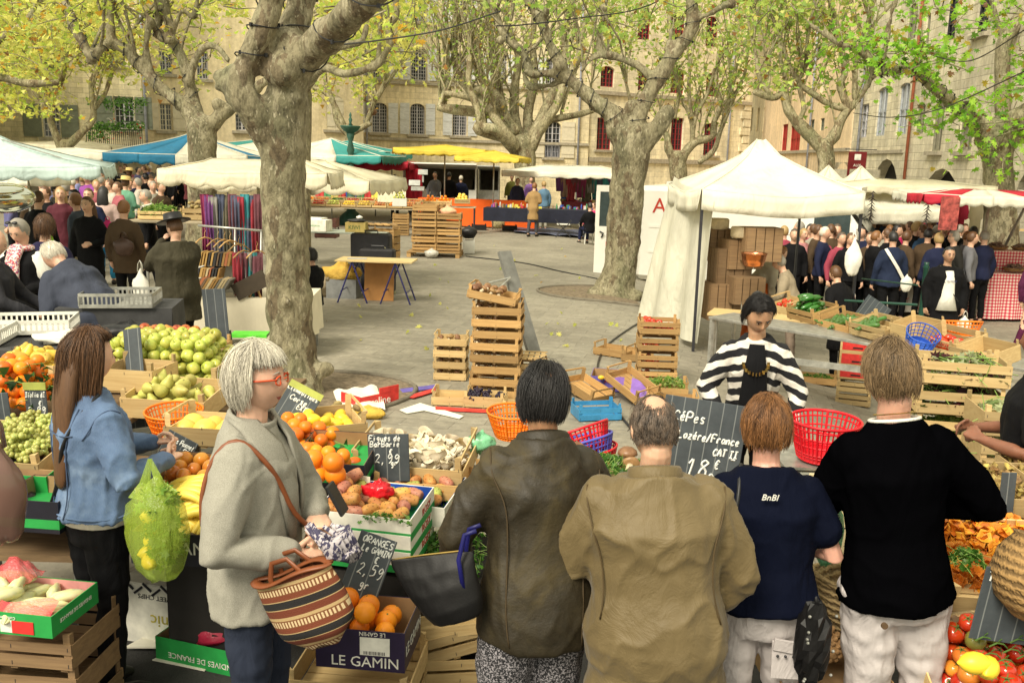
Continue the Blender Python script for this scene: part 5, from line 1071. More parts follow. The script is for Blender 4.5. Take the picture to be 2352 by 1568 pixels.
def person(label,p,h,rz,top,bot,hair=('short','brown'),arms=('down','down'),lean=0,head=(0,0),sk=(.62,.37,.25),hem=.86,sleeve=1,wide=1.0,loose=.022,vox=.022,fold=.012,skirt=None,seat=0,walk=.0,hat=None,folds=None,hairkw=None,shoe=None,collar=None,eyes=True,group=None,bothem=.06,legw=1.0,curl=.6,face=True,ff=None,shx=1,twist=0):
    s=h/1.75;r=thing('person',label,'person',p,rz,group);r.scale=(s,s,s);near=vox<.014
    Z0=.93
    def B(q):
        q=Vector(q)
        if q.z>Z0:t=sstep((q.z-Z0)/.28);a=-lean*t;y,z=q.y,q.z-Z0;q=Vector((q.x,y*math.cos(a)-z*math.sin(a),Z0+y*math.sin(a)+z*math.cos(a)));q=Vector((q.x*math.cos(twist*t)-q.y*math.sin(twist*t),q.x*math.sin(twist*t)+q.y*math.cos(twist*t),q.z))
        return q+Vector((0,0,-seat))
    A=[]
    for i,a in enumerate(arms):
        e,w_=(PRE[a]if isinstance(a,str)else a);sg=1 if i else-1;A.append((B((sg*.160*wide**.5*shx,0,1.375)),B((sg*e[0]*wide**.3*shx,e[1],e[2])),B((sg*w_[0],w_[1],w_[2])),sg))
    if seat:legs=[[(sg*.09,-.02,.92-seat),(sg*.12,.40,.95-seat),(sg*.13,.42,.10)]for sg in(-1,1)]
    else:legs=[[(sg*.088,0,.90),(sg*.095,walk*sg*.12+.01,.50),(sg*.10,walk*sg*.24-.02,.09)]for sg in(-1,1)]
    TS=[(.80,.150,.105,0),(.90,.170,.118,-.005),(.97,.162,.112,0),(1.08,.142,.10,.01),(1.20,.155,.112,.01),(1.32,.178,.118,0),(1.385,.165,.10,-.01),(1.44,.110,.078,-.012),(1.475,.065,.062,-.005)]
    m=MB();HM=Matrix.Translation(B(HC))@Matrix.Rotation(-lean*.9,4,'X')@Matrix.Rotation(head[0]+twist,4,'Z')@Matrix.Rotation(-head[1],4,'X')
    m.tube([B((0,y,z))for z,a,b,y in TS],[(b*.9,a*.9)for z,a,b,y in TS],14,up=(0,1,0));m.limb([B((0,-.012,1.44)),B((0,.0,1.5)),HM@Vector((0,-.022,-.075))],[.060,.053,.052],12)
    m.add(*(lambda q:(q.v,q.f))(MB().sph((0,0,0),tuple(HD),40 if near else 20,30 if near else 14,fn=headfn)),HM)
    for sg in(-1,1):m.sph((0,0,0),(.010,.020,.031),8,8,M=HM@TR((sg*.074,-.006,-.006),sg*.35))
    for a,b,c,sg in A:
        m.limb([a,a.lerp(b,.5),b,b.lerp(c,.4),c],[.047,.044,.038,.037,.026],10);d=c-b;hand(m,c,d,sg,Vector((-sg,.0,-.2))if abs(d.normalized().x)<.8 else Vector((0,0,-1)),curl)
    for L in legs:m.limb(L,[.078,.052,.036],10);m.limb([L[2],(L[2][0],L[2][1]+.03,.045),(L[2][0],L[2][1]+.13,.035)],[.035,.034,.026],8)
    me=remesh(m.mesh(),(.0045 if near else min(.016,vox)),1);n=len(me.polygons);ob=obj('body',me,[skin(sk),LIP],r,smooth=True)
    if face:
        HI=HM.inverted();cs=np.empty(n*3,'f');me.polygons.foreach_get('center',cs);cs=cs.reshape(-1,3);M3=np.array(HI.to_3x3());l=cs@M3.T+np.array(HI.translation)
        lip=(np.abs(l[:,0])<.024)&(np.abs(l[:,2]+.0635)<.0075*(1-.5*np.abs(l[:,0])/.024))&(l[:,1]>.08);mi=np.zeros(n,'i');mi[lip]=1;me.polygons.foreach_set('material_index',mi)
        for sg in(-1,1):
            q=MB();q.sph((sg*.026,.0795,.003),(.0125,.008,.0065),10,8,mi=0);q.sph((sg*.026,.0855,.002),(.0058,.004,.0056),8,6,mi=1);q.tube([(sg*.013,.086,.010),(sg*.026,.0885,.0125),(sg*.041,.0795,.009)],[.0025,.003,.002],5,mi=1);obj('eye',q,[EYEW,EYED],r,M=HM,smooth=True)
            q=MB();q.tube([(sg*.012,.094,.024),(sg*.028,.0955,.031),(sg*.045,.082,.025)],[(.002,.004),(.003,.005),(.001,.003)],5);obj('eyebrow',q,HAIRC.get(hair[1])if hair else EYED,r,M=HM,smooth=True)
    fd=(lambda c,nn,k=fold:k*.6*noise.noise(Vector((c.x*9,c.y*9,c.z*14)))+k*.5*noise.noise(c*22))
    m=MB()
    if skirt:m.tube([B((0,0,1.0)),B((0,0,.85)),(0,0,skirt)],[(.115,.16),(.15,.20),(.17,.22)],18,up=(0,1,0))
    else:
        q=[t for t in TS[:4]];m.tube([B((0,y,z))for z,a,b,y in q],[(b+.012,a+.012)for z,a,b,y in q],14,up=(0,1,0))
        for L in legs:k=L[2];m.limb([L[0],((L[0][0]+L[1][0])/2,(L[0][1]+L[1][1])/2,(L[0][2]+L[1][2])/2),L[1],(k[0],k[1]+(.0 if not seat else 0),bothem+.09)],[.098*legw,.086*legw,.066*legw,.058*legw],12)
    if not skirt or not seat:me=remesh(m.mesh(),vox,2);me=displace(me,fd);obj('skirt' if skirt else 'trousers',me,bot,r,smooth=True)
    w=wide;TG=[t for t in TS if t[0]>hem+.02];m=MB();z0=hem;hb=np.interp(hem,[t[0]for t in TS],[t[1]for t in TS]);hy=np.interp(hem,[t[0]for t in TS],[t[2]for t in TS])
    ring=[(z0,hb*1.03+.012,hy*1.06+.012,0)]+TG[:-1]+[(1.478,.078,.072,-.005)];lo=lambda z:loose*(1.15 if z<1.2 else 1 if z<1.38 else .55)
    m.tube([B((0,y,z))for z,a,b,y in ring],[(b*(1+(w-1)*.8)+lo(z),a*w+lo(z))for z,a,b,y in ring],20,up=(0,1,0))
    for a,b,c,sg in A:
        if sleeve>=.9:e=b.lerp(c,.97);m.limb([a+Vector((-sg*.02,0,0)),a.lerp(b,.5),b,b.lerp(e,.5),e],[.060+loose*.9,.056+loose*.7,.047+loose*.55,.044+loose*.4,.034+loose*.4],12)
        elif sleeve>0:m.limb([a+Vector((-sg*.02,0,0)),a.lerp(b,sleeve)],[.058+loose*.8,.054+loose*.8],12)
    me=remesh(m.mesh(),vox,3)
    if folds is None:
        sd=RT.random()*30
        folds=lambda c,nn:fold*(1.2*(abs(noise.noise(Vector((c.x*5+sd,c.y*5,c.z*3.2))))-.25)+.8*noise.noise(Vector((c.x*11,c.y*11+sd,c.z*7)))+.3*noise.noise(c*24))
    me=displace(me,folds)
    if ff:me=ff(me)
    tp=obj('top' if sleeve<.9 or vox>.014 else 'jacket',me,top,r,smooth=True)
    if collar:m=MB();m.tube([B(Vector((.088*math.cos(t)*(1+.1*math.sin(t)),.075*math.sin(t)-.008,1.462+.022*math.sin(-t)+.01)))for t in[2*math.pi*i/20 for i in range(21)]],[(.034,.009)]*21,8,False,up=None);obj('collar',m,collar,tp,smooth=True)
    for L in legs:
        k=L[2];q=MB();q.limb([(k[0],k[1]-.03,.05),(k[0],k[1]+.04,.05),(k[0],k[1]+.13,.04),(k[0],k[1]+.17,.03)],[(.046,.040),(.048,.042),(.034,.044),(.022,.034)],10);obj('shoe',q,shoe or SHOE,r,smooth=True)
    if hair:hairdo(r,HM,*hair,seed=int(RT.random()*99),**(hairkw or{}))
    if hat:q=MB();q.lathe([(.06,.14),(.095,.135),(.105,.06),(.108,.055),(.18,.05),(.185,.045),(.11,.045)],18,HM@TR((0,-.005,.02),0,R(-6)));obj('hat',q,hat,r,smooth=True)
    return r,HM,A,B
def at_head(u,v,Y,hmin=1.5,hmax=1.88):
    q=at(u,v,Y);g_=gz(q.x,q.y);return Vector((q.x,q.y,g_)),max(hmin,min(hmax,q.z-g_))
from mathutils.bvhtree import BVHTree
def seam(r,pts,rad,mt,name='seam',off=.003,part='jacket',n=6,flat=None):
    g_=[c for c in r.children if c.name.startswith(part)][0];me=g_.data;bv=BVHTree.FromPolygons([v.co for v in me.vertices],[p.vertices for p in me.polygons]);out=[];nn=None
    for q in crm([(*p,0)for p in pts],5):
        c,no,i,d=bv.find_nearest(Vector(q[:3]));out.append(c+no*off);nn=no
    for _ in range(5):out=[out[0]]+[(out[i-1]+out[i]*2+out[i+1])/4 for i in range(1,len(out)-1)]+[out[-1]]
    m=MB();m.tube(out,rad if flat is None else[(rad,flat)]*len(out),n,up=tuple(nn)if flat is not None else None);return obj(name,m,mt,r,smooth=True)
def tilt(r,deg):r.rotation_euler[1]=-R(deg);r.location.x+=r.scale[0]*1.75*math.sin(R(deg))
def on(r,x,y,z,rz=0):return TR(r.location,r.rotation_euler.z)@Matrix.Scale(r.scale[0],4)@TR((x,y,z),rz)
CL={}
def cl(c,amt=.15):
    if c not in CL:CL[c]=m_cloth('cloth %.3f %.3f %.3f'%c,c,amt,.5)
    return CL[c]
K=(.0035,.0035,.0045);NV=(.012,.016,.045);GY=(.14,.14,.15);BRN=(.07,.045,.025);DJ=(.04,.055,.10);WHT=(.72,.70,.62)
# ================================================================ FAR AND MIDDLE MARKET
def umb(*a,**k):return canopy(*a,**k)
umb('pale blue umbrella with a teal underside at the far left edge',(-30,300),12.5,2.9,2.9,R(20),.42,.16,[C_PB,C_TE],[0,0,0,0],scal=12,sag=.2)
umb('small white market awning tucked below the pale blue umbrella',(62,378),17,.85,1.2,R(-8),.16,.2,[C_WH],[0]*4,scal=0)
umb('white umbrella furthest back left of the planted balcony',(170,322),37,4.2,4,R(4),.2,.25,[C_CR],[0]*4,scal=12)
umb('wide white umbrella in front of the furthest white one',(170,340),30,3.4,3,R(-3),.12,.26,[C_WH],[0]*4,scal=9)
umb('big blue and white panelled umbrella above the crowd',(445,304),27,3.8,3.6,R(3),.62,.28,[C_WH,C_BL],[[1,1,0,0],[1,0],[0,1],[1,1]],scal=9)
umb('orange cloth awning peeping out beneath the blue umbrella',(520,353),30,4.2,1.8,R(3),.12,.14,[C_OR],[0]*4,scal=5)
umb('teal edged white umbrella left of the massive trunk',(640,314),36,6.6,4.6,R(3),.5,.3,[C_WH,C_TE],[[1,0,0,0],[0],[0],[1]],scal=9)
umb('pale umbrella with teal valance right of the massive trunk',(760,318),35,4.8,4,R(-6),.6,.3,[C_WH,C_TE],[[0,0,1],[1],[0],[0]],scal=9)
umb('second teal edged umbrella beside the fountain',(800,323),38,4.2,4,R(-8),.42,.26,[C_WH,C_TE],[[1,1,1],[1],[0],[0]],scal=8)
umb('cream awning over the scarf and book stall',(592,366),12.6,2.05,2.0,R(5),.15,.2,[C_CR],[0]*4,ridge=1.2,scal=7,name='market_awning')
umb('long cream awning over the fruit stall right of the massive trunk',(700,366),17.5,3.2,2.6,R(-7),.33,.25,[C_CR],[0]*4,ridge=.8,scal=8,name='market_awning',zoff=0)
umb('red awning beside the white food truck',(900,366),37,1.7,2,R(-5),.12,.3,[C_RED],[0]*4,scal=3,name='market_awning')
umb('small crimson awning behind the cream awning',(862,368),38,2.8,2,R(-5),.16,.22,[C_RED],[0]*4,scal=6,name='market_awning')
umb('bright yellow umbrella with an orange underside',(1022,333),34,3.2,2.8,R(-4),.18,.2,[C_YE],[0]*4,scal=9)
umb('second yellow umbrella overlapping the first on its right',(1135,346),32.5,2.2,2.4,R(-10),.24,.16,[C_YE],[0]*4,scal=7)
umb('white scalloped awning over the hanging scarves',(1315,380),35,4.8,3,R(-9),.25,.2,[C_WH],[0]*4,ridge=2,scal=9,name='market_awning')
GZ=umb('large white gazebo with a steep peak and a side curtain',(1748,322),13.75,2.15,2.7,0,.68,.27,[C_WH],[0]*4,name='gazebo',ridge=.12,poles='four',scal=0,sag=.5)
umb('white gazebo peak furthest right behind the big gazebo',(1978,383),22,2.7,2.7,R(5),.85,.3,[C_WH],[0]*4,name='gazebo',poles='four',scal=0,sag=.5)
umb('small white gazebo peak just right of the big one',(1904,381),23.5,2.6,2.6,R(5),.85,.3,[C_WH],[0]*4,name='gazebo',poles='four',scal=0,sag=.5)
umb('long cream awning with dark chilli strings hanging at its edge',(2070,412),22,3.4,2.4,R(-6),.10,.22,[C_CR],[0]*4,ridge=1,scal=10,name='market_awning')
umb('red and white striped awning over the shirt stall',(2275,436),18,3.0,2.2,R(-8),.08,.2,[C_WH,C_RED],[[1,0,0,1,1],[0,1],[1,0,1],[0,1]],ridge=1,scal=12,name='market_awning')
a,b,c_,d_=at(1640,462,12.35),at(1546,405,15),at(1462,722,15.2),at(1592,790,12.4)
m_=MB()
def f(s,t):p=a.lerp(b,s).lerp(d_.lerp(c_,s),t);w_=(.05*math.sin(s*17+t*2)*(.3+t)+.05*math.sin(s*7));return(p.x+w_,p.y+w_*.5,p.z)
m_.grid(f,40,20);one('gazebo_curtain',m_,m_canvas('thin white sheeting',(.78,.76,.62)),'thin white curtain flaring out from the left side of the big gazebo','curtain',smooth=True)
VW=mat('white van paint',(.82,.80,.72),.35,sc=2,amt=.06);VG=mat('dark van glass',(.05,.07,.07),.08,amt=.2)
pr=gnd(1455,640);rz=R(9);vp=Vector((at(1748,600,20.4).x,20.4,gz(5,20)))
van=thing('white_van','white pizza van parked behind the centre tree with its rear door open','van',vp,R(-24))
m_=MB();sec=[(-2.6,.35),(-2.6,2.42),(1.2,2.42),(1.75,2.1),(2.35,1.32),(2.9,1.1),(2.95,.35)];m_.prism(sec,1.9,M=Matrix.Translation((0,-.95,0)));obj('body',m_,VW,van,bevel=.11,smooth=False)
m_=MB()
for i in range(4):m_.box((-1.9+i*.95,-.958,1.55),(.82,.014,.06));m_.box((-1.9+i*.95,-.958,1.0),(.82,.014,.06))
obj('body_panel',m_,VW,van);m_=MB();m_.add([(1.3,-.93,2.33),(1.3,.93,2.33),(1.84,.9,2.02),(2.3,.9,1.42),(2.3,-.9,1.42),(1.84,-.9,2.02)],[(0,5,4,3,2,1)],Matrix.Translation((.05,0,.04)));obj('windscreen',m_,VG,van)
m_=MB();m_.box((1.5,-.957,1.72),(.7,.012,.55));obj('side_window',m_,VG,van)
for x in(-1.7,2.05):
    for y in(-.86,.86):m_=MB();m_.cyl((x,y-.1,.33),(x,y+.1,.33),.33,n=20);wh=obj('wheel',m_,BLACKM,van,smooth=False);m_=MB();m_.cyl((x,y-.108,.33),(x,y+.108,.33),.18,n=14);obj('rim',m_,GREYMET,wh)
m_=MB();m_.box((0,0,2.47),(4,1.7,.1));obj('roof_rack',m_,VW,van)
text('A',.46,mat('red lettering',(.5,.04,.02),.5),van,TR((-1.98,-.957,1.98))@TR((-.12,0,0))@RX90,ext=.004)
dM=Matrix.Translation((-2.6,-.95,0))@Matrix.Rotation(R(14),4,'Z');m_=MB();m_.box((-.46,0,.95),(.9,.05,1.1));m_.box((-.46,0,2.33),(.9,.05,.14));m_.box((-.87,0,1.88),(.09,.05,.76));m_.box((-.05,0,1.88),(.09,.05,.76));dr=obj('rear_door',m_,VW,van,M=dM)
m_=MB();m_.box((-.46,0,1.88),(.74,.02,.77));obj('door_window',m_,VG,dr);m_=MB();m_.tube([(-.8,-.04,1.38),(-.72,-.08,1.35),(-.76,-.04,1.25)],.018,6);obj('handle',m_,BLACKM,dr);text('PIZZA',.17,_MC[('red lettering',(.5,.04,.02))],dr,TR((-.44,-.03,1.1))@RX90)
def truck(u0,v0,u1,v1,Y,label,dark=True,hatch=True,mt=None):
    p0,p1=at(u0,v1,Y),at(u1,v0,Y);w_,z1=p1.x-p0.x,p1.z;r=thing('food_truck',label,'food truck',(p0.x,Y,gz(p0.x,Y)))
    q=MB();q.box((w_/2,1.6,z1/2+.2),(w_,.06,z1-.4));q.box((w_/2,.8,z1),(w_,1.7,.06));q.box((.03,.8,z1/2+.2),(.06,1.6,z1-.46));q.box((w_-.03,.8,z1/2+.2),(.06,1.6,z1-.46));q.box((w_/2,.02,.75),(w_,.06,.8));obj('body',q,mt or VW,r)
    q=MB();q.box((w_/2,1.5,z1/2+.4),(w_*.94,.02,z1*.5));q.box((w_*.75,1.2,z1*.62),(w_*.36,.3,.5));obj('interior',q,mat('dim truck interior',(.10,.085,.06),.8),r)
    q=MB();q.box((w_/2,-.5,z1+.05),(w_*1.02,1.05,.05),rx=R(-7));obj('hatch',q,mt or VW,r)
    for x in(.5,w_-.5):q=MB();q.cyl((x,.1,.3),(x,.3,.3),.3,n=14);obj('wheel',q,BLACKM,r)
truck(925,384,1095,470,38,'white food truck with two cooks behind its open counter');truck(1098,388,1148,450,38.5,'grey food truck with a dark hatch beside the two cooks',mt=mat('grey truck panel',(.42,.42,.38),.5))
one('red_curtain',MB().grid(lambda s,t:tuple(at(932+38*s,388+75*t,37)+Vector((0,.04*math.sin(s*20),0))),20,6),C_RED,'bright red curtain hanging beside the white food truck','curtain',smooth=True)
p0,p1=at(905,470,24.6),at(1232,470,24.2)
def skirt(name,label,pts,z1,z0,mt,cat='counter',top=.5,mt2=None):
    r=thing(name,label,cat,(pts[0][0],pts[0][1],0));b=Vector((pts[0][0],pts[0][1],0));m=MB();n=len(pts)
    P=[Vector((x,y,0))-b for x,y in pts];L=sum((P[i+1]-P[i]).length for i in range(n-1))
    m.grid(lambda s,t:tuple(P[0].lerp(P[-1],s)+Vector((0,-.015*math.sin(s*L*11)*t,z1+(z0-z1)*t))),max(8,int(L*14)),3);obj('cloth',m,mt,r)
    d=(P[-1]-P[0]).normalized();nn=Vector((-d.y,d.x,0))*top;q=MB();q.add([P[0]+Vector((0,0,z1)),P[-1]+Vector((0,0,z1)),P[-1]+nn+Vector((0,0,z1)),P[0]+nn+Vector((0,0,z1)),P[0]+Vector((0,0,z1+.02)),P[-1]+Vector((0,0,z1+.02)),P[-1]+nn+Vector((0,0,z1+.02)),P[0]+nn+Vector((0,0,z1+.02))],[(0,3,2,1),(4,5,6,7),(0,1,5,4),(1,2,6,5),(2,3,7,6),(3,0,4,7)]);obj('countertop',q,mt2 or mt,r);return r
C_ORC=mat('orange counter cloth',(.80,.12,.01),.8,amt=.08)
skirt('market_counter','long orange cloth covered counter under the yellow umbrella',[(at(960,470,33.4).x,33.4),(at(1235,470,32.6).x,32.6)],at(1100,460,33).z,.05,C_ORC)
CLB=mat('black table cloth',(.012,.014,.028),.85);
skirt('market_table','long black clothed table of small jewellery bottles before the orange counter',[(at(1110,490,31).x,31),(at(1385,490,30.5).x,30.5)],.80,.38,CLB,'table',.8)
rd=random.Random(4)
def assort(label,cat,n,x0,x1,y0,y1,z,cols,hmin=.05,hmax=.16,w_=.05,name='jar'):
    for i in range(n):
        c=rd.choice(cols);h_=rd.uniform(hmin,hmax);q=MB();k=rd.random()
        if k<.5:q.lathe([(w_*.5,0),(w_*.5,h_*.7),(w_*.25,h_*.85),(w_*.25,h_)],8)
        else:q.box((0,0,h_*.3),(w_*2.2,w_*1.6,h_*.6));q.box((0,0,h_*.66),(w_*1.9,w_*1.3,.008))
        x=rd.uniform(x0,x1);one(name,q,c,label,cat,M=TR((x,rd.uniform(y0,y1),z),rd.uniform(0,3)),group=label)
BR=[mat('c%d'%i,c,.5,amt=.1)for i,c in enumerate([(.5,.05,.05),(.05,.25,.1),(.05,.1,.4),(.7,.6,.1),(.6,.6,.55),(.02,.02,.02),(.5,.12,.35),(.3,.2,.1)])]
assort('small bottle or box on the black clothed table','trinket',60,at(1118,480,31).x,at(1375,480,31).x,31.1,31.6,.825,BR,.05,.2,name='small_bottle')
def cloth_strip(p,w_,h_,mt,label,seed=0,cat='scarf',name='scarf',rz=0,group=None,fold=.03):
    m=MB();m.grid(lambda s,t:((s-.5)*w_*(1-.25*t),fold*math.sin(s*14+seed)*(.5+t)+.02*math.sin(t*5+seed),-h_*t),12,8);return one(name,m,mt,label,cat,M=TR(p,rz),group=group,smooth=True,solid=.004)
SCF=[m_cloth('scarf %d'%i,c,.35,.8)for i,c in enumerate([(.14,.05,.16),(.03,.15,.15),(.20,.03,.08),(.28,.18,.13),(.07,.08,.12),(.10,.09,.06),(.24,.03,.04),(.04,.20,.22),(.20,.19,.17),(.13,.05,.06)])]
for i in range(14):cloth_strip(at(1288+i*12,396+i*.7,35),.4,.7+.2*(i%3),SCF[(i*3)%10],'coloured scarf hanging under the white scalloped awning',i,group='scarves under the scalloped awning')
skirt('market_table','red and dark clothed table stacked with folded fabrics behind the blue sweater man',[(at(1290,470,35).x,35),(at(1400,470,34.6).x,34.6)],.9,.1,mat('plum cloth',(.14,.02,.03),.9),'table')
assort('folded fabric on the plum clothed table','fabric',26,at(1295,480,35).x,at(1395,480,35).x,35.1,35.6,.92,BR,.05,.12,.11,name='folded_fabric')
m_=MB();m_.grid(lambda s,t:tuple(gnd(1180+165*s,522+12*s+14*t)+Vector((0,0,.03+.05*abs(math.sin(s*9+t*4))))),24,6);one('ground_sheet',m_,mat('slate blue tarp',(.10,.11,.16),.7),'crumpled slate blue tarp lying in front of the black clothed table','tarp',smooth=True,solid=.01)
p=gnd(1293,545);st=thing('folding_stool','small folding camp stool with a white seat on the blue tarp','stool',p)
m_=MB();m_.box((0,0,.42),(.42,.4,.02));obj('seat',m_,WHITE,st)
for a_,b_ in[((-.25,-.2),(.25,-.2)),((.25,-.2),(-.25,-.2)),((-.25,.2),(.25,.2)),((.25,.2),(-.25,.2))]:m_=MB();m_.cyl((a_[0],a_[1],0),(b_[0],b_[1],.55),.012,n=6);obj('leg',m_,DARKMET,st)
p=gnd(1352,560);ch=thing('plastic_chair','white plastic garden chair with a seated person beside the van door','chair',p,R(200))
m_=MB();m_.box((0,0,.43),(.44,.44,.025));obj('seat',m_,WHITE,ch)
m_=MB()
for i in range(6):m_.box((-.17+i*.068,.23+.02,.66),(.035,.02,.42),rx=R(-10))
m_.box((0,.285,.88),(.46,.03,.08),rx=R(-10));obj('backrest',m_,WHITE,ch)
for sx in(-1,1):
    m_=MB();m_.tube([(sx*.23,-.2,.42),(sx*.25,-.18,.64),(sx*.25,.2,.66)],.018,6);obj('armrest',m_,WHITE,ch)
    for sy in(-1,1):m_=MB();m_.tube([(sx*.2,sy*.2,.43),(sx*.25,sy*.25,0)],[.02,.016],6);obj('leg',m_,WHITE,ch)
p=Vector((at(805,300,33).x,33,0));fz=at(805,292,33).z;fo=thing('fountain','dark green cast iron fountain basin above the umbrellas','fountain',p)
FG=mat('green cast iron',(.03,.10,.07),.6,amt=.3);k=33/FPX
m_=MB();m_.lathe([(.5,0),(.4,.3),(.16,.5),(.10,fz-.9),(.14,fz-.8),(.07,fz-.5),(.12,fz-.35),(.15,fz-.2)],14);obj('stem',m_,FG,fo,smooth=True)
m_=MB();m_.lathe([(.12,fz-.2),(.26,fz-.12),(.35,fz),(.36,fz+.04),(.3,fz+.03),(.06,fz-.02)],20);obj('basin',m_,FG,fo,smooth=True);m_=MB();m_.lathe([(.08,fz),(.04,fz+.15),(.07,fz+.25),(.03,fz+.33),(.05,fz+.4),(.01,fz+.5)],10);obj('finial',m_,FG,fo,smooth=True)
def planter(label,boxes,pal,sz=.13,seed=1):
    an=[];r=np.random.RandomState(seed)
    for(u0,v0,u1,v1,Y,n)in boxes:
        for _ in range(n):an.append(tuple(at(r.uniform(u0,u1),r.uniform(v0,v1),Y+r.normal(0,.15))))
    o=leaves('balcony_plants',an,sz,None,pal,False,.05,seed=seed);return tag(o,label,'plants',kind='stuff')
planter('green plants and small flowers spilling over the balcony rail',[(215,281,330,299,36.7,500),(200,296,250,322,36.6,160),(205,226,335,240,37.4,330),(235,236,330,256,37.5,90),(282,250,308,266,37.2,60)],[((.10,.25,.04),5),((.2,.4,.08),3),((.05,.12,.03),3)])
planter('red and white blossoms on the balcony',[(250,270,262,280,36.6,10),(215,305,320,318,36.5,16),(312,280,330,296,36.5,14)],[((.7,.03,.02),3),((.8,.78,.65),4)],.12,3)
for(u,v,Y,lb)in[(845,250,47,'wrought iron lantern bracket beside the white shutters')]:
    m_=MB();p=at(u,v-16,Y);m_.tube([p+Vector((-.6,.5,-.3)),p+Vector((-.4,.2,.15)),p,p+Vector((.2,0,-.2))],.03,6);m_.lathe([(.02,0),(.25,-.25),(.25,-.32),(.12,-.45)],10,TR(p+Vector((.2,0,-.2))));one('wall_lantern',m_,mat('rusty iron',(.20,.11,.06),.7),lb,'lantern')
p=at(1968,377,33);m_=MB();m_.box((0,0,0),(.62,.06,.85));s_=one('shop_sign',m_,mat('dark red enamel',(.16,.012,.015),.5),'dark red hanging shop sign with pale lettering on the arcade','shop sign',M=TR(p,R(0)))
text('AUX',.13,LETW,s_,TR((0,-.035,-.05))@RX90);text('VINS',.1,LETW,s_,TR((0,-.035,-.2))@RX90);m_=MB();m_.box((0,-.034,.24),(.22,.008,.2));m_.box((0,-.038,.24),(.16,.004,.14));obj('emblem',m_,LETW,s_);m_=MB();m_.box((.1,0,.5),(1.1,.03,.03));obj('bracket',m_,DARKMET,s_)
for(u,v,Y,w_,lb,tx)in[(1985,407,31,1.2,'grey and cream shop board inside the middle arch','Le Salon'),(1932,405,34,.9,'cream shop board inside the smallest arch','Café')]:
    m_=MB();m_.box((0,0,0),(w_,.05,.5));s_=one('shop_sign',m_,mat('cream board',(.42,.38,.28),.7),lb,'shop sign',M=TR(at(u,v,Y),R(-60)))
SY=32
def zt(u,v,Y):return at(u,v,Y).z
TBL=mat('worn table top',(.36,.30,.20),.7,sc=4);TBM=mat('green metal trestle',(.10,.14,.12),.5)
p=Vector((at(805,480,SY).x,SY+.3,0));tz=zt(800,477,SY)
M=table('long fruit stall table under the long cream awning',p,6.0,1.0,tz,R(-2),TBL,GREYMET)
kinds=['red_apple','orange','red_apple','tomato','green_apple','lemon','yellow_pear']
for i in range(11):
    k=kinds[i%7];lb=ORD[i]+' crate from the left on the long fruit stall table'
    MM=crate(M@Vector((-2.7+i*.53,-.2,.02)),R(90)+R(-2)*0,(.40,.50,.13),lb,'low',WOODP,'crates on the long fruit stall')
    heap(k,MM,.36,.46,.045,2,'in the crates of the long fruit stall',.06,i,maxn=34,base=.06)
for i in range(11):
    MM=crate(M@Vector((-2.65+i*.53,.3,.16)),R(90),(.40,.50,.13),ORD[i]+' crate in the raised back row of the long fruit stall','low',WOODP,'crates on the long fruit stall');heap(['tomato','red_apple','orange','red_apple','green_pepper','tomato'][i%6],MM,.36,.46,.045,2,'in the crates of the long fruit stall',.08,i+20,maxn=20,base=.05)
for i,(u,v)in enumerate([(655,445),(926,455),(1160,475)]):pass
for i,(u0,u1)in enumerate([(866,890),(893,925),(915,940)][:2]):pass
for u,lb in[(864,'left'),(916,'right')]:q=MB();q.box((0,0,0),(.46,.02,.55),rx=R(-12));one('paper_sign',q,mat('cream card',(.66,.60,.42),.8),'cream handwritten card at the '+lb+' of the fruit stall','price sign',M=TR(at(u+20 if lb=='left' else u,445,30.5)))
M=crate(at(918,474,29),R(4),(.44,.34,.26),'white banana carton heaped with green apples left of the pallets','box',WHITE,'cartons');heap('green_apple',M,.42,.32,.045,4,'heaped in the white carton at the end of the fruit stall',.07,3,maxn=50,base=.22)
for i in range(4):crate(Vector((at(921,500,29).x,29.0,.0+i*.17)),R(3),(.5,.36,.15),(ORD[i]+' crate from the ground under the white apple carton'),'gap',WOOD,'crates under the carton')
for i,(u,kd)in enumerate([(990,'orange'),(1020,'orange'),(1062,'quince')]):
    Mq=crate(at(u,472-4*(i==2),30),R(2),(.5,.4,.15),['left','middle','right'][i]+' crate of round yellow fruit before the orange counter','gap',WOODP,'crates before the orange counter');heap(kd,Mq,.46,.36,.05,3,'in the crates before the orange counter',.09,i,maxn=26,base=.07)
table('grey trestle under the yellow fruit crates',Vector((at(1025,500,30).x,30.1,0)),1.9,.7,zt(1020,474,30),0,TBL,DARKMET)
q=MB();q.box((0,0,.15),(.4,.3,.12));q.box((-.1,-.1,.32),(.35,.05,.18),rx=R(-25));q.box((.16,-.05,.5),(.05,.05,.3));q.box((.16,-.08,.66),(.3,.04,.16),rx=R(-15));one('weighing_scale',q,mat('grey plastic',(.35,.36,.33),.5),'grey electronic scale at the end of the fruit stall','scale',M=TR(at(960,444,29.5)))
for i in range(8):cloth_strip(at(735+i*18,430+i*1.5,33),.42,.5,BR[[0,1,3,0,2,1,0,3][i]],'bright printed bag hanging at the back of the fruit stall',i,'bag','printed_bag',group='bright bags behind the fruit stall')
YB=20.3
M=table('grey table with cartons behind the black suitcases',Vector((at(775,540,YB).x,YB+.2,0)),2.2,.8,zt(790,532,YB),R(-3),mat('grey green laminate',(.32,.36,.30),.5),mat('dark blue metal',(.03,.04,.14),.5))
KW=mat('printed white carton',(.80,.78,.68),.7);KB=mat('olive brown carton',(.34,.26,.08),.8)
carton(M@TR((-.62,.1,0),R(-6)),.55,.4,.26,'white banana carton with a dark slot, back of the two on the grey table',KW,closed=True)
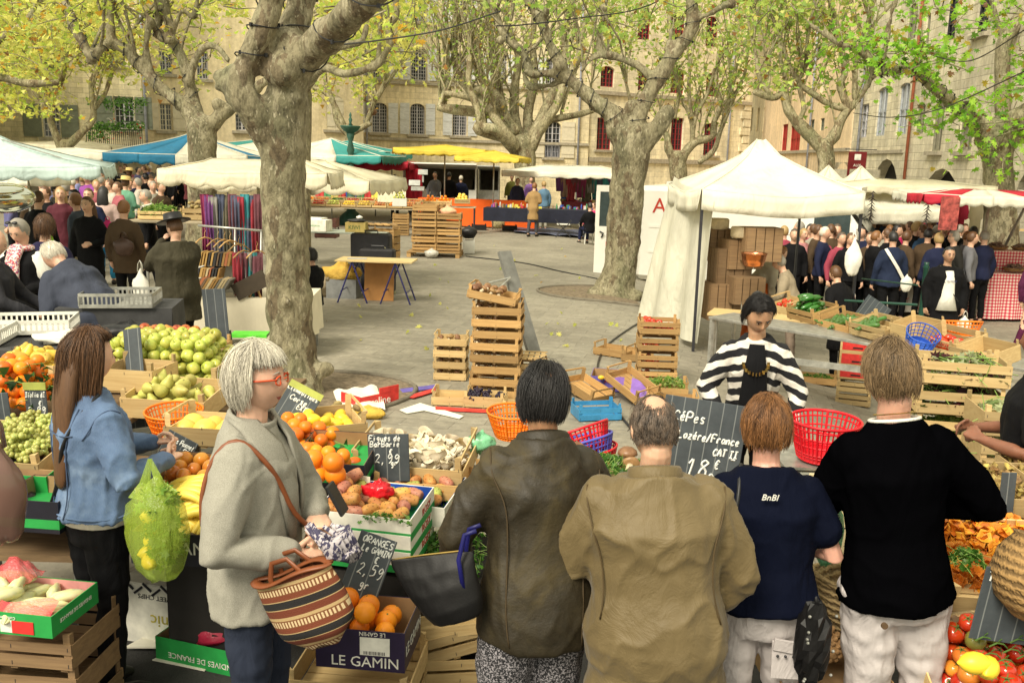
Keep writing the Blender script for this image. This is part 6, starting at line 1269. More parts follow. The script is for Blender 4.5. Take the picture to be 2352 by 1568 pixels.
carton(M@TR((-.42,-.2,0),R(-8)),.52,.36,.24,'white and yellow banana carton in front on the grey table',KW,closed=True,texts=[('BANANA',.06,LETG,'f',0,.12,0)])
carton(M@TR((.42,-.12,0),R(2)),.44,.34,.2,'brown kiwi carton with black bag on the grey table',KB,closed=True,texts=[('KIWI',.12,mat('dark green ink',(.03,.10,.03),.8),'f',-.02,.1,0)])
bag(M@TR((.42,-.1,.24)),.4,.3,.1,BLACKM,'black plastic bag on the kiwi carton',handles=False);bag(M@TR((.48,-.1,.31)),.14,.12,.1,WHITE,'small white bag on top of the kiwi carton',handles=False)
crate(M@Vector((-.5,.9,0)),0,(.5,.4,.2),'dark brown plastic crate behind the cartons','gap',mat('brown plastic crate',(.09,.035,.025),.5));crate(M@Vector((-.5,.9,-.24)),0,(.5,.4,.2),'lower dark brown plastic crate behind the cartons','gap',_MC[('brown plastic crate',(.09,.035,.025))])
for i in range(5):crate(Vector((at(882,590,20.8).x,20.8,.02+.16*i)),R(-12),(.62,.45,.15),ORD[i]+' crate from the ground in the weathered stack left of the tall pallet stacks','gap',WOOD,'weathered crate stack')
for i in range(4):q=MB();q.box((0,0,0),(.12,.5,.02));one('pallet_board',q,WOOD,'loose board across the weathered crate stack','board',M=TR((at(852+i*17,515,20.7).x,20.7,.92),R(18)),group='boards on the weathered stack')
b=gnd(1000,588);pl=thing('pallet','low wooden pallet carrying two tall crate stacks','pallet',b,R(-3));Yp=b.y
m_=MB();
for i in range(7):m_.box((0,-.4+i*.133,.13),(1.3,.1,.02))
obj('deck',m_,WOOD,pl)
for x in(-.6,0,.6):
    for y in(-.38,0,.38):m_=MB();m_.box((x,y,.06),(.1,.1,.118));obj('block',m_,WOOD,pl)
for k,(dx,n,nm)in enumerate([(-.26,6,'left stack on the pallet'),(.34,5,'right stack on the pallet')]):
    stack(b+Vector((dx,0,.15)),R(-3),(.6,.42,.155),n,'the '+nm,'gap',WOOD,.015,.03,seed=k+2)
    if k==0:stack(b+Vector((-.1,.47,.15)),R(-3),(.6,.42,.155),6,'the hidden rear stack on the pallet','gap',WOOD,.02,.04,seed=9)
bag(TR(b+Vector((.3,0,1.12)),s=1),.42,.34,.3,mat('orange net bag',(.78,.42,.25),.6),'orange net bag with onions on the right pallet stack',tie=0)
bag(TR(b+Vector((-.05,-.5,.12))),.34,.26,.24,mat('clear crumpled film',(.5,.48,.42),.2,bump=.6,bsc=40),'crumpled clear plastic film at the foot of the pallet stack',handles=False)
p=b+Vector((.78,.9,0));bag(TR(p+Vector((0,0,.55))),.42,.35,.35,BLACKM,'dark rubbish bag beside the pallet stacks',handles=False);crate(p,.1,(.3,.3,.35),'small green and white tub under the dark rubbish bag','solid',WHITE)
p=gnd(1145,525);bag(TR(p+Vector((0,0,.25))),.5,.36,.5,mat('checked woven bag',(.48,.42,.22),.7,sc=20,amt=.4),'checked woven shopper standing under the black clothed table',handles=False)
for i,(u,v)in enumerate([(1100,520),(1170,522)]):crate(gnd(u,v+8),.1,(.5,.35,.18),['left','right'][i]+' dark crate under the black clothed table','solid',BLACKM)
b=gnd(866,692);tt=thing('trestle_table','plywood board on blue folding trestles in the open square','table',b,R(-3));Yt=b.y;hz=zt(865,597,Yt)-b.z
m_=MB();m_.box((0,0,hz),(1.28,.62,.022));obj('tabletop',m_,mat('plywood',(.62,.47,.22),.6,sc=3,stretch=(1,8,8)),tt)
BLU=mat('dark blue trestle',(.025,.025,.13),.45)
for k,x0 in enumerate((-.36,.36)):
    for y in(-.27,.27):
        for s_ in(-1,1):m_=MB();m_.cyl((x0,y,hz-.015),(x0+s_*.25,y,0),.014,n=6);obj('leg',m_,BLU,tt)
    for s_ in(-1,1):m_=MB();m_.cyl((x0+s_*.19,-.27,.2),(x0+s_*.19,.27,.2),.01,n=6);obj('brace',m_,BLU,tt)
q=MB();q.box((0,0,.006),(.32,.16,.006),rz=.1);one('paper_sheet',q,mat('grey paper',(.4,.4,.36),.8),'grey sheet of paper on the plywood board','paper',M=TR(b+Vector((-.33,0,hz+.012))))
def suitcase(p,rz,l,h_,w_,label):
    s=thing('suitcase',label,'suitcase',p,rz);q=MB();q.box((0,0,h_/2+.04),(l,w_,h_));obj('shell',q,mat('black nylon',(.014,.014,.016),.6,bump=.3,bsc=60),s,bevel=.03)
    q=MB();q.box((0,-w_/2-.004,h_*.35),(l*.8,.01,h_*.5));obj('pocket',q,_MC[('black nylon',(.014,.014,.016))],s,bevel=.003);q=MB();q.tube([(-.12,0,h_+.04),(-.11,0,h_+.09),(.11,0,h_+.09),(.12,0,h_+.04)],.012,6);obj('handle',q,BLACKM,s)
    for x in(-l*.35,l*.35):q=MB();q.cyl((x,-.03,.025),(x,.03,.025),.025);obj('wheel',q,BLACKM,s)
suitcase(b+Vector((-.32,1.5,0)),R(-4),.72,.98,.3,'large black suitcase with a grey strap, rear of the two');suitcase(b+Vector((-.12,.9,0)),R(-4),.62,.76,.26,'smaller black suitcase in front of the larger one')
q=MB();q.box((0,0,.35),(.5,.03,.7),rx=R(-6));one('plywood_sheet',q,mat('orange plywood',(.42,.20,.06),.6,sc=3),'orange brown wooden panel standing under the trestle table','panel',M=TR(b+Vector((.02,.12,0)),R(-3)))
m_=MB();p0,p1,p2,p3=at(838,528,Yt+1.9),at(882,552,Yt+1.4),at(908,676,Yt+.9),at(866,640,Yt+1.7);m_.grid(lambda s,t:tuple(p0.lerp(p1,s).lerp(p3.lerp(p2,s),t)),2,2);one('leaning_board',m_,mat('mottled olive card',(.30,.29,.17),.7,sc=5,amt=.4),'tall olive display board leaning behind the trestle table','board',solid=.03)
p=gnd(790,682);M=TR(p,R(-4));carton(M,.52,.38,.33,'grey plastic storage bin with yellow cloth piled in it',mat('grey bin plastic',(.20,.205,.20),.45),mat('bin inside',(.15,.15,.15),.5));bag(M@TR((-.02,0,.42)),.6,.42,.42,mat('mustard cloth',(.52,.33,.06),.9,bump=1,bsc=6,dist=.05),'heap of mustard yellow cloth in the grey bin','cloth_heap','cloth',handles=False,cr=.4);bag(M@TR((-.42,-.02,.2)),.4,.36,.42,mat('beige cloth',(.42,.34,.22),.9,bump=1,bsc=5,dist=.05),'beige cloth draped beside the grey bin','cloth_heap','cloth',handles=False,cr=.4)
a0,a1=at(1158,578,10.4),at(1238,850,9.9);lad=thing('folding_ladder','grey metal folding frame leaning behind the tall crate stack','ladder',a1);d=a0-a1
for dx,th in((0,.10),):q=MB();q.box((0,0,d.length/2),(.17,.04,d.length));o=obj('side_rail',q,mat('dull grey metal',(.20,.20,.18),.6,metal=.2),lad);o.matrix_local=d.to_track_quat('Z','Y').to_matrix().to_4x4()
q=MB()
for i in range(9):q.cyl((-.04,-.025,d.length*(.62+.03*i)),(.04,-.06,d.length*(.62+.03*i)),.007,n=5)
o=obj('notches',q,GREYMET,lad);o.matrix_local=d.to_track_quat('Z','Y').to_matrix().to_4x4()
for(u,v)in[(1122,650),(1140,668)]:q=MB();q.cyl(at(1172,638,10.2)-a1,at(u,v,10)-a1,.012,n=6);obj('strut',q,GREYMET,lad)
for pts,lb in[([(1070,590),(1200,605),(1290,625),(1390,645)],'grey cable running across the paving from the pallet to the centre tree'),([(1482,735),(1440,760),(1390,800),(1372,850),(1390,890),(1420,950),(1470,1010)],'black cable lying behind the open crates near the camel coat man')]:
    m_=MB();m_.tube([c[:3]for c in crm([(*(gnd(u,v)+Vector((0,0,.015))),0)for u,v in pts],6)],.012,6);one('cable',m_,BLACKM,lb,'cable')
for i,(u,v)in enumerate([(rd.uniform(760,1460),rd.uniform(560,840))for _ in range(34)]+[(940,685),(1010,700),(1290,720),(1180,600),(905,640),(1300,590),(1130,745),(1255,745),(1030,650),(1330,640),(1265,770),(960,752),(935,766),(1000,610),(830,730),(1150,620)]):
    leaves('fallen_leaf',[tuple(gnd(u,v)+Vector((0,0,.02)))],.12,None,YG,True,0,-1,i);o=COL.objects[-1];tag(o,'dry yellow plane leaf lying on the paving','leaf','fallen leaves on the paving')
# ================================================================ crates in the open square
def mush(M,l,w_,where,n=14,base=.05,kd='porcini',s=1):heap(kd,M,l,w_,.045,1,where,0,n,maxn=n,base=base,scale=s)
b=gnd(1140,905);T8=(.50,.40,.11);stack(b,R(-6),T8,8,'the tallest mushroom stack','low',WOOD,.012,.03,seed=4,pitch=.122)
for k in range(2,8):mush(TR(b+Vector((0,0,.122*k)),R(-6)),.46,.36,'between the crates of the tallest stack',9,.03,'porcini',.6)
M=crate(b+Vector((-.05,0,.99)),R(-8),T8,'tilted top crate of porcini on the tallest stack','low',WOOD,'crates of the tallest mushroom stack',ry=R(9));mush(M,.46,.36,'in the tilted crate on the tallest stack',16,.05)
b=gnd(1036,868);stack(b,R(-4),(.36,.30,.11),4,'the small mushroom stack','low',WOODP,.006,.02,seed=6,pitch=.127)
for k in range(4):mush(TR(b+Vector((0,0,.127*k)),R(-4)),.32,.26,'in the small mushroom stack',8,.03,'porcini',.8)
crate(gnd(1037,925),R(-4),(.36,.3,.12),'empty pale handled crate on red cardboard','low',WOODP)
M=crate(gnd(1115,930),R(-6),(.4,.3,.13),'crate of black grapes beside the empty pale crate','solid',WOODP)
GBK=mat('black grape skin',(.018,.012,.03),.35,rnd=.5);GGR=mat('green grape skin',(.42,.44,.12),.2,sc=20,amt=.2,rnd=.4,sss=.2)
def grapes(M,lx,ly,n,mt,label,r=.011,hz=.05,seed=1,group=None):
    """n bunches, each one thing of many berries"""
    rd=random.Random(seed);pr=None
    for i in range(n):
        if pr is None or i<3:
            q=MB()
            for k in range(34):a=rd.random()*6.28;z=rd.random();rr=.045*(1-.5*z)*rd.random()**.5;q.sph((rr*math.cos(a),rr*math.sin(a)+z*.09-.045,rd.gauss(.02,.012)+.01),r*rd.uniform(.85,1.1),8,6)
            q.tube([(0,-.05,.03),(.005,-.075,.045)],.003,5);pr=q.mesh('grapes');
        o=obj('grape_bunch',pr if i<3 else pr.copy(),mt,smooth=True);o.matrix_world=M@TR((rd.uniform(-.5,.5)*lx,rd.uniform(-.5,.5)*ly,hz+rd.uniform(0,.03)),rd.uniform(0,6.28),rd.gauss(0,.3));tag(o,label,'grapes',group or label)
grapes(M,.3,.2,9,GBK,'bunch of black grapes in the crate on the ground',.012,.07,2)
b=gnd(1208,912);stack(b+Vector((-.04,.25,0)),R(-5),(.5,.38,.15),2,'the lidded pair right of the tallest stack','gap',WOODP,.0,.02,seed=8);q=MB()
for i in range(8):q.box((-.21+i*.06,0,0),(.045,.38,.012))
for y in(-.16,0,.16):q.box((0,y,.01),(.5,.03,.008))
one('crate_lid',q,WOODP,'slatted lid on the crate right of the tallest stack','lid',M=TR(b+Vector((-.04,.25,.39)),R(-5)))
M=crate(gnd(1195,950),R(-4),(.34,.26,.12),'small crate holding a few onions in front of the lidded crate','solid',WOODP);mush(M,.3,.22,'in the small crate in front of the lidded crate',5,.03,'potato')
b=gnd(1505,875);stack(b,R(-3),(.44,.36,.15),4,'the tomato stack','gap',WOOD,.008,.02,seed=12)
for k in range(4):heap('tomato',TR(b+Vector((0,0,.1865*k)),R(-3)),.40,.32,.036,2 if k<3 else 3,'in the tomato stack',.0,k,maxn=30 if k==3 else 10,base=.03)
crate(gnd(1412,815),R(-32),(.46,.32,.13),'empty crate turned askew left of the tomato stack','low',WOOD);crate(gnd(1448,832)+Vector((.1,.15,0)),R(-5),(.4,.3,.12),'empty crate with purple paper touching the tomato stack','low',WOOD)
M=crate(gnd(1525,905),R(-6),(.48,.34,.14),'crate of loose green herbs in front of the tomato stack','low',WOOD);leafpile('greens','feathery green herbs in the crate before the tomato stack',M@Matrix.Translation((0,0,.08)),.44,.3,.1,260,.06,LETT,4)
M=crate(gnd(1520,935)+Vector((.1,0,0)),R(-6),(.5,.36,.13),'crate of courgettes half hidden behind the camel coat man','low',WOOD);heap('courgette',M,.44,.3,.03,2,'in the crate behind the camel coat man',0,5,maxn=8,tilt=.2)
NP=mat('purple card',(.13,.10,.38),.7);
b=gnd(1430,905);carton(TR(b+Vector((-.1,.22,.02)),R(-10),R(4)),.42,.3,.16,'purple lemon carton behind the tipped crate',NP,texts=[('AIAIA',.07,mat('red lettering',(.5,.04,.02),.5),'f',.02,.11,0)])
for s_ in(-.13,-.05):produce('lemon',TR(b+Vector((-.1+s_,.05,.16)),0,R(70),0,.8),'painted looking lemon on the front of the purple carton','lemon','lemons at the purple carton')
M=crate(b+Vector((.06,-.25,.12)),R(-58),(.52,.32,.13),'tipped crate lined with purple paper','low',WOOD,rx=R(8),ry=R(18));q=MB();q.grid(lambda s,t:((s-.5)*.4,(t-.5)*.26,.02+.02*math.sin(s*7+t*5)),10,8);one('purple_paper',q,mat('purple tissue',(.22,.12,.42),.8),'purple tissue lining the tipped crate','paper',M=M,smooth=True)
M=crate(b+Vector((-.4,-.1,.03)),R(-50),(.5,.34,.13),'crate with a pale end tilting behind the black haired man','low',WOOD,ry=R(14))
crate(gnd(1368,958),R(12),(.42,.3,.13),'sky blue plastic crate behind the black haired man','gap',P_CY)
def sheet(px,mt,label,name='cardboard_sheet',cat='cardboard',lift=.012,th=.006):q=MB();P=[tuple(gnd(u,v)+Vector((0,0,lift)))for u,v in px];q.add(P,[tuple(range(len(P)))]);return one(name,q,mt,label,cat,solid=th)
PAP=mat('white paper',(.80,.77,.64),.8,amt=.06);REDC=mat('red printed card',(.60,.035,.03),.5,sc=14,amt=.3)
sheet([(918,944),(965,928),(1065,958),(1055,964),(975,945),(935,952)],PAP,'white torn strip of card on the paving');sheet([(917,896),(1000,886),(1000,894),(925,904)],NP,'flat purple card beside the handled crate')
sheet([(930,915),(1000,895),(1000,903),(950,918)],REDC,'thin red card scrap beside the purple card',lift=.02);sheet([(1000,936),(1140,944),(1125,950),(1000,944)],REDC,'red card under the handled crates')
q=MB();p0,p1=gnd(826,945),gnd(915,925);d=p1-p0;q.box((d.length/2,0,.07),(d.length,.012,.13));q.box((d.length-.12,.0,.16),(.24,.012,.06));q.box((.02,.16,.07),(.012,.3,.13));rg=one('open_carton',q,REDC,'torn red tomato carton lying on white paper by the near tree','carton',M=facing(p0,d));text('Rougeline',.11,LETW,rg,TR((d.length*.33,-.008,.065))@RX90)
m_=MB();m_.grid(lambda s,t:tuple(gnd(765+100*s+20*t,905+55*t-12*s)+Vector((0,0,.03+.10*abs(noise.noise(Vector((s*3,t*3,1))))))),16,10);one('crumpled_paper',m_,PAP,'crumpled white paper spread behind the potato nets','paper',smooth=True)
m_=TR(gnd(790,965),R(-20));heap('potato',m_,.42,.3,.05,2,'in the yellow net at the foot of the near tree',.05,3,maxn=22);bag(TR(gnd(845,958)+Vector((0,0,.05)),R(-15)),.34,.2,.14,mat('yellow net',(.62,.40,.06),.7,bump=1,bsc=90),'slumped yellow net of potatoes beside the red carton',handles=False)
# ================================================================ left middle: scarf and book stall
YS=11.2
LIN=mat('off white linen',(.72,.66,.50),.85,sc=3,amt=.08)
M=table('linen covered table carrying the book boxes',Vector((at(545,700,YS).x,YS,0)),1.9,.9,zt(560,672,YS),R(4),WOODP,None,LIN,.5)
BOOKC=[mat('book %d'%i,c,.7,amt=.15)for i,c in enumerate([(.30,.17,.05),(.42,.26,.08),(.14,.09,.05),(.03,.03,.03),(.35,.12,.05),(.45,.36,.2),(.16,.15,.12)])]
bk=random.Random(8)
def bookrow(p,n,lean,label,rz=0):
    for i in range(n):
        q=MB();t_=bk.uniform(.014,.03);q.box((0,0,0),(t_,.22,.15+bk.uniform(0,.02)),ry=R(lean));one('book',q,bk.choice(BOOKC),label,'book',M=TR(p)@Matrix.Rotation(rz,4,'Z')@TR((i*.034,0,.1)),group=label)
bookrow(at(468,612,YS-.2),11,12,'wood toned book in the upper row of the stall');bookrow(at(462,648,YS-.3),8,14,'book in the middle row of the stall');bookrow(at(460,690-20,YS-.45),11,32,'leaning book in the front box of the stall')
carton(M@TR((-.55,-.25,0)),.5,.3,.22,'white open book box at the front of the stall',WHITE,WHITE);carton(M@TR((-.2,.1,0)),.5,.3,.36,'taller white book box behind the front one',WHITE,WHITE)
q=MB();q.cyl(at(455,518,11),at(602,530,11),.014);q.cyl(at(540,525,11),at(538,700,11),.012);q.cyl(at(600,530,11),at(598,700,11),.012);one('clothes_rail',q,GREYMET,'horizontal metal clothes rail before the scarves','rail',smooth=True)
for i,(u,v)in enumerate([(470,545),(548,560),(560,575),(500,548),(515,550),(528,552),(590,575)]):
    q=MB();p=at(u,v,10.9);q.tube([(-.17,0,-.08),(-.08,0,-.02),(0,0,0),(.08,0,-.02),(.17,0,-.08)],.009,6);q.tube([(0,0,0),(0,0,.05),(.02,0,.08),(.0,0,.1)],.003,5);one('coat_hanger',q,WOOD,'wooden coat hanger on the metal rail','hanger',M=TR(p,R(60)),group='hangers on the rail')
for i,(u,c,h_)in enumerate([(505,4,1.0),(516,5,1.1),(524,5,1.1),(533,9,.8),(541,4,1.2),(551,6,.9),(562,7,1.0),(572,4,1.1),(583,6,.9),(592,9,1.0),(480,0,.9),(490,8,.9),(470,2,.7)]):
    cloth_strip(at(u,446+(i%3)*3,11.6),.11,h_,SCF[c],'long patterned scarf hanging under the cream awning',i,group='scarves under the cream awning',fold=.02)
for i,(u,c)in enumerate([(556,9),(566,8),(577,1),(590,9),(545,6)]):cloth_strip(at(u,580,10.9),.13,.62,SCF[c],'shawl hanging below the metal rail',i+5,group='shawls below the rail',fold=.02)
q=MB();p=at(575,655,YS-.45)
one('leaning_picture',MB().box((0,0,0),(.42,.02,.2),ry=R(-28)),mat('dark brown panel',(.06,.045,.03),.5),'dark slanted panel on a small wooden easel','picture',M=TR(p));q=MB();q.cyl((0,0,0),(.08,0,-.22),.012);q.cyl((0,0,0),(-.12,0,-.22),.012);one('small_easel',q,WOOD,'small wooden easel under the slanted panel','easel',M=TR(p+Vector((.05,.05,0))))
one('plastic_tray',MB().box((0,0,.02),(.36,.22,.03)),mat('bright green plastic',(.12,.62,.05),.4),'bright green plastic lid on the ground by the near tree','lid',M=TR(at(575,772,9.2),R(5)))
M=table('vegetable table behind the man in the black hat',Vector((at(410,500,15.5).x,15.5,0)),1.5,.8,zt(400,505,15.5),0,TBL)
M1=crate(M@Vector((-.3,0,0)),0,(.6,.4,.15),'crate of pale green lettuce on the vegetable table','gap',WOODP);leafpile('greens','pale green lettuces heaped on the vegetable table',M1@Matrix.Translation((0,0,.1)),.56,.36,.14,200,.12,LETT,3)
M1=crate(M@Vector((.35,.1,0)),0,(.5,.4,.2),'crate heaped with pale garlic on the vegetable table','gap',WOODP);heap('potato',M1,.46,.36,.045,3,'of pale garlic on the vegetable table',.05,4,maxn=50,base=.1)
# ================================================================ far left front: fish table, trays
YF=6.6
M=table('table under a green plastic cloth with the white trays',Vector((at(60,800,YF).x,YF+.2,0)),2.6,.9,zt(60,790,YF),R(3),mat('green plastic cloth',(.05,.11,.06),.4,sc=5,amt=.4),mat('dark wood',(.06,.045,.03),.8),mat('charcoal cloth',(.05,.05,.05),.9),.32)
def tray(M,l,w_,h_,label,mt):
    r=thing('plastic_tray',label,'tray');r.matrix_world=M;q=MB();q.box((0,0,.004),(l-.02,w_-.02,.006));obj('base',q,mt,r)
    for sy in(-1,1):q=MB();q.box((0,sy*w_/2,.02),(l,.006,.03));q.box((0,sy*w_/2,h_-.01),(l,.01,.025));[q.box((-l/2+l*i/16,sy*w_/2,h_/2),(.014,.005,h_-.04))for i in range(17)];obj('side',q,mt,r)
    for sx in(-1,1):q=MB();q.box((sx*l/2,0,.02),(.006,w_,.03));q.box((sx*l/2,0,h_-.01),(.01,w_,.025));[q.box((sx*l/2,-w_/2+w_*i/11,h_/2),(.005,.014,h_-.04))for i in range(12)];obj('end',q,mt,r)
tray(M@TR((-.45,-.2,.01),R(8)),.62,.42,.11,'white plastic tray nearest on the green covered table',WHITE);tray(M@TR((-.15,.22,.01),R(12)),.6,.4,.11,'white plastic tray behind the nearest one',WHITE)
bag(M@TR((.28,-.15,.04)),.4,.3,.1,PAP,'crumpled white paper on the green covered table','paper_heap','paper',handles=False,cr=.5);bag(M@TR((.62,.1,.05)),.42,.3,.14,BLACKM,'crumpled black plastic bag under the bending man hands',handles=False,cr=.4)
table('small dark table under the grey wire tray',Vector((at(280,700,7.7).x,7.7,0)),.9,.55,zt(280,702,7.6),R(10),mat('dark wood',(.06,.045,.03),.8),None,mat('charcoal cloth',(.05,.05,.05),.9),.5);tray(TR(at(295-15,700,7.6),R(10)),.56,.4,.12,'grey wire tray of shells in front of the stooping man',GREYMET)
q=MB();q.sph((0,0,0),(.19,.19,.10),24,14);o=one('scale_pan',q,mat('polished steel pan',(.55,.58,.48),.12,metal=1,amt=.1),'shiny round steel scale pan hanging at the left edge','scale pan',M=TR(at(10,455,6.2)),smooth=True);q=MB();q.sph((0,0,0),(.13,.13,.03),20,8);one('scale_dish',q,_MC[('polished steel pan',(.55,.58,.48))],'flat steel dish above the round scale pan','scale pan',M=TR(at(4,437,5.9),0,.1),smooth=True)
# ================================================================ right middle
YR=12.8
M=table('pale counter inside the big gazebo',Vector((at(1840,640,11.6).x,11.6,gz(4,12))),2.2,.5,.9,R(-22),WOODP)
for i,(u,v,Y,l,h_,rz_)in enumerate([(1675,620,12.9,.5,.62,10),(1712,665,12.6,.42,.36,5),(1655,690,12.8,.45,.5,8),(1700,582,12.9,.5,.40,12),(1745,560,12.7,.5,.45,5),(1640,560,13.2,.4,.45,0)]):
    q=MB();w_=.36
    for k in range(4):q.box((-l/2+l*(k+.5)/4,-w_/2,h_/2),(l/4-.012,.018,h_))
    for k in range(3):q.box((l/2,-w_/2+w_*(k+.5)/3,h_/2),(.018,w_/3-.014,h_));q.box((-l/2,-w_/2+w_*(k+.5)/3,h_/2),(.018,w_/3-.014,h_))
    q.box((0,w_/2,h_/2),(l,.018,h_));q.box((0,0,h_-.01),(l-.04,w_-.04,.018));p=at(u,v,Y);o=one('wooden_box',q,WOODD,ORD[i]+' dark wooden crate counted from the gazebo post, used as shelf','crate',M=TR(p-Vector((0,0,h_*.5)),R(rz_)),group='dark shelf crates in the gazebo')
for i,(u,v,Y)in enumerate([(1702,546,12.75),(1650,526,13.1)]):q=MB();q.lathe([(.13,0),(.145,.02),(.145,.13),(.13,.15)],24);one('cheese_wheel',q,mat('cheese rind',(.66,.55,.36),.7,sc=12,bump=.3),['large','smaller'][i]+' pale cheese wheel on the dark shelf crates','cheese',M=TR(at(u,v,Y)),smooth=True)
q=MB();q.lathe([(.10,0),(.13,.02),(.155,.16),(.17,.17),(.165,.175),(.14,.05),(.09,.02)],20);one('copper_pot',q,mat('copper',(.62,.25,.12),.22,metal=1),'shiny copper pot on the gazebo shelf','pot',M=TR(at(1730,612,11.9)),smooth=True)
MT=table('long slatted metal stand carrying the vegetable crates',Vector((at(2010,780,9.2).x,9.2,gz(3.6,9.2))),3.7,.5,1.0,R(-47),GREYMET,GREYMET)
rz0=math.atan2(at(2280,800,7.6).y-at(1800,690,11).y,at(2280,800,7.6).x-at(1800,690,11).x)
def row(u,v,Y,dim,label,style='gap',wood=None,tilt=R(14)):return crate(at(u,v,Y),rz0+R(8),dim,label,style,wood,rx=tilt)
M=row(1815,712,10.8,(.44,.34,.13),'crate with a few tomatoes at the far end of the vegetable stand','low',WOODP);heap('tomato',M,.3,.2,.038,1,'in the far crate of the vegetable stand',0,2,maxn=5,base=.04)
M=row(1868,730,10.3,(.46,.36,.15),'crate heaped with green peppers on the vegetable stand');heap('green_pepper',M,.42,.32,.045,3,'in the pepper crate of the vegetable stand',.06,4,maxn=22,base=.05,tilt=.3)
M=row(1945,750,9.8,(.48,.36,.12),'crate of courgettes on the vegetable stand','low',WOOD);heap('courgette',M,.42,.32,.03,3,'in the courgette crate of the vegetable stand',.02,4,maxn=20,base=.03,tilt=.2)
M=row(2025,768,9.2,(.52,.36,.15),'crate of small cucumbers fourth along the vegetable stand','gap',WOODP);heap('courgette',M,.46,.3,.03,2,'in the fourth crate of the vegetable stand',.02,8,maxn=12,base=.08,tilt=.2)
M=row(2110,782,8.7,(.4,.3,.2),'blank pale crate behind the blue basket','solid',WOODP)
M=row(2185,805,8.2,(.5,.36,.17),'lettered tomato crate near the orange basket','gap',WOODP);heap('tomato',M,.46,.3,.038,1,'in the lettered crate',0,9,maxn=14,base=.03)
Mx=M@TR((0,-.186,.138))@RX90;o=text('Les Cailloux',.068,mat('red lettering',(.5,.04,.02),.5),None,Mx,name='crate_lettering',shear=.3);o.parent=[c for c in COL.objects if c.get('label')=='lettered tomato crate near the orange basket'][0];o.matrix_local=TR((0,-.186,.138))@RX90
M=row(2262,830,7.8,(.44,.34,.16),'pale crate with a pink tag at the near end of the vegetable stand','solid',WOODP);one('pink_tag',MB().box((0,0,0),(.12,.004,.07)),mat('pink card',(.75,.06,.42),.6),'bright pink tag on the near crate of the vegetable stand','tag',M=M@TR((.02,-.178,.07),0,0,.2))
basket(TR(at(2108,798,8.15),0,R(30)),.11,.145,.17,P_BL2,'blue slotted basket hanging on the vegetable stand',22,(0,.2,.4,.6,.8,1));basket(TR(at(2210,770,8.5),0,R(-8)),.11,.17,.13,P_OR,'orange slotted basket on the far side of the lettered crate',26,(0,.25,.5,.75,1))
b=gnd(1958,925);crate(b,R(-20),(.4,.34,.14),'lower plain crate under the red boxes','gap',WOODP);crate(b+Vector((0,0,.16)),R(-20),(.4,.34,.13),'upper plain crate under the red boxes','gap',WOODP)
for i in range(3):
    Mb=TR(b+Vector((0,0,.33+i*.165)),R(-20));carton(Mb,.4,.34,.16,['lowest','middle','topmost'][i]+' red fronted fruit box right of the striped vendor',WOODP,closed=True)
    for face,dx in(('f',0),):q=MB();q.box((0,-.174,.08),(.35,.004,.12));one('red_panel',q,REDC,['lowest','middle','topmost'][i]+' red printed front panel of the red boxes','panel',M=Mb)
    if i<9:pr_=[c for c in COL.objects if c.name.startswith('red_panel')][-1];ch_=[c for c in COL.objects if c.get('label','').startswith(['lowest','middle','topmost'][i]+' red fronted')][0];pr_.parent=ch_;pr_.matrix_local=Matrix.Identity(4);del pr_['category'];del pr_['label'];q=MB();q.box((0,-.177,.05),(.11,.004,.018));obj('hand_slot',q,BLACKM,ch_);q=MB();q.box((.203,0,.08),(.004,.28,.1));obj('red_panel',q,REDC,ch_)
q=MB();p0,p1=at(1800,705,10.2),at(1930,870,8.3);q.box((0,0,0),(1.9,.03,.06));one('metal_rail',q,GREYMET,'long low metal rail below the vegetable stand','rail',M=TR(at(1870,835,8.9),R(-30)))
M=crate(gnd(1875,878),R(-18),(.5,.32,.12),'low crate with green tops on the ground under the metal rail','low',WOOD);leafpile('greens','green tops in the low crate under the metal rail',M@Matrix.Translation((0,0,.06)),.4,.26,.05,120,.05,PARS,8)
b=Vector((at(2190,1000,6.2).x,6.25,gz(2.9,6.2)));D=(.56,.40,.17);nC=7;Z0=zt(2190,850,6.0)
for i in range(nC):
    z=Z0-.13-(nC-1-i)*.205;M=crate(Vector((b.x+.015*math.sin(i*2.3),b.y,z)),R(-13)+R(3)*math.sin(i*1.7),D,(ORD[nC-1-i]+' crate from the top of the salad stack behind the black sweater man'),'gap',WOODP,'salad crates')
    leafpile('greens',['purple and pale salad spilling from the top crate of the salad stack','dark salad leaves in the second salad crate','green lettuce in the third salad crate','lettuce in the fourth salad crate','lettuce in the fifth salad crate','lettuce in the sixth salad crate','lettuce in the lowest salad crate'][nC-1-i],M@Matrix.Translation((0,0,.05)),.54,.38,.13,160,.10,[LETT,REDL][(i%2==1)and i>3]if i<6 else REDL+PALE,i)
b=Vector((at(2290,1000,5.3).x,5.35,gz(2.9,5.3)))
for i in range(5):z=zt(2290,960,5.3)-.1-(4-i)*.2;M=crate(Vector((b.x+.16,b.y+.01*i,z)),R(-10),(.5,.4,.16),(ORD[4-i]+' crate from the top of the right hand cauliflower stack'),'gap',WOODP,'cauliflower crates');leafpile('greens',ORD[4-i]+' layer of pale cauliflower leaves from the top of the right hand stack',M@Matrix.Translation((0,0,.06)),.46,.36,.14,150,.09,PALE,i+3)
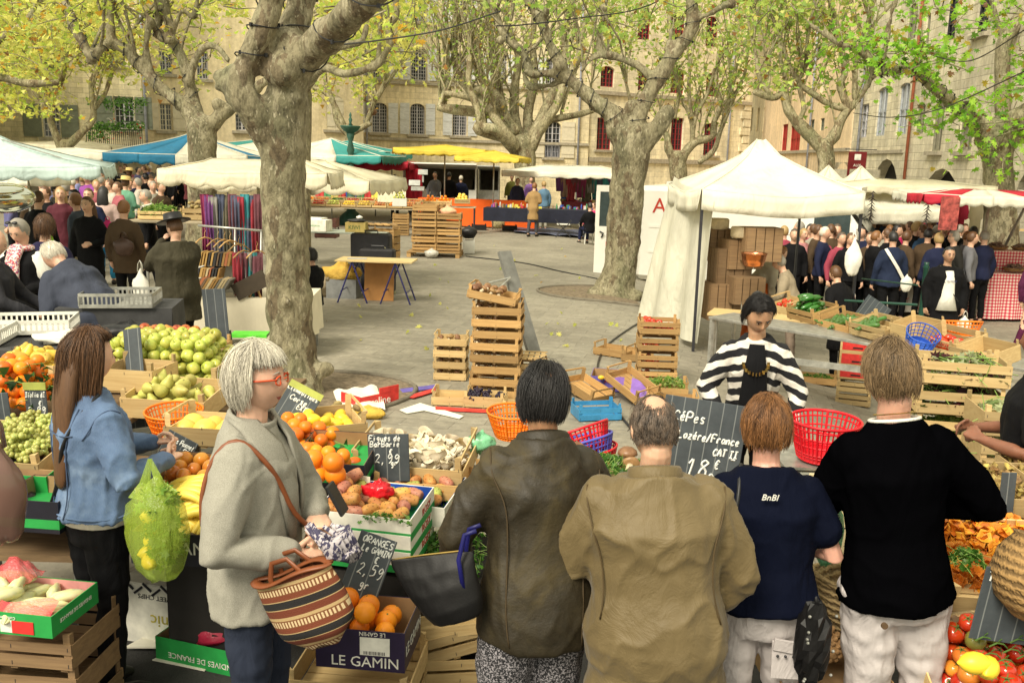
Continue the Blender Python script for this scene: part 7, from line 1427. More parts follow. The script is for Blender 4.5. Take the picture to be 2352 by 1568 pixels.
def m_gingham():
    t=NT('red gingham');c=t.n('TexCoord');sp=t.n('SeparateXYZ');t.l(c.outputs['Object'],sp.inputs[0])
    def st(o):a=t.math('FRACT',t.math('MULTIPLY',o,16.));return t.math('GREATER_THAN',a,.5)
    xy=t.math('ADD',sp.outputs[0],sp.outputs[1]);f_=t.math('MULTIPLY',t.math('ADD',st(xy),st(sp.outputs[2])),.5);t.col(t.ramp(f_,[(.2,(.75,.68,.58)),(.3,(.62,.18,.20)),(.7,(.62,.18,.20)),(.9,(.50,.02,.05))],'CONSTANT'));t.rough(.85);return t.m
GIN=m_gingham();pg=Vector((at(2312,640,18.5).x,18.7,gz(8,18)))
M=table('stepped stall with a red gingham cloth at the right edge',pg,1.75,1.0,.95,R(3),WOODP,None,GIN,.9);one('display_step',MB().box((0,.2,.2),(1.5,.5,.4)),GIN,'raised gingham step at the back of the right hand stall','display step',M=M)
NUT=mat('dried sausage',(.17,.10,.07),.7,sc=20,amt=.4,rnd=.6)
q0=MB();q0.tube([(-.05,0,.02),(-.03,0,.02),(.03,0,.02),(.05,0,.02)],[.01,.02,.02,.01],7);nm=q0.mesh('dried_sausage');nm.materials.append(NUT)
for(x,y,z,n)in[(-.55,.25,.41,40),(0,.3,.41,34),(.5,.25,.41,30),(-.5,-.25,.04,44),(.05,-.3,.04,34),(.5,-.25,.04,30)]:
    q=MB();q.lathe([(.16,0),(.21,.05),(.22,.06),(.2,.05),(.15,.01)],18);one('wicker_dish',q,mat('wicker dish',(.30,.19,.08),.8,bump=.8,bsc=60),'round wicker dish of dried sausages on the gingham stall','dish',M=M@TR((x,y,z)),group='wicker dishes on the gingham stall')
    for i in range(n):a_=rd.random()*6.28;rr=.18*rd.random()**.5;o=bpy.data.objects.new('dried_sausage',nm);COL.objects.link(o);o.matrix_world=M@TR((x+rr*math.cos(a_),y+rr*math.sin(a_),z+.02+.14*(1-rr/.2)*rd.uniform(.4,1)),rd.uniform(0,6),rd.gauss(0,.3));tag(o,'small dried sausage in a wicker dish on the gingham stall','sausage','dried sausages on the gingham stall')
q=MB();p0,p1=at(2310,590,18)-Vector((0,0,0)),gnd(2225,708);q.tube([p1+Vector((0,0,.0)),p1+Vector((.25,0,.4)),at(2352,480,18.5)],.03,8);q.cyl(p1+Vector((.1,0,.25)),p1+Vector((.45,0,0)),.018);q.cyl(p1+Vector((.1,0,.25)),p1+Vector((-.2,.1,0)),.018);one('awning_pole',q,GREYMET,'slanting metal pole in front of the gingham stall','pole')
def shirt(u,v,Y,mt,label,w_=.5,h_=.68,rz=0):
    m=MB();o=[(-.5,0),(-.22,.04),(-.1,0),(.1,0),(.22,.04),(.5,0),(.62,-.28),(.45,-.34),(.42,-.2),(.42,-1),(-.42,-1),(-.42,-.2),(-.45,-.34),(-.62,-.28)];m.prism([(x*w_,z*h_)for x,z in o],.03);one('hanging_shirt',m,mt,label,'shirt',M=TR(at(u,v,Y),rz))
SH_R=m_cloth('crimson jersey',(.42,.03,.07));SH_C=m_cloth('cream jersey',(.62,.56,.42));SH_N=m_cloth('navy jersey',(.03,.02,.10))
shirt(2117,458,25,SH_R,'crimson shirt hanging under the long cream awning',.5,1.05);shirt(2086,458,25.3,SH_C,'cream shirt hanging left of the crimson one',.36,.8);shirt(2195,470,23,SH_R,'larger crimson shirt hanging under the red striped awning',.62,1.1);shirt(2162,466,24,SH_N,'dark navy shirt between the two crimson shirts',.45,1.0);shirt(2245,472,22.5,SH_C,'cream shirt hanging at the right of the shirt stall',.3,1.0)
q=MB();q.cyl(at(2060,454,25.2),at(2275,466,22.6),.02);one('clothes_rail',q,GREYMET,'rail above the hanging shirts','rail')
q=MB();q.box((0,0,0),(.34,.02,.6));one('picture_poster',q,mat('red poster',(.35,.07,.06),.5,sc=9,amt=.8),'small red printed poster hanging from the striped awning','poster',M=TR(at(2180,490,17)))
CHI=mat('dried chilli',(.03,.02,.02),.5)
for k,(u,v)in enumerate([(2005,440),(2132,465)]):
    q=MB();p=at(u,v,20.5)
    for i in range(26):a_=i*2.4;q.cyl((0,0,-i*.028),(.10*math.cos(a_),.10*math.sin(a_),-i*.028-.07),.016,.003,5)
    one('chilli_string',q,CHI,['left','right'][k]+' dark string of dried chillies hanging from the cream awning','chilli string',M=TR(p))
M=table('table with a white chilli print cloth behind the green rucksack man',Vector((at(2010,640,18.6).x,18.6,gz(7,18))),2.6,.8,.9,R(-4),WOODP,None,mat('white print cloth',(.74,.70,.60),.8),.75)
CH2=mat('printed chilli',(.55,.05,.04),.7);q=MB();r_=random.Random(3)
for i in range(70):x,z=r_.uniform(-1.2,1.2),r_.uniform(-.7,-.05);q.box((x,-.452,z),(.012,.004,.06),ry=r_.gauss(0,.5))
one('printed_pattern',q,CH2,'small red chillies printed along the white cloth','print',M=M)
assort('small box of goods on the chilli print cloth','goods',24,M.translation.x-1.2,M.translation.x+1.2,18.4,18.9,M.translation.z,BR,.06,.2,.06,name='goods_box')
q=MB();q.lathe([(.02,1.9),(.25,.2),(.3,0),(.02,.02)],12);one('folded_parasol',q,mat('brown folded canvas',(.10,.05,.03),.8),'folded dark brown parasol between the stalls','parasol',M=TR(Vector((at(2040,600,23).x,23,gz(7.5,18)+.2)),0,0,R(-14)))
sh=thing('bookshelf','pale bookshelf with a few books at the right edge','bookshelf',Vector((at(2325,600,21).x,21,gz(9,20))));q=MB()
for z in(.5,.9,1.3,1.65):q.box((0,0,z),(1.0,.3,.03))
obj('shelves',q,WOODP,sh);q=MB();q.box((-.5,0,.85),(.03,.3,1.7));q.box((.5,0,.85),(.03,.3,1.7));obj('sides',q,WOODP,sh)
GB=mat('dark green bollard paint',(.012,.06,.04),.4)
for i,(u,v)in enumerate([(2107,770),(2130,745)]):
    p=gnd(u,v+30)if i==0 else gnd(u,v+20);h_=zt(u,602 if i==0 else 625,p.y)-p.z;q=MB();q.lathe([(.06,0),(.05,.1),(.042,.2),(.042,h_-.1),(.055,h_-.08),(.03,h_-.04),(.045,h_)],12);one('bollard',q,GB,['nearer','further'][i]+' dark green bollard between the navy sweater man and the white shirt woman','bollard',M=TR(p),smooth=True)
q=MB();q.cyl(at(1940,690,12),at(2107,700,11.4),.016);q.cyl(at(1980,640,13),at(2107,655,11.6),.01);one('barrier_rail',q,GB,'green rail leading to the nearer bollard','rail')
board('dark weathered slate leaning behind the pepper crate',[(1902,612),(1955,648),(1945,745)],10.2,cat='slate',name='slate_board')
bag(TR(at(1960,590,12.2)),.22,.14,.52,mat('thin white plastic',(.78,.76,.68),.4),'white plastic bags hanging on the front gazebo post',tie=.0)
board('tall narrow grey slate leaning right of the bending man',[(250,762),(290,756),(300,985)],5.3,cat='slate',name='slate_board',Y2=5.5)
board('upright grey slate standing behind the red apples',[(476,664),(530,662),(478,815)],6.7,cat='slate',name='slate_board')
# ================================================================ FOREGROUND STALL
SLT=mat('stall plank',(.17,.11,.055),.8,stretch=(1,6,6))
def shelf(u,v,Y,l,w_,rz,label,th=.03):q=MB();q.box((0,0,-th/2-.003),(l,w_,th));p=at(u,v,Y);r=thing('stall_trestle',label,'trestle');r.matrix_world=TR(p,rz);obj('plank',q,SLT,r);[obj('leg',MB().box((x,y,-p.z/2-.03),(.04,.04,max(.1,p.z-.06))),GREYMET,r)for x in(-l/2+.06,l/2-.06)for y in(-w_/2+.05,w_/2-.05)];return r
M=crate(at(395,872,5.75),R(-5),(.86,.60,.16),'large crate heaped with green apples','low',WOODP,rx=R(6));heap('green_apple',M,.84,.56,.04,4,'in the big green apple heap',.06,5,maxn=230,base=.05,gap=1.95)
M=crate(at(388,822,6.5),R(-5),(.52,.34,.13),'left crate of red apples behind the green ones','solid',WOOD);heap('red_apple',M,.5,.3,.04,3,'behind the green apple heap',.04,7,maxn=50,base=.03)
M=crate(at(452,826,6.5),R(-5),(.40,.34,.13),'right crate of red apples beside the upright slate','solid',WOOD);heap('red_apple',M,.38,.3,.04,3,'behind the green apple heap',.04,8,maxn=40,base=.03)
shelf(400,892,5.9,1.5,.9,R(-5),'sloping trestle under the apple crates')
M=crate(at(412,940,5.15),R(-8),(.50,.36,.14),'crate of green pears in front of the green apples','solid',WOODP,rx=R(8));heap('pear',M,.46,.32,.042,2,'in the crate before the green apples',.06,4,maxn=24,base=.04,tilt=.9)
M=crate(at(320,890,5.3),R(-8),(.34,.3,.15),'plain crate end between the tall slate and the apples','solid',WOODP)
basket(TR(at(404,1005,4.75),0,R(4)),.10,.148,.155,P_OR,'bright orange slotted basket between the two women',40)
M=crate(at(100,872,5.6),R(0),(.5,.34,.14),'crate of yellow pears behind the long haired woman','solid',WOODP);heap('yellow_pear',M,.46,.3,.042,2,'behind the long haired woman',.03,4,maxn=26,base=.05,tilt=.8)
M=TR(at(42,925,5.0));heap('mandarin',M,.42,.44,.037,4,'with leaves left of the grape sign',.05,9,maxn=80);leafpile('mandarin_leaves','dark glossy leaves among the mandarins at the left edge',TR(at(42,915,4.95)),.42,.4,.2,150,.07,[((.03,.09,.02),3),((.07,.17,.03),2)],5,False)
shelf(60,940,5.1,1.3,.8,0,'trestle under the mandarins and pears')
board('black price sign for white grapes behind the long haired woman',[(78,878),(128,878),(62,962)],4.75,[('Raisius',.05,.80,.13),('Italia dI',.03,.60,.13),('2,99',.1,.14,.2),('€',.62,.36,.13)],top_strip=mat('yellow green strip',(.35,.38,.08),.7),cth=.003)
board('plain slate at the left edge beside the mandarins',[(-30,903),(24,901),(-25,982)],4.7,cat='slate')
M=crate(at(30,1062,4.3),R(-6),(.56,.42,.13),'crate of white grapes at the left edge','solid',WOODP,rx=R(10));grapes(M,.46,.34,34,GGR,'bunch of white grapes in the crate at the left edge',.0135,.09,3);grapes(M,.4,.3,16,GGR,'bunch of white grapes in the crate at the left edge',.0135,.125,8)
GRC=mat('green printed card',(.02,.30,.06),.6,sc=12,amt=.15);BKC=mat('black printed card',(.012,.012,.02),.5)
for i,(u,v,Y)in enumerate([(52,1098,4.15),(50,1168,3.9)]):
    M=TR(at(u,v,Y),R(-6),R(8));carton(M,.48,.34,.11,['upper','lower'][i]+' green edged box of avocados at the left edge',[GRC,mat('brown printed card',(.34,.22,.10),.8)][i]);heap('avocado',M,.44,.3,.036,2,'in the '+['upper','lower'][i]+' green edged box',.03,i,maxn=18,base=.0,tilt=.25)
carton(TR(at(110,1190,3.8),R(-6)),.3,.3,.14,'black and green carton corner behind the denim jacket',BKC,band=(.02,.06,GRC))
M=TR(at(70,1412,3.42),R(-8));carton(M,.40,.30,.09,'green carton of endives on the crates at the left',GRC,mat('pale pink tissue',(.65,.30,.28),.6),texts=[('ENDIVES DE FRANCE',.022,LETW,'r',0,.05,1),('Cultivées en France',.018,LETW,'f',-.02,.07,1)])
q=MB();q.box((-.12,-.153,.04),(.07,.003,.05));q.box((.01,-.153,.035),(.05,.003,.05));one('printed_label',q,LETW,'white stickers on the green endive carton','sticker',M=M);q=MB();q.box((.08,-.1545,.035),(.09,.003,.05));one('red_label',q,REDC,'red sticker on the green endive carton','sticker',M=M)
heap('endive',M,.38,.28,.036,3,'in the green carton at the left',.03,5,maxn=20,base=.03,tilt=.25,scale=.85)
m_=MB();m_.grid(lambda s,t:(-.2+.18*s,.0+.15*t,.12+.08*math.sin(s*3.1)*math.sin(t*3.1)+.02*noise.noise(Vector((s*6,t*6,2)))),18,14);
t_=NT('pink translucent film');t_.col((.75,.10,.12));t_.rough(.25);t_.p.inputs['Alpha'].default_value=.55;t_.bump(t_.noise(t_.coord((1,6,1)),14,3),.8,.02);PINK=t_.m
one('pink_film',m_,PINK,'pink translucent plastic film over the endives','plastic film',M=M,smooth=True)
m_=MB();m_.grid(lambda s,t:(-.19+.38*s,-.145+.03*math.sin(s*9)*t+.05*t,.085+.035*t),20,4);one('pink_film',m_,PINK,'pink tissue edge folded over the front of the endive carton','plastic film',M=M,smooth=True)
zb=at(60,1430,3.4).z
for i in range(5):crate(Vector((at(75,1450,3.45).x,3.5,zb-.005-(i+1)*.15)),R(-6)+R(2)*(i%2),(.5,.36,.125),ORD[i]+' dark old crate down under the endive carton','gap',WOODD,'dark crates under the endives')
t_=NT('smoky bag film');t_.col((.16,.09,.07));t_.rough(.2);t_.p.inputs['Alpha'].default_value=.85;bag(TR(at(0,1130,3.3)),.2,.12,.42,t_.m,'smoky translucent bag hanging at the left edge',tie=.2)
board('black price sign for persimmons under the orange basket',[(373,977),(440,1012),(350,1062)],4.35,[('Kakis Pommet',.06,.76,.13),('ESP',.68,.60,.11),('3,99',.15,.3,.24),('€',.72,.42,.15),('gr',.4,.08,.13)],cth=.003)
M=crate(at(495,1010,4.5),R(-6),(.40,.30,.13),'crate of yellow fruit left of the grey cardigan','low',WOODP);heap('quince',M,.36,.26,.055,1,'in the crate left of the grey cardigan',0,4,maxn=6)
M=TR(at(470,1118,4.05),R(-10),R(12));carton(M,.40,.30,.09,'black edged box of persimmons above the bananas',BKC,texts=[('JARILLO',.03,mat('red lettering',(.5,.04,.02),.5),'f',0,.05,0)]);heap('persimmon',M,.36,.26,.038,2,'in the box above the bananas',.02,6,maxn=22)
BAN=mat('banana peel',(.80,.58,.06),.4,sc=5,amt=.12,c2=(.85,.66,.12));BTIP=mat('banana tip',(.10,.08,.03),.8)
def banana_bunch(M,n,label,L=.2):
    r=thing('banana_bunch',label,'bananas');r.matrix_world=M
    for i in range(n):
        a=(i-(n-1)/2)*.24;q=MB();pts=[];rr=[]
        for k in range(9):t=k/8;ang=-1.0+1.9*t;pts.append((L*.62*math.sin(ang)+.0,a*.10*(1+t*1.2)+a*.02,-L*.55*(math.cos(ang)-1)*-1+.0));rr.append([.006,.011,.017,.0185,.0185,.018,.016,.011,.005][k])
        q.tube(pts,rr,7);o=obj('banana',q,BAN,r,smooth=True);q=MB();q.cyl(pts[-1],tuple(Vector(pts[-1])+(Vector(pts[-1])-Vector(pts[-2])).normalized()*.012),.006,.004,6);obj('tip',q,BTIP,o)
    q=MB();q.sph((-L*.52,0,-.045),(.02,.02,.018),8,6);obj('crown',q,BTIP,r)
for i,(u,v,Y,rz_,rx_)in enumerate([(425,1130,3.85,10,20),(450,1115,3.8,-6,5),(465,1150,3.75,20,10),(440,1175,3.72,-30,35),(480,1190,3.7,60,-10)]):
    banana_bunch(TR(at(u,v,Y),R(rz_),R(rx_)),5,['leftmost curved bunch of yellow bananas','topmost bunch of yellow bananas','middle bunch of yellow bananas beside the grey sleeve','lower bunch of bananas at the carton edge','rightmost bunch of bananas'][i])
carton(TR(at(452,1262,3.72),R(-4)),.42,.32,.14,'black carton with white lettering under the bananas',BKC,texts=[('LE GAMIN',.075,LETW,'f',.02,.075,0)])
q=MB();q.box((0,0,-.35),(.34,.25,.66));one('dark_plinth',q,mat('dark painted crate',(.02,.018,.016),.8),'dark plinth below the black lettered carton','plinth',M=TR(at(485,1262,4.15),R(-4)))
p=gnd(365,1478);carton(TR(p+Vector((.05,.12,0)),R(-14),0),.42,.3,.32,'worn white carton upside down on the ground',KW,closed=True,texts=[('Canic',.09,mat('yellow ink',(.5,.42,.05),.7),'f',.06,.14,1),('SWEET CHIPS',.035,mat('black ink',(.02,.02,.02),.7),'f',0,.26,1)])
q=MB()
for i in range(9):q.box((-.2+i*.05,-.157,.29+(.02 if i%2 else 0)),(.06,.003,.012),ry=.7 if i%2 else-.7)
one('zigzag_print',q,BKC,'black zigzag printed on the worn white carton','print',M=TR(p+Vector((.05,.12,0)),R(-14)))
p=gnd(470,1500);M=TR(p+Vector((.05,0,.0)),R(-18));carton(M,.44,.3,.13,'green endive carton with a red bag on the ground',GRC,texts=[('ENDIVES DE FRANCE',.04,LETW,'f',.04,.05,1)]);bag(M@TR((0,0,.14)),.34,.24,.16,mat('crimson bag',(.35,.02,.05),.3,bump=.6,bsc=20),'crumpled crimson bag in the green carton on the ground',handles=False,cr=.3);sheet([(350,1520),(420,1490),(510,1510),(470,1545),(400,1530)],PAP,'grey white sheet of paper under the green carton on the ground');sheet([(285,1500),(340,1470),(400,1475),(370,1500)],PAP,'white paper scrap beside the worn white carton',lift=.03)
board('tall black price sign for extra clementines above the lemons',[(655,862),(727,900),(598,992)],4.85,[('Clemeutiues',.0,.84,.09),('Corse',.2,.70,.09),('EXTRA',.52,.60,.085),('1,99',.3,.28,.18),('€',.72,.42,.1),('gr',.72,.2,.1)],top_strip=mat('yellow green strip',(.35,.38,.08),.7),cth=.0035,Y2=5.05)
M=crate(at(725,1000,5.0),R(26),(.50,.34,.14),'crate of lemons behind the clementine sign','low',WOODP,rx=R(4));heap('lemon',M,.46,.30,.034,3,'in the crate behind the clementine sign',.04,4,maxn=34,base=.03,tilt=.5)
heap('mandarin',TR(at(705,1040,4.55),R(-20),R(14)),.40,.34,.037,3,'loose beside the grey cardigan',.05,3,maxn=40);heap('orange',TR(at(742,1085,4.25),R(-20),R(10)),.34,.2,.036,2,'in front of the brown carton',.03,5,maxn=16,scale=.8);leafpile('mandarin_leaves','dark glossy leaves among the clementines',TR(at(725,1058,4.4)),.46,.3,.1,60,.07,[((.03,.09,.02),3),((.07,.17,.03),2)],6,False)
BRC=mat('brown printed carton',(.30,.16,.07),.8)
M=TR(at(780,1085,4.35),R(-6),R(8));carton(M,.36,.36,.14,'brown carton with black and green printed rim behind the fig sign',BKC,BRC,texts=[('ROLLO',.035,mat('red lettering',(.5,.04,.02),.5),'f',-.05,.11,0)],band=(.04,.07,GRC));heap('mandarin',M,.3,.14,.037,1,'at the bottom of the brown carton',0,3,maxn=6)
heap('orange',TR(at(745,1110,4.0),R(-20),R(10)),.26,.16,.042,2,'left of the prickly pears',.02,8,maxn=10)
MO=crate(at(958,1082,4.55),R(-9),(.56,.40,.15),'pale crate heaped with oyster mushrooms','low',WOODP,rx=R(7));heap('oyster_mushroom',MO,.54,.38,.036,3,'heaped in the pale crate',.03,6,maxn=230,base=.055,gap=1.15,zs=.8,scale=1.0,tilt=.8)
shelf(960,1092,4.6,1.0,.5,R(-9),'plank under the oyster mushroom crate');M=crate(at(985,1128,4.35),R(-5),(.5,.3,.1),'orange brown crate under the oyster mushrooms','solid',WOOD)
board('slate price sign for prickly pears leaning on the mushroom crate',[(851,997),(946,996),(848,1106)],4.3,[('Figues de',.04,.86,.11),('BarBarie',.06,.74,.11),('€',.52,.58,.1),('2,99',.15,.40,.18),('gr',.55,.34,.11)],cth=.003)
q=MB();q.grid(lambda s,t:tuple(at(790+60*s,1125-40*t+10*s,4.1)),4,4);one('white_card',q,PAP,'white card sheet stuck behind the prickly pears','card',solid=.003)
RTX=mat('red lettering',(.5,.04,.02),.5);BLP=mat('blue tray paper',(.02,.08,.42),.5)
M=TR(at(935,1160,4.25),R(-14),R(6));carton(M,.50,.34,.10,'back white carton of prickly pears with red lettering',KW,BLP,texts=[('ROSY',.05,RTX,'r',.05,.05,0)]);heap('prickly_pear',M,.46,.3,.033,2,'in the back white carton',.03,3,maxn=24,base=.06,tilt=.5,kinds=[('prickly_pear',3),('green_prickly_pear',2),('pink_prickly_pear',1)])
for i in range(3):M=TR(at(865,1262-i*36,3.95),R(-12),R(5));carton(M,.44,.34,.10,['bottom','middle','top'][i]+' white and green carton in the prickly pear stack',KW,BLP,texts=[('ROSY',.05,RTX,'r',.05,.055,0)],band=(.0,.035,GRC))
heap('prickly_pear',M,.42,.32,.034,2,'in the front carton of prickly pears',.02,7,maxn=30,base=.055,tilt=.4,kinds=[('prickly_pear',4),('green_prickly_pear',2),('pink_prickly_pear',2)])
bag(M@TR((.0,.04,.12)),.13,.10,.10,mat('red film',(.60,.01,.02),.15,bump=.8,bsc=25),'crumpled red plastic bag among the prickly pears',handles=False,cr=.5)
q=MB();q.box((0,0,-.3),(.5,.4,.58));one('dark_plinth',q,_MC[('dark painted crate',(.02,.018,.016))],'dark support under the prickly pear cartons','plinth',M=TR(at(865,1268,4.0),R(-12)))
leafpile('parsley','heap of fresh flat parsley right of the prickly pears',TR(at(1010,1235,4.1),0,R(30)),.42,.5,.12,900,.035,PARS,2);leafpile('parsley','few parsley sprigs on the prickly pears',TR(at(890,1195,3.75)),.22,.08,.03,50,.03,PARS,3)
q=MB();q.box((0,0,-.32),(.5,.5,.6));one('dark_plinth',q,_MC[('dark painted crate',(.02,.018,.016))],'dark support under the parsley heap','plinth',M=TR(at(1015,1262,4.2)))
board('slate price sign for oranges leaning over the orange carton',[(824,1213),(907,1242),(772,1372)],3.5,[('ORANGES',.12,.86,.09),('Le GAMIN',.18,.74,.09),('€',.60,.62,.09),('2,59',.25,.42,.16),('gr',.45,.24,.11)],cth=.0026,Y2=3.62)
M=TR(at(850,1492,3.5),R(-6));carton(M,.36,.30,.17,'dark violet carton of large oranges with white lettering',mat('dark violet card',(.02,.012,.04),.45),texts=[('LE GAMIN',.062,LETW,'f',.02,.035,0),('LE GAMIN',.062,LETW,'r',0,.08,0),('LE GAMIN',.024,LETW,'f',.05,.158,1)])
q=MB();q.box((.06,-.1535,.105),(.12,.003,.075));one('white_label',q,LETW,'white barcode label on the dark violet carton','sticker',M=M);q=MB();[q.box((.015+i*.006,-.156,.078),(.003 if i%3 else .0015,.001,.014))for i in range(15)];one('barcode',q,BKC,'barcode printed on the white label','print',M=M)
heap('orange',M,.34,.28,.045,2,'in the dark violet carton',.0,4,maxn=14,base=.09,gap=1.9)
zb=at(850,1498,3.5).z;cx_=at(835,1500,3.5).x
for i in range(4):
    Mc=crate(Vector((cx_-.02,3.52,zb-.01-(i+1)*.145)),R(-6)+R(1.5)*(i%2),(.50,.40,.12),ORD[i]+' pale crate down under the orange carton','gap',WOODP,'pale crates under the oranges')
    if i==0:par=[c for c in COL.objects if c.get('label')=='first pale crate down under the orange carton'][0];text('Marché',.03,RTX,par,TR((.16,-.206,.09))@RX90@Matrix.Rotation(math.pi,4,'Z'));text('France Endive',.024,RTX,par,TR((-.02,-.206,.1))@RX90@Matrix.Rotation(math.pi,4,'Z'))
for i,(v,rr)in enumerate([(1530,12),(1470,-4),(1425,3)]):crate(at(1040,v,3.9),R(14-i*3),(.48,.34,.13),['bottom','middle','top'][i]+' crate of the crooked stack behind the black handbag','gap',WOODP,'crooked crate stack',ry=R(rr-8))
shelf(1470,1120,3.95,1.35,.62,R(-4),'pale plank table in front of the leather jacket man')
q=MB();q.box((0,0,0),(.62,.42,.03));one('pale_board',q,WOODP,'pale chopping board between the leather jacket and camel coat men','board',M=TR(at(1400,1108,3.9),R(-8)))
leafpile('parsley','flat parsley scattered on the pale board between the two men',TR(at(1395,1085,3.95),R(-20)),.30,.40,.05,420,.04,PARS,9)
for i,(u,v,Y)in enumerate([(1322,1060,4.1),(1340,1065,4.05),(1440,1072,4.0),(1448,1085,3.9),(1305,1066,4.0),(1400,1098,3.7)]):produce('porcini',TR(at(u,v,Y),i,R(80)*(i%2),0,1.1),'porcini mushroom on the pale board between the two men','mushroom','porcini on the pale board')
for i,(mt,lb)in enumerate([(P_RED,'lower red'),(P_BLU,'middle blue violet'),(P_RED,'topmost red')]):basket(TR(at(1352+i*-4,1085-i*22,4.3),0,R(-4-i*7),R(-10-i*5)),.11,.155,.12,mt,lb+' basket in the nested stack behind the leather jacket man',40)
basket(TR(at(1180,1000,4.9),0,R(2)),.10,.15,.14,P_OR,'orange slotted basket right of the oyster mushrooms',40)
bag(TR(at(1105,1015,4.7)),.14,.12,.12,mat('pale green film',(.20,.52,.28),.3),'crumpled pale green bag by the mushroom crate',handles=False,cr=.4)
board('large chalked slate sign for ceps standing behind the camel coat man',[(1532,905),(1724,935),(1500,1085)],4.05,[('CéPes',.12,.70,.12),('La Lozére/France',.06,.49,.095),('CAT II',.66,.33,.085),('_',.89,.33,.085),('18',.36,.04,.21),('€',.70,.16,.11),('99',.64,-.03,.12)],cth=.0042,Y2=4.1)
basket(TR(at(1888,1049,3.9),0,R(2)),.105,.15,.17,P_RED,'bright red slotted basket on the grey scale',42)
sc=thing('market_scale','grey weighing scale with stickers under the red basket','scale');sc.matrix_world=TR(at(1880,1118,3.95),R(-2));GS=mat('beige grey scale case',(.36,.37,.31),.5)
q=MB();q.box((0,0,.06),(.38,.3,.12));obj('case',q,GS,sc,bevel=.008);q=MB();q.box((0,0,.135),(.4,.32,.012));obj('platter',q,GREYMET,sc);q=MB();q.box((-.03,-.152,.04),(.055,.003,.05));obj('green_sticker',q,GRC,sc);q=MB();q.box((-.03,-.152,.1),(.1,.003,.028));obj('yellow_sticker',q,mat('yellow sticker',(.7,.5,.05),.5),sc);q=MB();q.box((.035,-.152,.035),(.03,.003,.03));so_=obj('white_sticker',q,LETW,sc);q=MB();q.box((.035,-.154,.035),(.02,.002,.006));q.box((.035,-.1545,.035),(.006,.002,.02));obj('red_cross',q,REDC,so_)
board('cream handwritten notice under the black sweater man elbow',[(1835,1085),(1990,1095),(1835,1270)],3.75,[('toucHe',.08,.74,.09),('seulement',.02,.58,.085),('sans',.1,.44,.08),('gouter',.25,.30,.085),('ici !!!',.3,.12,.11)],mat('cream notice card',(.78,.66,.38),.8,amt=.08),'notice',chalkmat=mat('black ink',(.02,.02,.02),.7),name='notice_card',cth=.002)
t_=NT('mint bag film');t_.col((.12,.62,.32));t_.rough(.3);t_.p.inputs['Alpha'].default_value=.75;t_.bump(t_.noise(t_.coord((8,8,1)),6,3),.8,.02);bag(TR(at(1903,1215,3.35)),.11,.09,.30,t_.m,'mint green plastic bag hanging beside the navy shirt woman',tie=.3)
def m_weave(name,c,sx=26,sz=60):
    t=NT(name);co=t.coord();w1=t.n('TexWave');w1.bands_direction='Z';w1.inputs['Scale'].default_value=sz/6;w1.inputs['Distortion'].default_value=2.5;w1.inputs['Detail'].default_value=1;w1.inputs['Detail Scale'].default_value=6;t.l(co,w1.inputs[0])
    n1=t.noise(co,30,3);n2=t.noise(co,4,3);f_=t.math('ADD',t.math('MULTIPLY',w1.outputs[0],.6),t.math('MULTIPLY',n1,.4));cc=t.ramp(f_,[(.2,tuple(x*.45 for x in c)),(.6,c)]);t.col(t.mix(1,cc,t.ramp(n2,[(.3,(.8,)*3),(.7,(1.1,)*3)]),'MULTIPLY'));t.rough(.85);t.bump(f_,.9,.012);return t.m
WICK=m_weave('palm weave',(.50,.36,.17));WICK2=m_weave('brown wicker',(.42,.25,.09))
def shopper(M,a,b,h,mt,label,dip=.06):
    r=thing('palm_basket',label,'basket');r.matrix_world=M;m=MB()
    def f(s,t,o=0):q=2*math.pi*s;k=.62+.38*t**.7;x=(a-o)*k*math.cos(q);y=(b-o)*k*math.sin(q)*(1-.25*abs(math.cos(q))**3);return(x,y,h*t-dip*t*(math.sin(q)**2))
    m.grid(f,48,14);m.grid(lambda s,t:f(1-s,t,.012),48,14);m.add([f(i/30,0)for i in range(30)],[tuple(range(30))]);obj('wall',m,mt,r,smooth=True);m=MB();m.tube([f(i/48,1)for i in range(49)],.011,7,False);obj('rim',m,mt,r,smooth=True)
shopper(TR(at(2085,1500,3.36),R(-4)),.40,.2,.33,WICK,'wide palm shopping basket held in front of the black sweater man')
m_=MB();prf=[(.02,.0),(.10,.01),(.17,.06),(.205,.14),(.195,.22),(.16,.28),(.165,.29),(.15,.275),(.185,.21),(.19,.14),(.15,.06),(.02,.03)];m_.lathe(prf,34);one('wicker_basket',m_,WICK2,'round brown wicker basket at the right edge','basket',M=TR(at(2395,1440,2.9),0,R(-10),R(14)),smooth=True)
board('chalked slate sign for cluster tomatoes above the tomatoes',[(2205,1292),(2400,1318),(2225,1465)],2.98,[('Tomates',.04,.82,.12),('Grappes',.40,.80,.12),('Provence',.42,.62,.11)],cth=.0035)
heap('tomato',TR(at(2300,1575,3.12),R(-4),R(28)),.50,.42,.038,4,'in the crate at the bottom right',.03,4,maxn=90,gap=1.9,scale=1.0,tilt=.4,kinds=[('tomato',10),('orange_tomato',2),('green_tomato',.8)]);crate(at(2300,1600,3.04),R(-4),(.56,.5,.10),'tomato crate at the bottom right','solid',WOODP,rx=R(20))
for i,(u,v)in enumerate([(2230,1535),(2252,1548)]):produce('lemon',TR(at(u,v,2.78),i,R(30),0,1.2),'yellow lemon at the front of the tomato crate','lemon','lemons at the tomato crate')
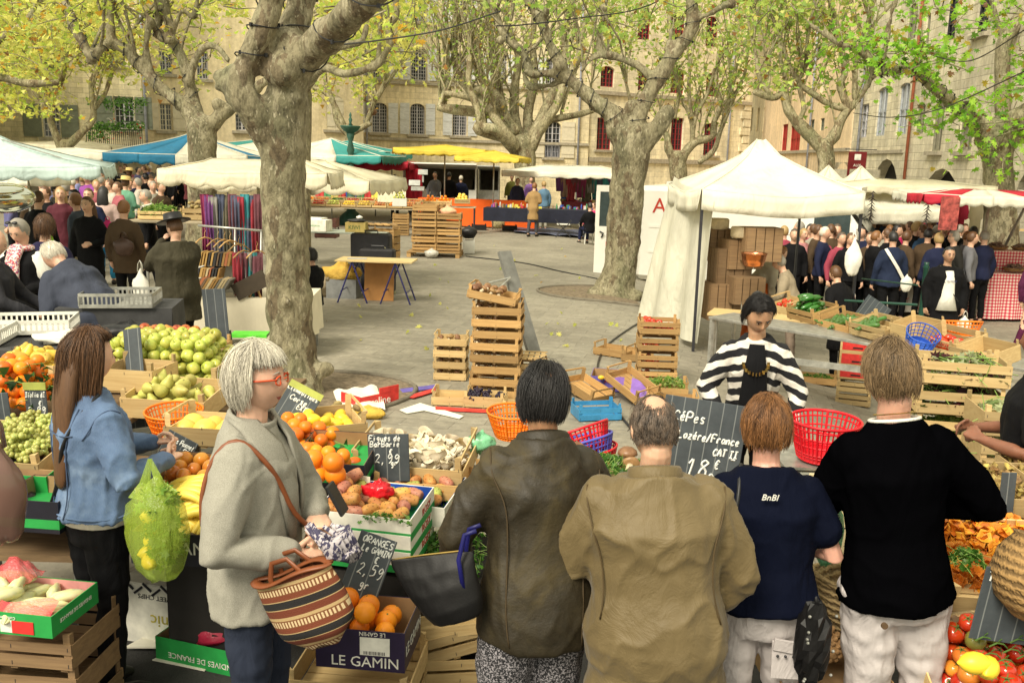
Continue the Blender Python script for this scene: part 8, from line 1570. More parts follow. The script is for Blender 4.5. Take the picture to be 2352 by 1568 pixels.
for i in range(8):q=MB();p=at(2240+i*16,1470+(i*37%60),2.98);q.tube([p,p+Vector((.02,-.01,.02)),p+Vector((.05,0,.01)),p+Vector((.07,.01,-.01))],.0028,5);q.tube([p+Vector((.03,0,.02)),p+Vector((.035,-.01,.035))],.002,4);one('vine_stalk',q,GRN,'green vine stalk on the tomatoes','stalk',group='vine stalks on the tomatoes')
MC=TR(at(2330,1292,3.5),R(-6),R(26));heap('chanterelle',MC,.62,.42,.021,3,'in the orange heap at the right',.02,9,maxn=300,gap=1.7,zs=.8,scale=1.45,tilt=.9);crate(at(2330,1320,3.42),R(-6),(.66,.46,.1),'crate under the orange chanterelles','solid',WOODP,rx=R(20));leafpile('parsley','green sprigs left of the chanterelles',TR(at(2222,1290,3.2)),.10,.12,.05,140,.035,PARS,12)
M=crate(at(2315,1148,3.9),R(-5),(.50,.34,.11),'crate of brown dried mushrooms at the right edge','solid',WOODP,rx=R(10));heap('brown_chanterelle',M,.46,.3,.024,3,'in the crate at the right edge',.01,4,maxn=150,base=.05,gap=1.4,zs=.9,tilt=.9)
M=crate(at(2420,1130,4.0),R(-5),(.40,.34,.13),'second crate of dried mushrooms cut by the right edge','solid',WOODP);heap('brown_chanterelle',M,.36,.3,.024,2,'in the crate at the right edge',.01,5,maxn=60,base=.07,gap=1.4,tilt=.9)
board('grey slate leaning beside the dried mushrooms',[(2235,1085),(2270,1085),(2290,1200)],3.7,cat='slate')
shelf(2320,1330,3.6,1.0,.5,R(-5),'trestle under the chanterelles');shelf(2330,1160,4.0,1.0,.5,R(-5),'trestle under the dried mushrooms')
M=TR(at(1890,1580,3.2),R(2));carton(M,.42,.34,.10,'brown pineapple carton at the bottom edge',mat('kraft card',(.42,.27,.13),.8),texts=[('EXTRA',.026,BKC,'f',-.04,.085,0),('SWEET',.026,BKC,'f',-.04,.058,0),('PINEAPPLES',.026,BKC,'f',-.04,.030,0)])
pn=thing('pineapple','pineapple lying on the brown carton between the legs','pineapple');pn.matrix_world=TR(at(1925,1518,3.15),R(20),R(-70));q=MB()
for i in range(90):k=i/90;a_=i*2.4;rr=.06*math.sin(math.pi*(.12+.8*k));q.sph((rr*math.cos(a_),rr*math.sin(a_),.02+.16*k),(.012,.012,.010),6,4)
q.sph((0,0,.1),(.055,.055,.085),12,8);obj('fruit',q,mat('pineapple skin',(.30,.17,.07),.7,sc=60,amt=.4),pn);q=MB()
for i in range(22):a_=i*2.4;q.tube([(0,0,.17),(.02*math.cos(a_),.02*math.sin(a_),.2),(.05*math.cos(a_),.05*math.sin(a_),.24+.001*i)],[(.008,.002),(.006,.002),(.001,.001)],4)
obj('crown',q,mat('pineapple leaf',(.25,.34,.14),.6),pn)
shelf(400,1120,4.35,1.5,.9,R(-6),'trestle under the persimmons and basket');shelf(730,1100,4.6,1.0,.8,R(-8),'trestle under the clementines');shelf(60,1180,4.2,1.0,.9,0,'trestle under the grapes and avocados')
# ================================================================ the crowd
def P_(label,u,v,Y,deg,top,bot=K,hair=('short','brown'),**k):
    hh=k.pop('h',None);d_=v-367.5-(u-1176)*.025
    if hh is None and d_>22:
        Ya=Y
        for _ in range(4):g_=gz(at(u,v,Ya).x,Ya);Ya=max(5,(CAMH-g_-1.68)*FPX/d_)
        Y=.4*Y+.6*Ya
    p,h=at_head(u,v,Y);k.setdefault('face',abs(((deg+180)%360)-180)>80 and Y<21)
    vx=.02 if Y<17 else .028;k.setdefault('vox',vx);return person(label,p,hh or h,R(deg),cl(top)if isinstance(top,tuple)else top,cl(bot)if isinstance(bot,tuple)else bot,hair,**k)
t_=NT('floral scarf');t_.col(t_.ramp(t_.noise(t_.coord(),45,2),[(.35,(.65,.6,.55)),(.5,(.5,.05,.05)),(.6,(.1,.12,.3)),(.7,(.65,.6,.55))],'CONSTANT'));FLOR=t_.m
QN=m_cloth('quilted navy',(.018,.016,.05),.3,1.0);OLV=m_cloth('waxed olive',(.045,.040,.024),.35,.7);PADN=m_cloth('padded blue grey',(.045,.052,.075),.2,.6)
r,HM,A,B=P_('grey haired woman with sunglasses on her head, dark vest, white sleeves and a flowery scarf',45,500,7.4,172,K,K,('bob','grey'),arms=('bent','low'),head=(0,.45),vox=.016,hem=.80)
m_=MB();m_.limb([B((0,.09,1.46)),B((0,.15,1.36)),B((-.02,.16,1.22)),B((-.02,.155,1.08))],[(.03,.08),(.035,.07),(.03,.045),(.015,.05)],10);m_.tube([B((.085*math.cos(t),.075*math.sin(t),1.47))for t in[i*.35 for i in range(19)]],.03,8,False);obj('scarf',m_,FLOR,r,smooth=True)
q=MB();[q.sph((s_*.035,.06,.118),(.028,.022,.012),10,6)for s_ in(-1,1)];obj('sunglasses',q,BLACKM,r,M=HM,smooth=True);m_=MB();[m_.limb([a,a.lerp(b,.6)],[.082,.074],12)for a,b,c,g_ in A];obj('sleeve',m_,cl(WHT),r,smooth=True)
r,HM,A,B=P_('bald man with glasses cut by the left edge, holding out a paper',-22,524,6.9,-80,(.03,.03,.035),K,None,arms=('reach','reach'),head=(0,.25),vox=.016);q=MB();q.box((0,0,0),(.13,.07,.002));obj('banknote',q,PAP,r,M=Matrix.Translation(A[1][2]+Vector((0,.13,.02))));q=MB();[q.tube([(s_*.028+.016*math.cos(t),.1,.002+.013*math.sin(t))for t in[i*.7 for i in range(10)]],.0015,4)for s_ in(-1,1)];obj('glasses',q,DARKMET,r,M=HM)
P_('woman with dark wavy hair in a quilted navy jacket, seen from behind',100,494,8.0,8,QN,(.03,.035,.03),('bob','brown'),hairkw=dict(vol=.22,n=900,L=.07),vox=.016,hem=.74,wide=1.08)
r=P_('stooping white haired man in a padded blue grey jacket',216,522,7.6,62,PADN,K,('short','white'),arms=('reach','low'),lean=.78,head=(0,.1),vox=.014,hem=.66,wide=1.16,loose=.045,h=1.86,hairkw=dict(n=1200,L=.06,vol=.08),sk=(.64,.37,.25))[0]
r,HM,A,B=P_('man in a waxed olive coat and black hat with a hand at his face',401,497,9.3,40,OLV,K,('short','brown'),arms=('face','face'),vox=.016,hem=.62,wide=1.2,loose=.05,hat=BLACKM,head=(.2,.2))
r=P_('man in a black coat with a lime strap, back turned',85,438,11,-12,K,K,('short','brown'),hem=.7)[0];bag(on(r,.22,-.12,1.0),.2,.1,.42,mat('lime fabric',(.35,.62,.05),.7),'lime green shoulder bag of the black coated man',handles=False)
P_('man with dark glasses behind the lime strap man',104,427,13,150,K,K,('short','brown'));P_('young woman with long blonde hair and a plaid dress',138,429,13,200,(.09,.02,.03),(.02,.03,.08),('long','blonde'),hem=.7)
P_('white haired man behind the blonde woman',138,414,15.4,160,(.03,.03,.05),K,('short','white'));P_('woman with curly ginger hair in a grey jacket',174,443,13,95,(.05,.06,.08),(.35,.3,.2),('bob','ginger'),hairkw=dict(vol=.2))
P_('woman with long brown hair and glasses in a black coat facing us',200,451,11.6,176,K,K,('long','brown'),arms=('bent','down'),walk=.6,hem=.62);P_('dark haired man in a navy coat behind the woman with glasses',203,432,14,185,NV,K)
P_('woman in a pale pink cardigan and bright blue skirt with a black braid',236,427,14,10,(.55,.40,.36),(.03,.25,.45),('long','black'),hem=.85);r=P_('woman with auburn hair and a brown leather jacket carrying a handbag',282,459,12.3,-8,BRN,K,('bob','ginger'),hem=.72,wide=1.05)[0]
bag(on(r,.12,-.24,1.12),.30,.14,.28,mat('brown leather bag',(.06,.03,.02),.4),'brown leather handbag on the auburn haired woman shoulder');bag(TR(at(324,660,12.2)),.22,.1,.5,WHITE,'white and pale blue shopping bag beside the black suited man',tie=.2);bag(TR(at(248,520,13.6)),.2,.1,.2,mat('hot pink bag',(.7,.03,.2),.5),'hot pink bag beside the blue skirt')
P_('grey haired man in a long black coat and pale shirt looking left',336,435,14,118,K,K,('short','grey'),arms=('down','down'),hem=.62,wide=1.08,walk=.4,collar=cl(WHT))
GRS=(.14,.33,.22);r=P_('woman in a sea green sweater and straw hat',287,408,16.5,-20,GRS,(.2,.05,.05),('bob','brown'),hat=mat('straw hat',(.62,.46,.18),.8),arms=('bent','bent'));P_('person in a tan straw hat behind the green sweater',296,388,18.4,-10,(.5,.35,.1),K,('bob','brown'),hat=_MC[('straw hat',(.62,.46,.18))])
P_('bald man in a purple shirt with glasses',200,398,17.5,170,(.32,.08,.36),K,None);P_('balding man in a blue striped shirt',173,397,18,110,(.25,.27,.5),K,('fringe','grey'));P_('man in a brown jacket near the far white umbrella',152,398,19,20,(.09,.06,.05));P_('woman with a bare face at the far white stall',188,385,21,180,(.6,.5,.4),K,('bob','brown'))
P_('grey haired man in a navy coat seen from behind',240,383,19.6,-30,NV,K,('short','grey'));P_('man in a black leather jacket beside the grey haired one',258,381,20,25,K,K,('short','brown'));P_('man in a pink shirt with a dark rucksack',320,371,24,-15,(.6,.30,.32),K,('short','grey'))
P_('dark haired man in a black sweater looking down, left of a pair',334,397,18,60,K,K,('short','black'),arms=('bent','bent'));P_('grey haired woman in a dark grey top looking down, right of a pair',350,396,18.6,150,(.05,.05,.055),K,('bob','grey'));P_('man in black with sunglasses under the blue umbrella',370,386,21,160,K,K,('short','black'));P_('man in black right of the sunglasses man',392,388,22,130,K,K,('short','brown'));P_('red hooded person in the far crowd',346,372,25,0,(.5,.01,.04),K,('bob','black'));P_('person in white with white hair near the far umbrella',268,374,25,5,(.6,.58,.5),K,('short','white'))
P_('dark haired person in black at the back of the blue stall',408,378,25,140,K,K,('short','black'));P_('second person in black at the back of the blue stall',424,383,24,180,K,K,('short','brown'))
rr=random.Random(12);fh=['brown','black','brown','grey','brown','blonde','ginger','black','thin','white'];CN={K:'black',NV:'navy',GY:'grey',BRN:'brown',(.3,.28,.22):'beige',(.35,.1,.12):'wine red',(.12,.12,.25):'slate blue',(.5,.45,.38):'cream',(.3,.05,.08):'dark red'}
def F_(where,u,v,Y,cols,i,grp):c,hr,st=rr.choice(cols),rr.choice(fh),('short' if i%2 else 'bob');P_('shopper in %s with %s%s hair %s'%(CN[c],'short ' if st=='short' else '',{'thin':'thinning'}.get(hr,hr),where),u,v,Y,rr.uniform(0,360),c,K,(st,hr),group='%s %s %s'%(grp,CN[c],hr+st),face=False)
fc=[K,NV,GY,(.3,.28,.22),BRN,(.35,.1,.12),(.12,.12,.25),(.5,.45,.38)]
for i in range(44):u=130+i*7+rr.uniform(-5,5);F_('in the far left crowd',u,373+rr.uniform(-3,12),rr.uniform(22,31),fc,i,'distant shoppers')
for i in range(30):Yq=rr.uniform(14.5,24);F_('amid the nearer left crowd',70+i*10.5+rr.uniform(-6,6),362+900/Yq*(1+rr.uniform(-.06,.1)),Yq,fc+[K,NV],i,'shoppers in the left crowd')
for i in range(26):F_('in the right hand aisle',1790+i*17+rr.uniform(-8,8),490+rr.uniform(-8,30),rr.uniform(15,23),fc+[K],i,'shoppers in the right hand aisle')
for i in range(24):F_('between the gazebo and gingham stall',1800+i*20+rr.uniform(-8,8),rr.uniform(503,535),rr.uniform(14,17),[K,K,NV,GY,BRN,(.3,.05,.08)],i,'dark clad shoppers on the right')
for i in range(7):F_('under the pale blue umbrella',20+i*14,404+rr.uniform(0,14),rr.uniform(15,18),fc,i,'shoppers under the pale blue umbrella')
P_('cook in a grey jacket and white apron at the food truck counter',1000,382,36,160,GY,(.7,.68,.6),('short','black'),arms=('low','low'));P_('cook in a black shirt and apron, back to us',1032,383,36,-10,K,(.5,.47,.4),('short','black'));P_('white haired person in a navy coat with a brown strap at the counter',1059,403,31.4,0,NV,K,('short','white'),wide=1.15);P_('man in dark clothes behind the fruit stall scale',907,401,32,170,(.06,.03,.04),K,('short','black'))
P_('man in an olive green sweater behind the black clothed table',1176,401,31.6,172,(.20,.20,.05),(.03,.04,.10),('short','grey'),arms=('down','down'));P_('woman in a dark top beside the olive sweater man',1189,409,32,200,(.03,.03,.06),K,('bob','ginger'));P_('young man in a purple shirt at the jewellery table',1220,406,32.5,190,(.2,.1,.3),K,('short','black'))
P_('woman in a long tan hooded coat looking over the black table',1226,419,28.6,-20,(.30,.19,.08),(.06,.06,.07),('bob','ginger'),hem=.55,arms=('bent','bent'),walk=.5,lean=.12);P_('woman in a denim blue cardigan at the black table',1250,416,31.8,25,(.12,.22,.33),(.4,.38,.3),('bob','blonde'));P_('grey haired man in a bright blue sweater',1298,411,30.5,-70,(.04,.09,.33),NV,('short','grey'));P_('blonde woman in a black leather jacket near the van',1350,418,27,60,K,NV,('bob','blonde'),hairkw=dict(vol=.2));P_('person in dark clothes behind the blonde woman',1366,410,29,90,K,K,('short','black'))
person('man in a dark padded coat sitting on the white plastic chair',gnd(1352,562),1.7,R(20),cl(K),cl(NV),('short','black'),arms=('knee','knee'),seat=.44,vox=.024,face=False);person('woman in a pink top sitting beyond the man on the plastic chair',gnd(1362,552),1.65,R(120),cl((.5,.03,.12)),cl(K),('bob','brown'),arms=('knee','knee'),seat=.44,vox=.024)
r=person('black haired woman crouching in black behind the near tree',Vector((at(716,600,13.5).x,13.5,0)),1.65,R(50),cl(K),cl(K),('bob','black'),arms=('knee','knee'),seat=.62,vox=.02,face=False,hairkw=dict(vol=.18,n=500,L=.06))[0]
ORG=m_cloth('orange apron',(.60,.13,.02),.2,.8)
r,HM,A,B=P_('stall keeper in an orange apron bending over the gazebo shelf',1738,507,13.2,-78,(.42,.38,.28),(.5,.12,.03),('short','ginger'),arms=('low','low'),lean=.62,hem=.95,vox=.018,h=1.7);m_=MB();m_.limb([B((0,.06,1.12)),(0,.1,.9),(0,.1,.55)],[(.12,.17),(.13,.21),(.09,.2)],14);obj('apron',m_,ORG,r,smooth=True)
P_('old man in a dark jacket and pale striped shirt facing us',1810,497,15.2,175,K,(.2,.18,.13),('fringe','white'),hem=.85,collar=cl(WHT));P_('grey haired woman in a beige sleeveless vest bending to the left',1836,540,12.6,70,(.30,.25,.17),(.22,.17,.13),('bob','grey'),arms=('reach','low'),lean=.35,vox=.018,h=1.62)
P_('small blonde haired girl behind the beige vest woman',1846,524,17,200,(.45,.2,.2),K,('bob','blonde'));P_('woman with hair in a bun and a long black coat walking right',1899,482,17,-100,K,K,('bun','blonde'),hem=.6,walk=.8);P_('bald man in a navy and orange hooded top',1924,496,14.8,100,(.012,.014,.03),NV,('fringe','thin'),hairkw=dict(vol=.0),collar=cl((.6,.12,.02)))
P_('person in a long black coat stooping behind the gazebo post',1950,552,12.2,30,K,K,('bob','brown'),lean=.25,hem=.5,wide=1.15,h=1.58);P_('dark clad person reaching out behind the gazebo',1852,481,19,-100,K,K,arms=('reach','reach'));P_('man in a white shirt behind the gazebo',1822,480,20,-160,WHT,(.2,.2,.2),('short','brown'));P_('passer by in pink at the far side of the gazebo',1806,486,21,10,(.5,.2,.2),K,('bob','brown'))
r,HM,A,B=P_('bearded man with tied up dreadlocks and a blue shirt',2036,488,15.2,-95,(.07,.11,.22),(.03,.05,.1),('bun','sandy'),sleeve=.55,hairkw=dict(vol=.2),vox=.018);bag(on(r,0,-.27,1.22),.34,.22,.40,mat('lime rucksack',(.28,.50,.05),.6,bump=.4,bsc=14),'lime green rucksack on the bearded man',tie=.75,cr=.08,handles=False)
r,HM,A,B=P_('dark haired man in a navy sweater with a white shoulder strap, back turned',2054,531,13,4,(.014,.022,.05),K,('short','black'),vox=.018,hem=.84,wide=1.08);m_=MB();m_.tube([B((-.13,-.04,1.46)),B((-.10,-.15,1.36)),B((.05,-.16,1.15)),B((.19,-.13,.95))],[(.006,.03)]*4,6,up=(0,1,0));obj('strap',m_,cl(WHT),r);bag(on(r,.24,-.12,.9),.2,.1,.3,cl(WHT),'white cloth bag at the hip of the navy sweater man',handles=False)
P_('short haired person in a pink top beyond the navy sweater man',2072,514,17,20,(.55,.03,.12),K,('bob','brown'));P_('blonde woman in a black jacket over a flowery blouse',2106,509,15,-110,K,(.02,.02,.02),('bob','blonde'),hairkw=dict(vol=.22),hem=.6,arms=('bent','down'));P_('woman in a cream coat near the shirts',2143,506,18,100,(.45,.36,.23),K,('bob','brown'));P_('woman in denim blue behind the blonde woman',2122,515,16.2,30,(.04,.09,.18),K,('short','brown'))
P_('grey haired woman in a black coat and glasses walking left',2194,529,14,95,(.015,.014,.012),(.05,.045,.04),('bob','grey'),hairkw=dict(vol=.18),hem=.62,wide=1.12);r=P_('man in a dark grey hooded top with a beige shoulder bag',2238,519,15.4,-18,(.025,.025,.028),(.07,.065,.06),('short','black'))[0];bag(on(r,-.12,-.24,.95),.28,.1,.3,cl((.28,.25,.17)),'beige canvas bag of the dark hooded man',handles=False)
r,HM,A,B=P_('woman in an open black cardigan over a white printed shirt facing us',2181,566,11.8,176,K,K,('short','black'),hem=.68,wide=1.22,sk=(.42,.24,.15),vox=.016,walk=.5,loose=.03)
m_=MB();m_.tube([B((0,.085,1.40)),B((0,.118,1.25)),B((0,.118,1.05)),(0,.135,.84)],[(.085,.06),(.09,.085),(.085,.10),(.07,.15)],14,up=(0,1,0));ws=obj('shirt',m_,cl(WHT),r,smooth=True);text('VICTORY',.035,mat('blue ink',(.03,.04,.15),.7),ws,Matrix.Translation((0,.218,1.27))@Matrix.Rotation(math.pi,4,'Z')@RX90)
m_=MB();m_.tube([B((.1,.02,1.47)),B((.07,.17,1.25)),B((-.14,.19,.98))],.006,5);obj('strap',m_,BLACKM,r);q=MB();[q.tube([(s_*.028+.016*math.cos(t),.1,.002+.012*math.sin(t))for t in[i*.7 for i in range(10)]],.0014,4)for s_ in(-1,1)];obj('glasses',q,DARKMET,r,M=HM);bag(on(r,-.30,.08,.62),.2,.1,.3,WHITE,'white plastic bag carried by the white shirt woman')
P_('vendor with a yellow shirt under a grey jacket',1992,481,19,150,(.10,.10,.07),K,('short','black'),collar=cl((.6,.45,.02)));P_('vendor in black behind the yellow shirted one',2018,475,21,90,K,K,('short','black'));P_('passer by in purple leggings cut by the right edge',2400,560,11.4,-60,(.1,.02,.06),(.07,.01,.035),('bob','brown'),shoe=mat('purple trainer',(.25,.1,.5),.5),walk=1.0,legw=.75)
# ================================================================ the customers in front
def ridge(sd,a1=.016,a2=.008,a3=.003,diag=.6,fx=4.2,fz=2.3):
    def f(c,n):
        q=Vector((c.x*fx+sd+c.z*diag,c.y*fx,c.z*fz));w_=noise.noise(q*.7)*1.2;a=1-abs(noise.noise(q+Vector((w_,0,w_))))*2.6;b=1-abs(noise.noise(Vector((c.x*9+sd,c.y*9-c.z*4,c.z*6+w_))))*2.6
        return a1*(max(0,a)**1.6-.3)+a2*(max(0,b)**2-.2)+a3*noise.noise(c*30)
    return f
def m_denim():
    t=NT('washed denim');c=t.coord();n1=t.noise(c,5,4,.6);n2=t.noise(t.coord((1,1,.3)),260,2);cc=t.ramp(n1,[(.3,(.03,.065,.15)),(.55,(.075,.14,.27)),(.75,(.21,.30,.44))]);cc=t.mix(t.math('MULTIPLY',n2,.35),cc,(.25,.32,.42));t.col(cc);t.rough(.85);t.bump(t.math('ADD',n2,n1),.35,.006);return t.m
DEN=m_denim();p,h=at_head(192,757,3.75);Bk=cl(K)
r,HM,A,B=person('long haired woman in a washed denim jacket and black trousers holding a plastic bag',p,h,R(-42),DEN,Bk,('long','brown'),arms=(((.23,.10,1.14),(.07,.33,1.16)),((.27,.02,1.13),(.10,.30,1.12))),head=(-.1,.12),vox=.010,hem=.93,wide=1.08,loose=.026,folds=ridge(3,.012,.008,.003),hairkw=dict(n=8000,L=.33,vol=.2,swirl=-.5),sk=(.64,.40,.28),collar=DEN,face=True,curl=1.0,legw=1.05)
m_=MB();m_.tube([B((0,0,.98)),(0,0,.90)],[(.135,.185),(.145,.20)],20,up=(0,1,0));obj('undershirt',m_,cl(WHT),r,smooth=True);SEAM=mat('denim seam',(.05,.08,.15),.8)
for s_ in(-1,1):seam(r,[B((s_*.11,-.10,1.44)),B((s_*.10,-.2,1.30)),B((s_*.085,-.2,1.05)),B((s_*.09,-.2,.95))],.003,SEAM);seam(r,[B((s_*.21,.06,1.42)),B((s_*.21,.0,1.46)),B((s_*.20,-.1,1.40)),B((s_*.18,-.14,1.30))],.003,SEAM)
seam(r,[B((-.17,-.2,1.34)),B((-.08,-.2,1.32)),B((.08,-.2,1.32)),B((.17,-.2,1.34))],.003,SEAM);m_=MB();m_.tube([(.205*math.cos(t),.15*math.sin(t),.95)for t in[i*.3 for i in range(22)]],[(.004,.022)]*22,6,up=(0,0,1));obj('seams',m_,DEN,r,smooth=True)
seam(r,[B((.12,.0,1.50)),B((.10,-.2,1.30)),B((.0,-.2,1.15)),B((-.12,-.2,1.0)),(-.2,-.15,.92)],.009,BLACKM,'bag_strap',.005);m_=MB();m_.tube([A[1][2]+Vector((.03*math.cos(t),.0,.028*math.sin(t)))for t in[i*.6 for i in range(12)]],.004,5);obj('bracelet',m_,WHITE,r)
t_=NT('yellow green bag film');t_.col((.36,.50,.06));t_.rough(.22);t_.p.inputs['Transmission Weight'].default_value=.0;t_.p.inputs['Alpha'].default_value=.42;t_.bump(t_.noise(t_.coord((9,9,1.5)),3,4),.9,.02);YBG=t_.m
bp=at(362,1215,3.42);bg_=bag(TR(bp,R(-20)),.27,.19,.44,YBG,'yellow green translucent bag holding lettuce and lemons',tie=.45,cr=.10,handles=False);hp=at(345,1065,3.45)
for s_ in(-1,1):q=MB();q.tube([hp-bp+Vector((.0,0,.02)),(hp-bp)*.7+Vector((s_*.03,0,0)),Vector((s_*.06,0,.12))],[(.003,.008),(.004,.02),(.006,.05)],8);obj('handle',q,YBG,bg_,M=Matrix.Rotation(R(20),4,'Z'))
for dx,dz in[(-.065,.07),(-.08,.0),(-.07,-.05),(-.05,-.10),(-.02,-.13)]:produce('lemon',TR(bp+Vector((dx*.62+.005,-.005,dz*.85-.03)),dx*50,1.2,0,1),'lemon inside the yellow green bag','lemon','lemons in the yellow green bag')
an=[];r_=np.random.RandomState(5)
for i in range(340):d=r_.normal(0,1,3);d/=np.linalg.norm(d);an.append(tuple(bp+Vector((.02,0,-.0))+Vector((d[0]*.075,d[1]*.055,d[2]*.13))*r_.uniform(.3,1)-Vector((0,0,.02)))+())
o=leaves('lettuce',an,.06,None,LETT,True,.01,.1,5,LEAFY);tag(o,'green lettuce inside the yellow green bag','lettuce')
o=leaves('lettuce',[tuple(bp+Vector((.02+r_.normal(0,.035),r_.normal(0,.03),.13+r_.normal(0,.025))))for i in range(70)],.08,None,LETT,True,.005,-.3,6,LEAFY);tag(o,'crisp lettuce leaves poking out of the yellow green bag','lettuce')
def m_knit(name,c,c2):
    t=NT(name);v=t.coord();n1=t.noise(v,320,2,.7);n2=t.noise(v,4,3);cc=t.ramp(n1,[(.3,c),(.7,c2)]);t.col(t.mix(1,cc,t.ramp(n2,[(.3,(.9,)*3),(.7,(1.05,)*3)]),'MULTIPLY'));t.rough(.95);t.bump(n1,.3,.002);return t.m
KN=m_knit('heather grey wool',(.22,.21,.17),(.36,.345,.29));p,h=at_head(575,789,3.12)
r,HM,A,B=person('white haired woman in red framed glasses and a grey wool jacket, seen in profile',p,h,R(-97),KN,m_cloth('dark blue jeans',(.02,.026,.045)),('short','white'),arms=(((.23,.10,1.16),(.05,.21,1.13)),((.27,-.02,1.10),(.14,.19,1.06))),head=(-.06,-.02),vox=.010,hem=.80,wide=1.0,loose=.032,folds=ridge(9,.010,.006,.002),hairkw=dict(n=8500,L=.125,vol=.17,part=.15),sk=(.66,.40,.28),curl=1.1,collar=KN)
m_=MB()
for s_ in(-1,1):m_.tube([(s_*.030+.019*math.cos(t),.102-.008*abs(math.cos(t)),.002+.016*math.sin(t))for t in[i*.45 for i in range(15)]],.0028,5);m_.tube([(s_*.049,.096,.008),(s_*.076,.05,.008),(s_*.080,-.01,.004)],[(.003,.006)]*3,5)
m_.tube([(-.011,.108,.006),(0,.112,.009),(.011,.108,.006)],.0025,5);obj('glasses',m_,mat('red orange frame',(.65,.08,.02),.3),r,M=HM,smooth=True);q=MB();[q.sph((s_*.083,-.01,-.035),(.005,)*3,8,6)for s_ in(-1,1)];obj('earring',q,DARKMET,r,M=HM)
for s_ in(-1,1):m_=MB();m_.tube([B((s_*.06,-.05,1.50)),B((s_*.10,.03,1.49)),B((s_*.085,.10,1.40)),B((s_*.06,.15,1.25)),B((s_*.05,.155,1.08))],[(.006,.03),(.01,.045),(.01,.06),(.01,.05),(.008,.02)],8,up=(s_*.4,1,.3));obj('lapel',m_,KN,r,smooth=True)
STR=mat('brown leather strap',(.20,.06,.02),.45);seam(r,[B((.24,-.13,1.18)),B((.24,-.12,1.32)),B((.17,-.02,1.49)),B((.15,.12,1.40)),B((.10,.22,1.22)),B((.02,.22,1.05)),B((-.05,.2,.95))],.009,STR,'shoulder_strap',.006)
q=MB();q.box((0,0,0),(.075,.012,.12));obj('phone',q,BLACKM,r,M=Matrix.Translation(A[0][2]+Vector((.02,.08,.07)))@Matrix.Rotation(.5,4,'X'),bevel=.004)
t_=NT('woven stripes');c_=t_.n('TexCoord');sp=t_.n('SeparateXYZ');t_.l(c_.outputs['Object'],sp.inputs[0]);nz=t_.noise(t_.coord(),3,2);zz=t_.math('ADD',sp.outputs[2],t_.math('MULTIPLY',nz,.012));fr_=t_.math('FRACT',t_.math('MULTIPLY',zz,9.));tick=t_.math('GREATER_THAN',t_.math('FRACT',t_.math('MULTIPLY',sp.outputs[0],75.)),.45)
base_=t_.ramp(fr_,[(0,(.13,.028,.010)),(.22,(.40,.28,.13)),(.25,(.010,.009,.009)),(.47,(.40,.28,.13)),(.50,(.15,.035,.012)),(.66,(.16,.06,.02)),(.90,(.4,.28,.13))],'CONSTANT');band_=t_.ramp(fr_,[(0,(0,0,0)),(.68,(1,1,1)),(.86,(0,0,0))],'CONSTANT');mm=t_.math('MULTIPLY',band_,tick);cc=t_.mix(mm,base_,(.55,.42,.24));t_.col(cc);t_.rough(.9);t_.bump(t_.noise(t_.coord(),200,2),.5,.003);KIL=t_.m
M=TR(at(705,1385,2.86),R(-14),R(6),R(-24));kb=thing('woven_bag','striped brown and black woven shoulder bag with leather handles','bag');kb.matrix_world=M
def f(s,t):a=2*math.pi*s;w_=.135+.025*math.sin(t*2.6);k=1-.55*max(0,.22-t)/.22;return(w_*k*math.cos(a)*(1.0),(.062*(1-.55*t)+.012)*k*math.sin(a),-.15+.27*t+.008*math.sin(a*3+t*5))
m_=MB();m_.grid(f,40,16);m_.add([f(i/30,0)for i in range(30)],[tuple(range(30))]);obj('pouch',m_,KIL,kb,smooth=True);m_=MB();m_.tube([f(i/40,1)for i in range(41)],[(.006,.018)]*41,6,False,up=(0,0,1));obj('leather_rim',m_,STR,kb,smooth=True)
for s_ in(-1,1):m_=MB();m_.tube([(-.07,s_*.03,.07),(-.06,s_*.035,.13),(-.03,s_*.03,.18),(.03,s_*.03,.18),(.06,s_*.035,.13),(.07,s_*.03,.07)],[(.004,.010)]*6,6);obj('handle',m_,STR,kb,smooth=True)
m_=MB()
for i in range(16):a=i*.39;m_.tube([(.10*math.cos(a)*.5-.05,.05*math.sin(a),.03*math.sin(a*2)),(.02,.045*math.sin(a+.5),.05*math.cos(a)),(.09+.02*math.cos(a),.03*math.cos(a),.02*math.sin(a)-.02)],[.007,.013,.006],6)
one('knotted_scarf',m_,m_two('lilac grey stripes',lambda t:t.ramp(t.noise(t.coord((60,60,20)),1.2,2),[(.42,(.05,.045,.09)),(.5,(.48,.44,.46))],'CONSTANT')),'bundled lilac and grey striped scarf tied over the woven bag','scarf',M=TR(at(765,1238,2.88),0,0,.5),smooth=True)
def m_leather():
    t=NT('worn brown leather');c=t.coord();n1=t.noise(c,3.2,5,.65,.8);n2=t.noise(c,45,4,.7);cc=t.ramp(n1,[(.3,(.004,.0035,.001)),(.5,(.018,.014,.004)),(.68,(.060,.044,.012))]);cc=t.mix(t.math('MULTIPLY',n2,.35),cc,(.05,.03,.011));t.col(cc);t.rough(t.ramp(n1,[(.3,(.55,)*3),(.7,(.75,)*3)]));t.bump(t.math('ADD',n2,t.math('MULTIPLY',n1,2)),.35,.008);return t.m
LEA=m_leather();p,h=at_head(1284,845,2.95);SPK=m_two('speckled black white tweed',lambda t:t.ramp(t.noise(t.coord(),150,2,.8),[(.5,(.008,.008,.01)),(.58,(.32,.30,.32))]))
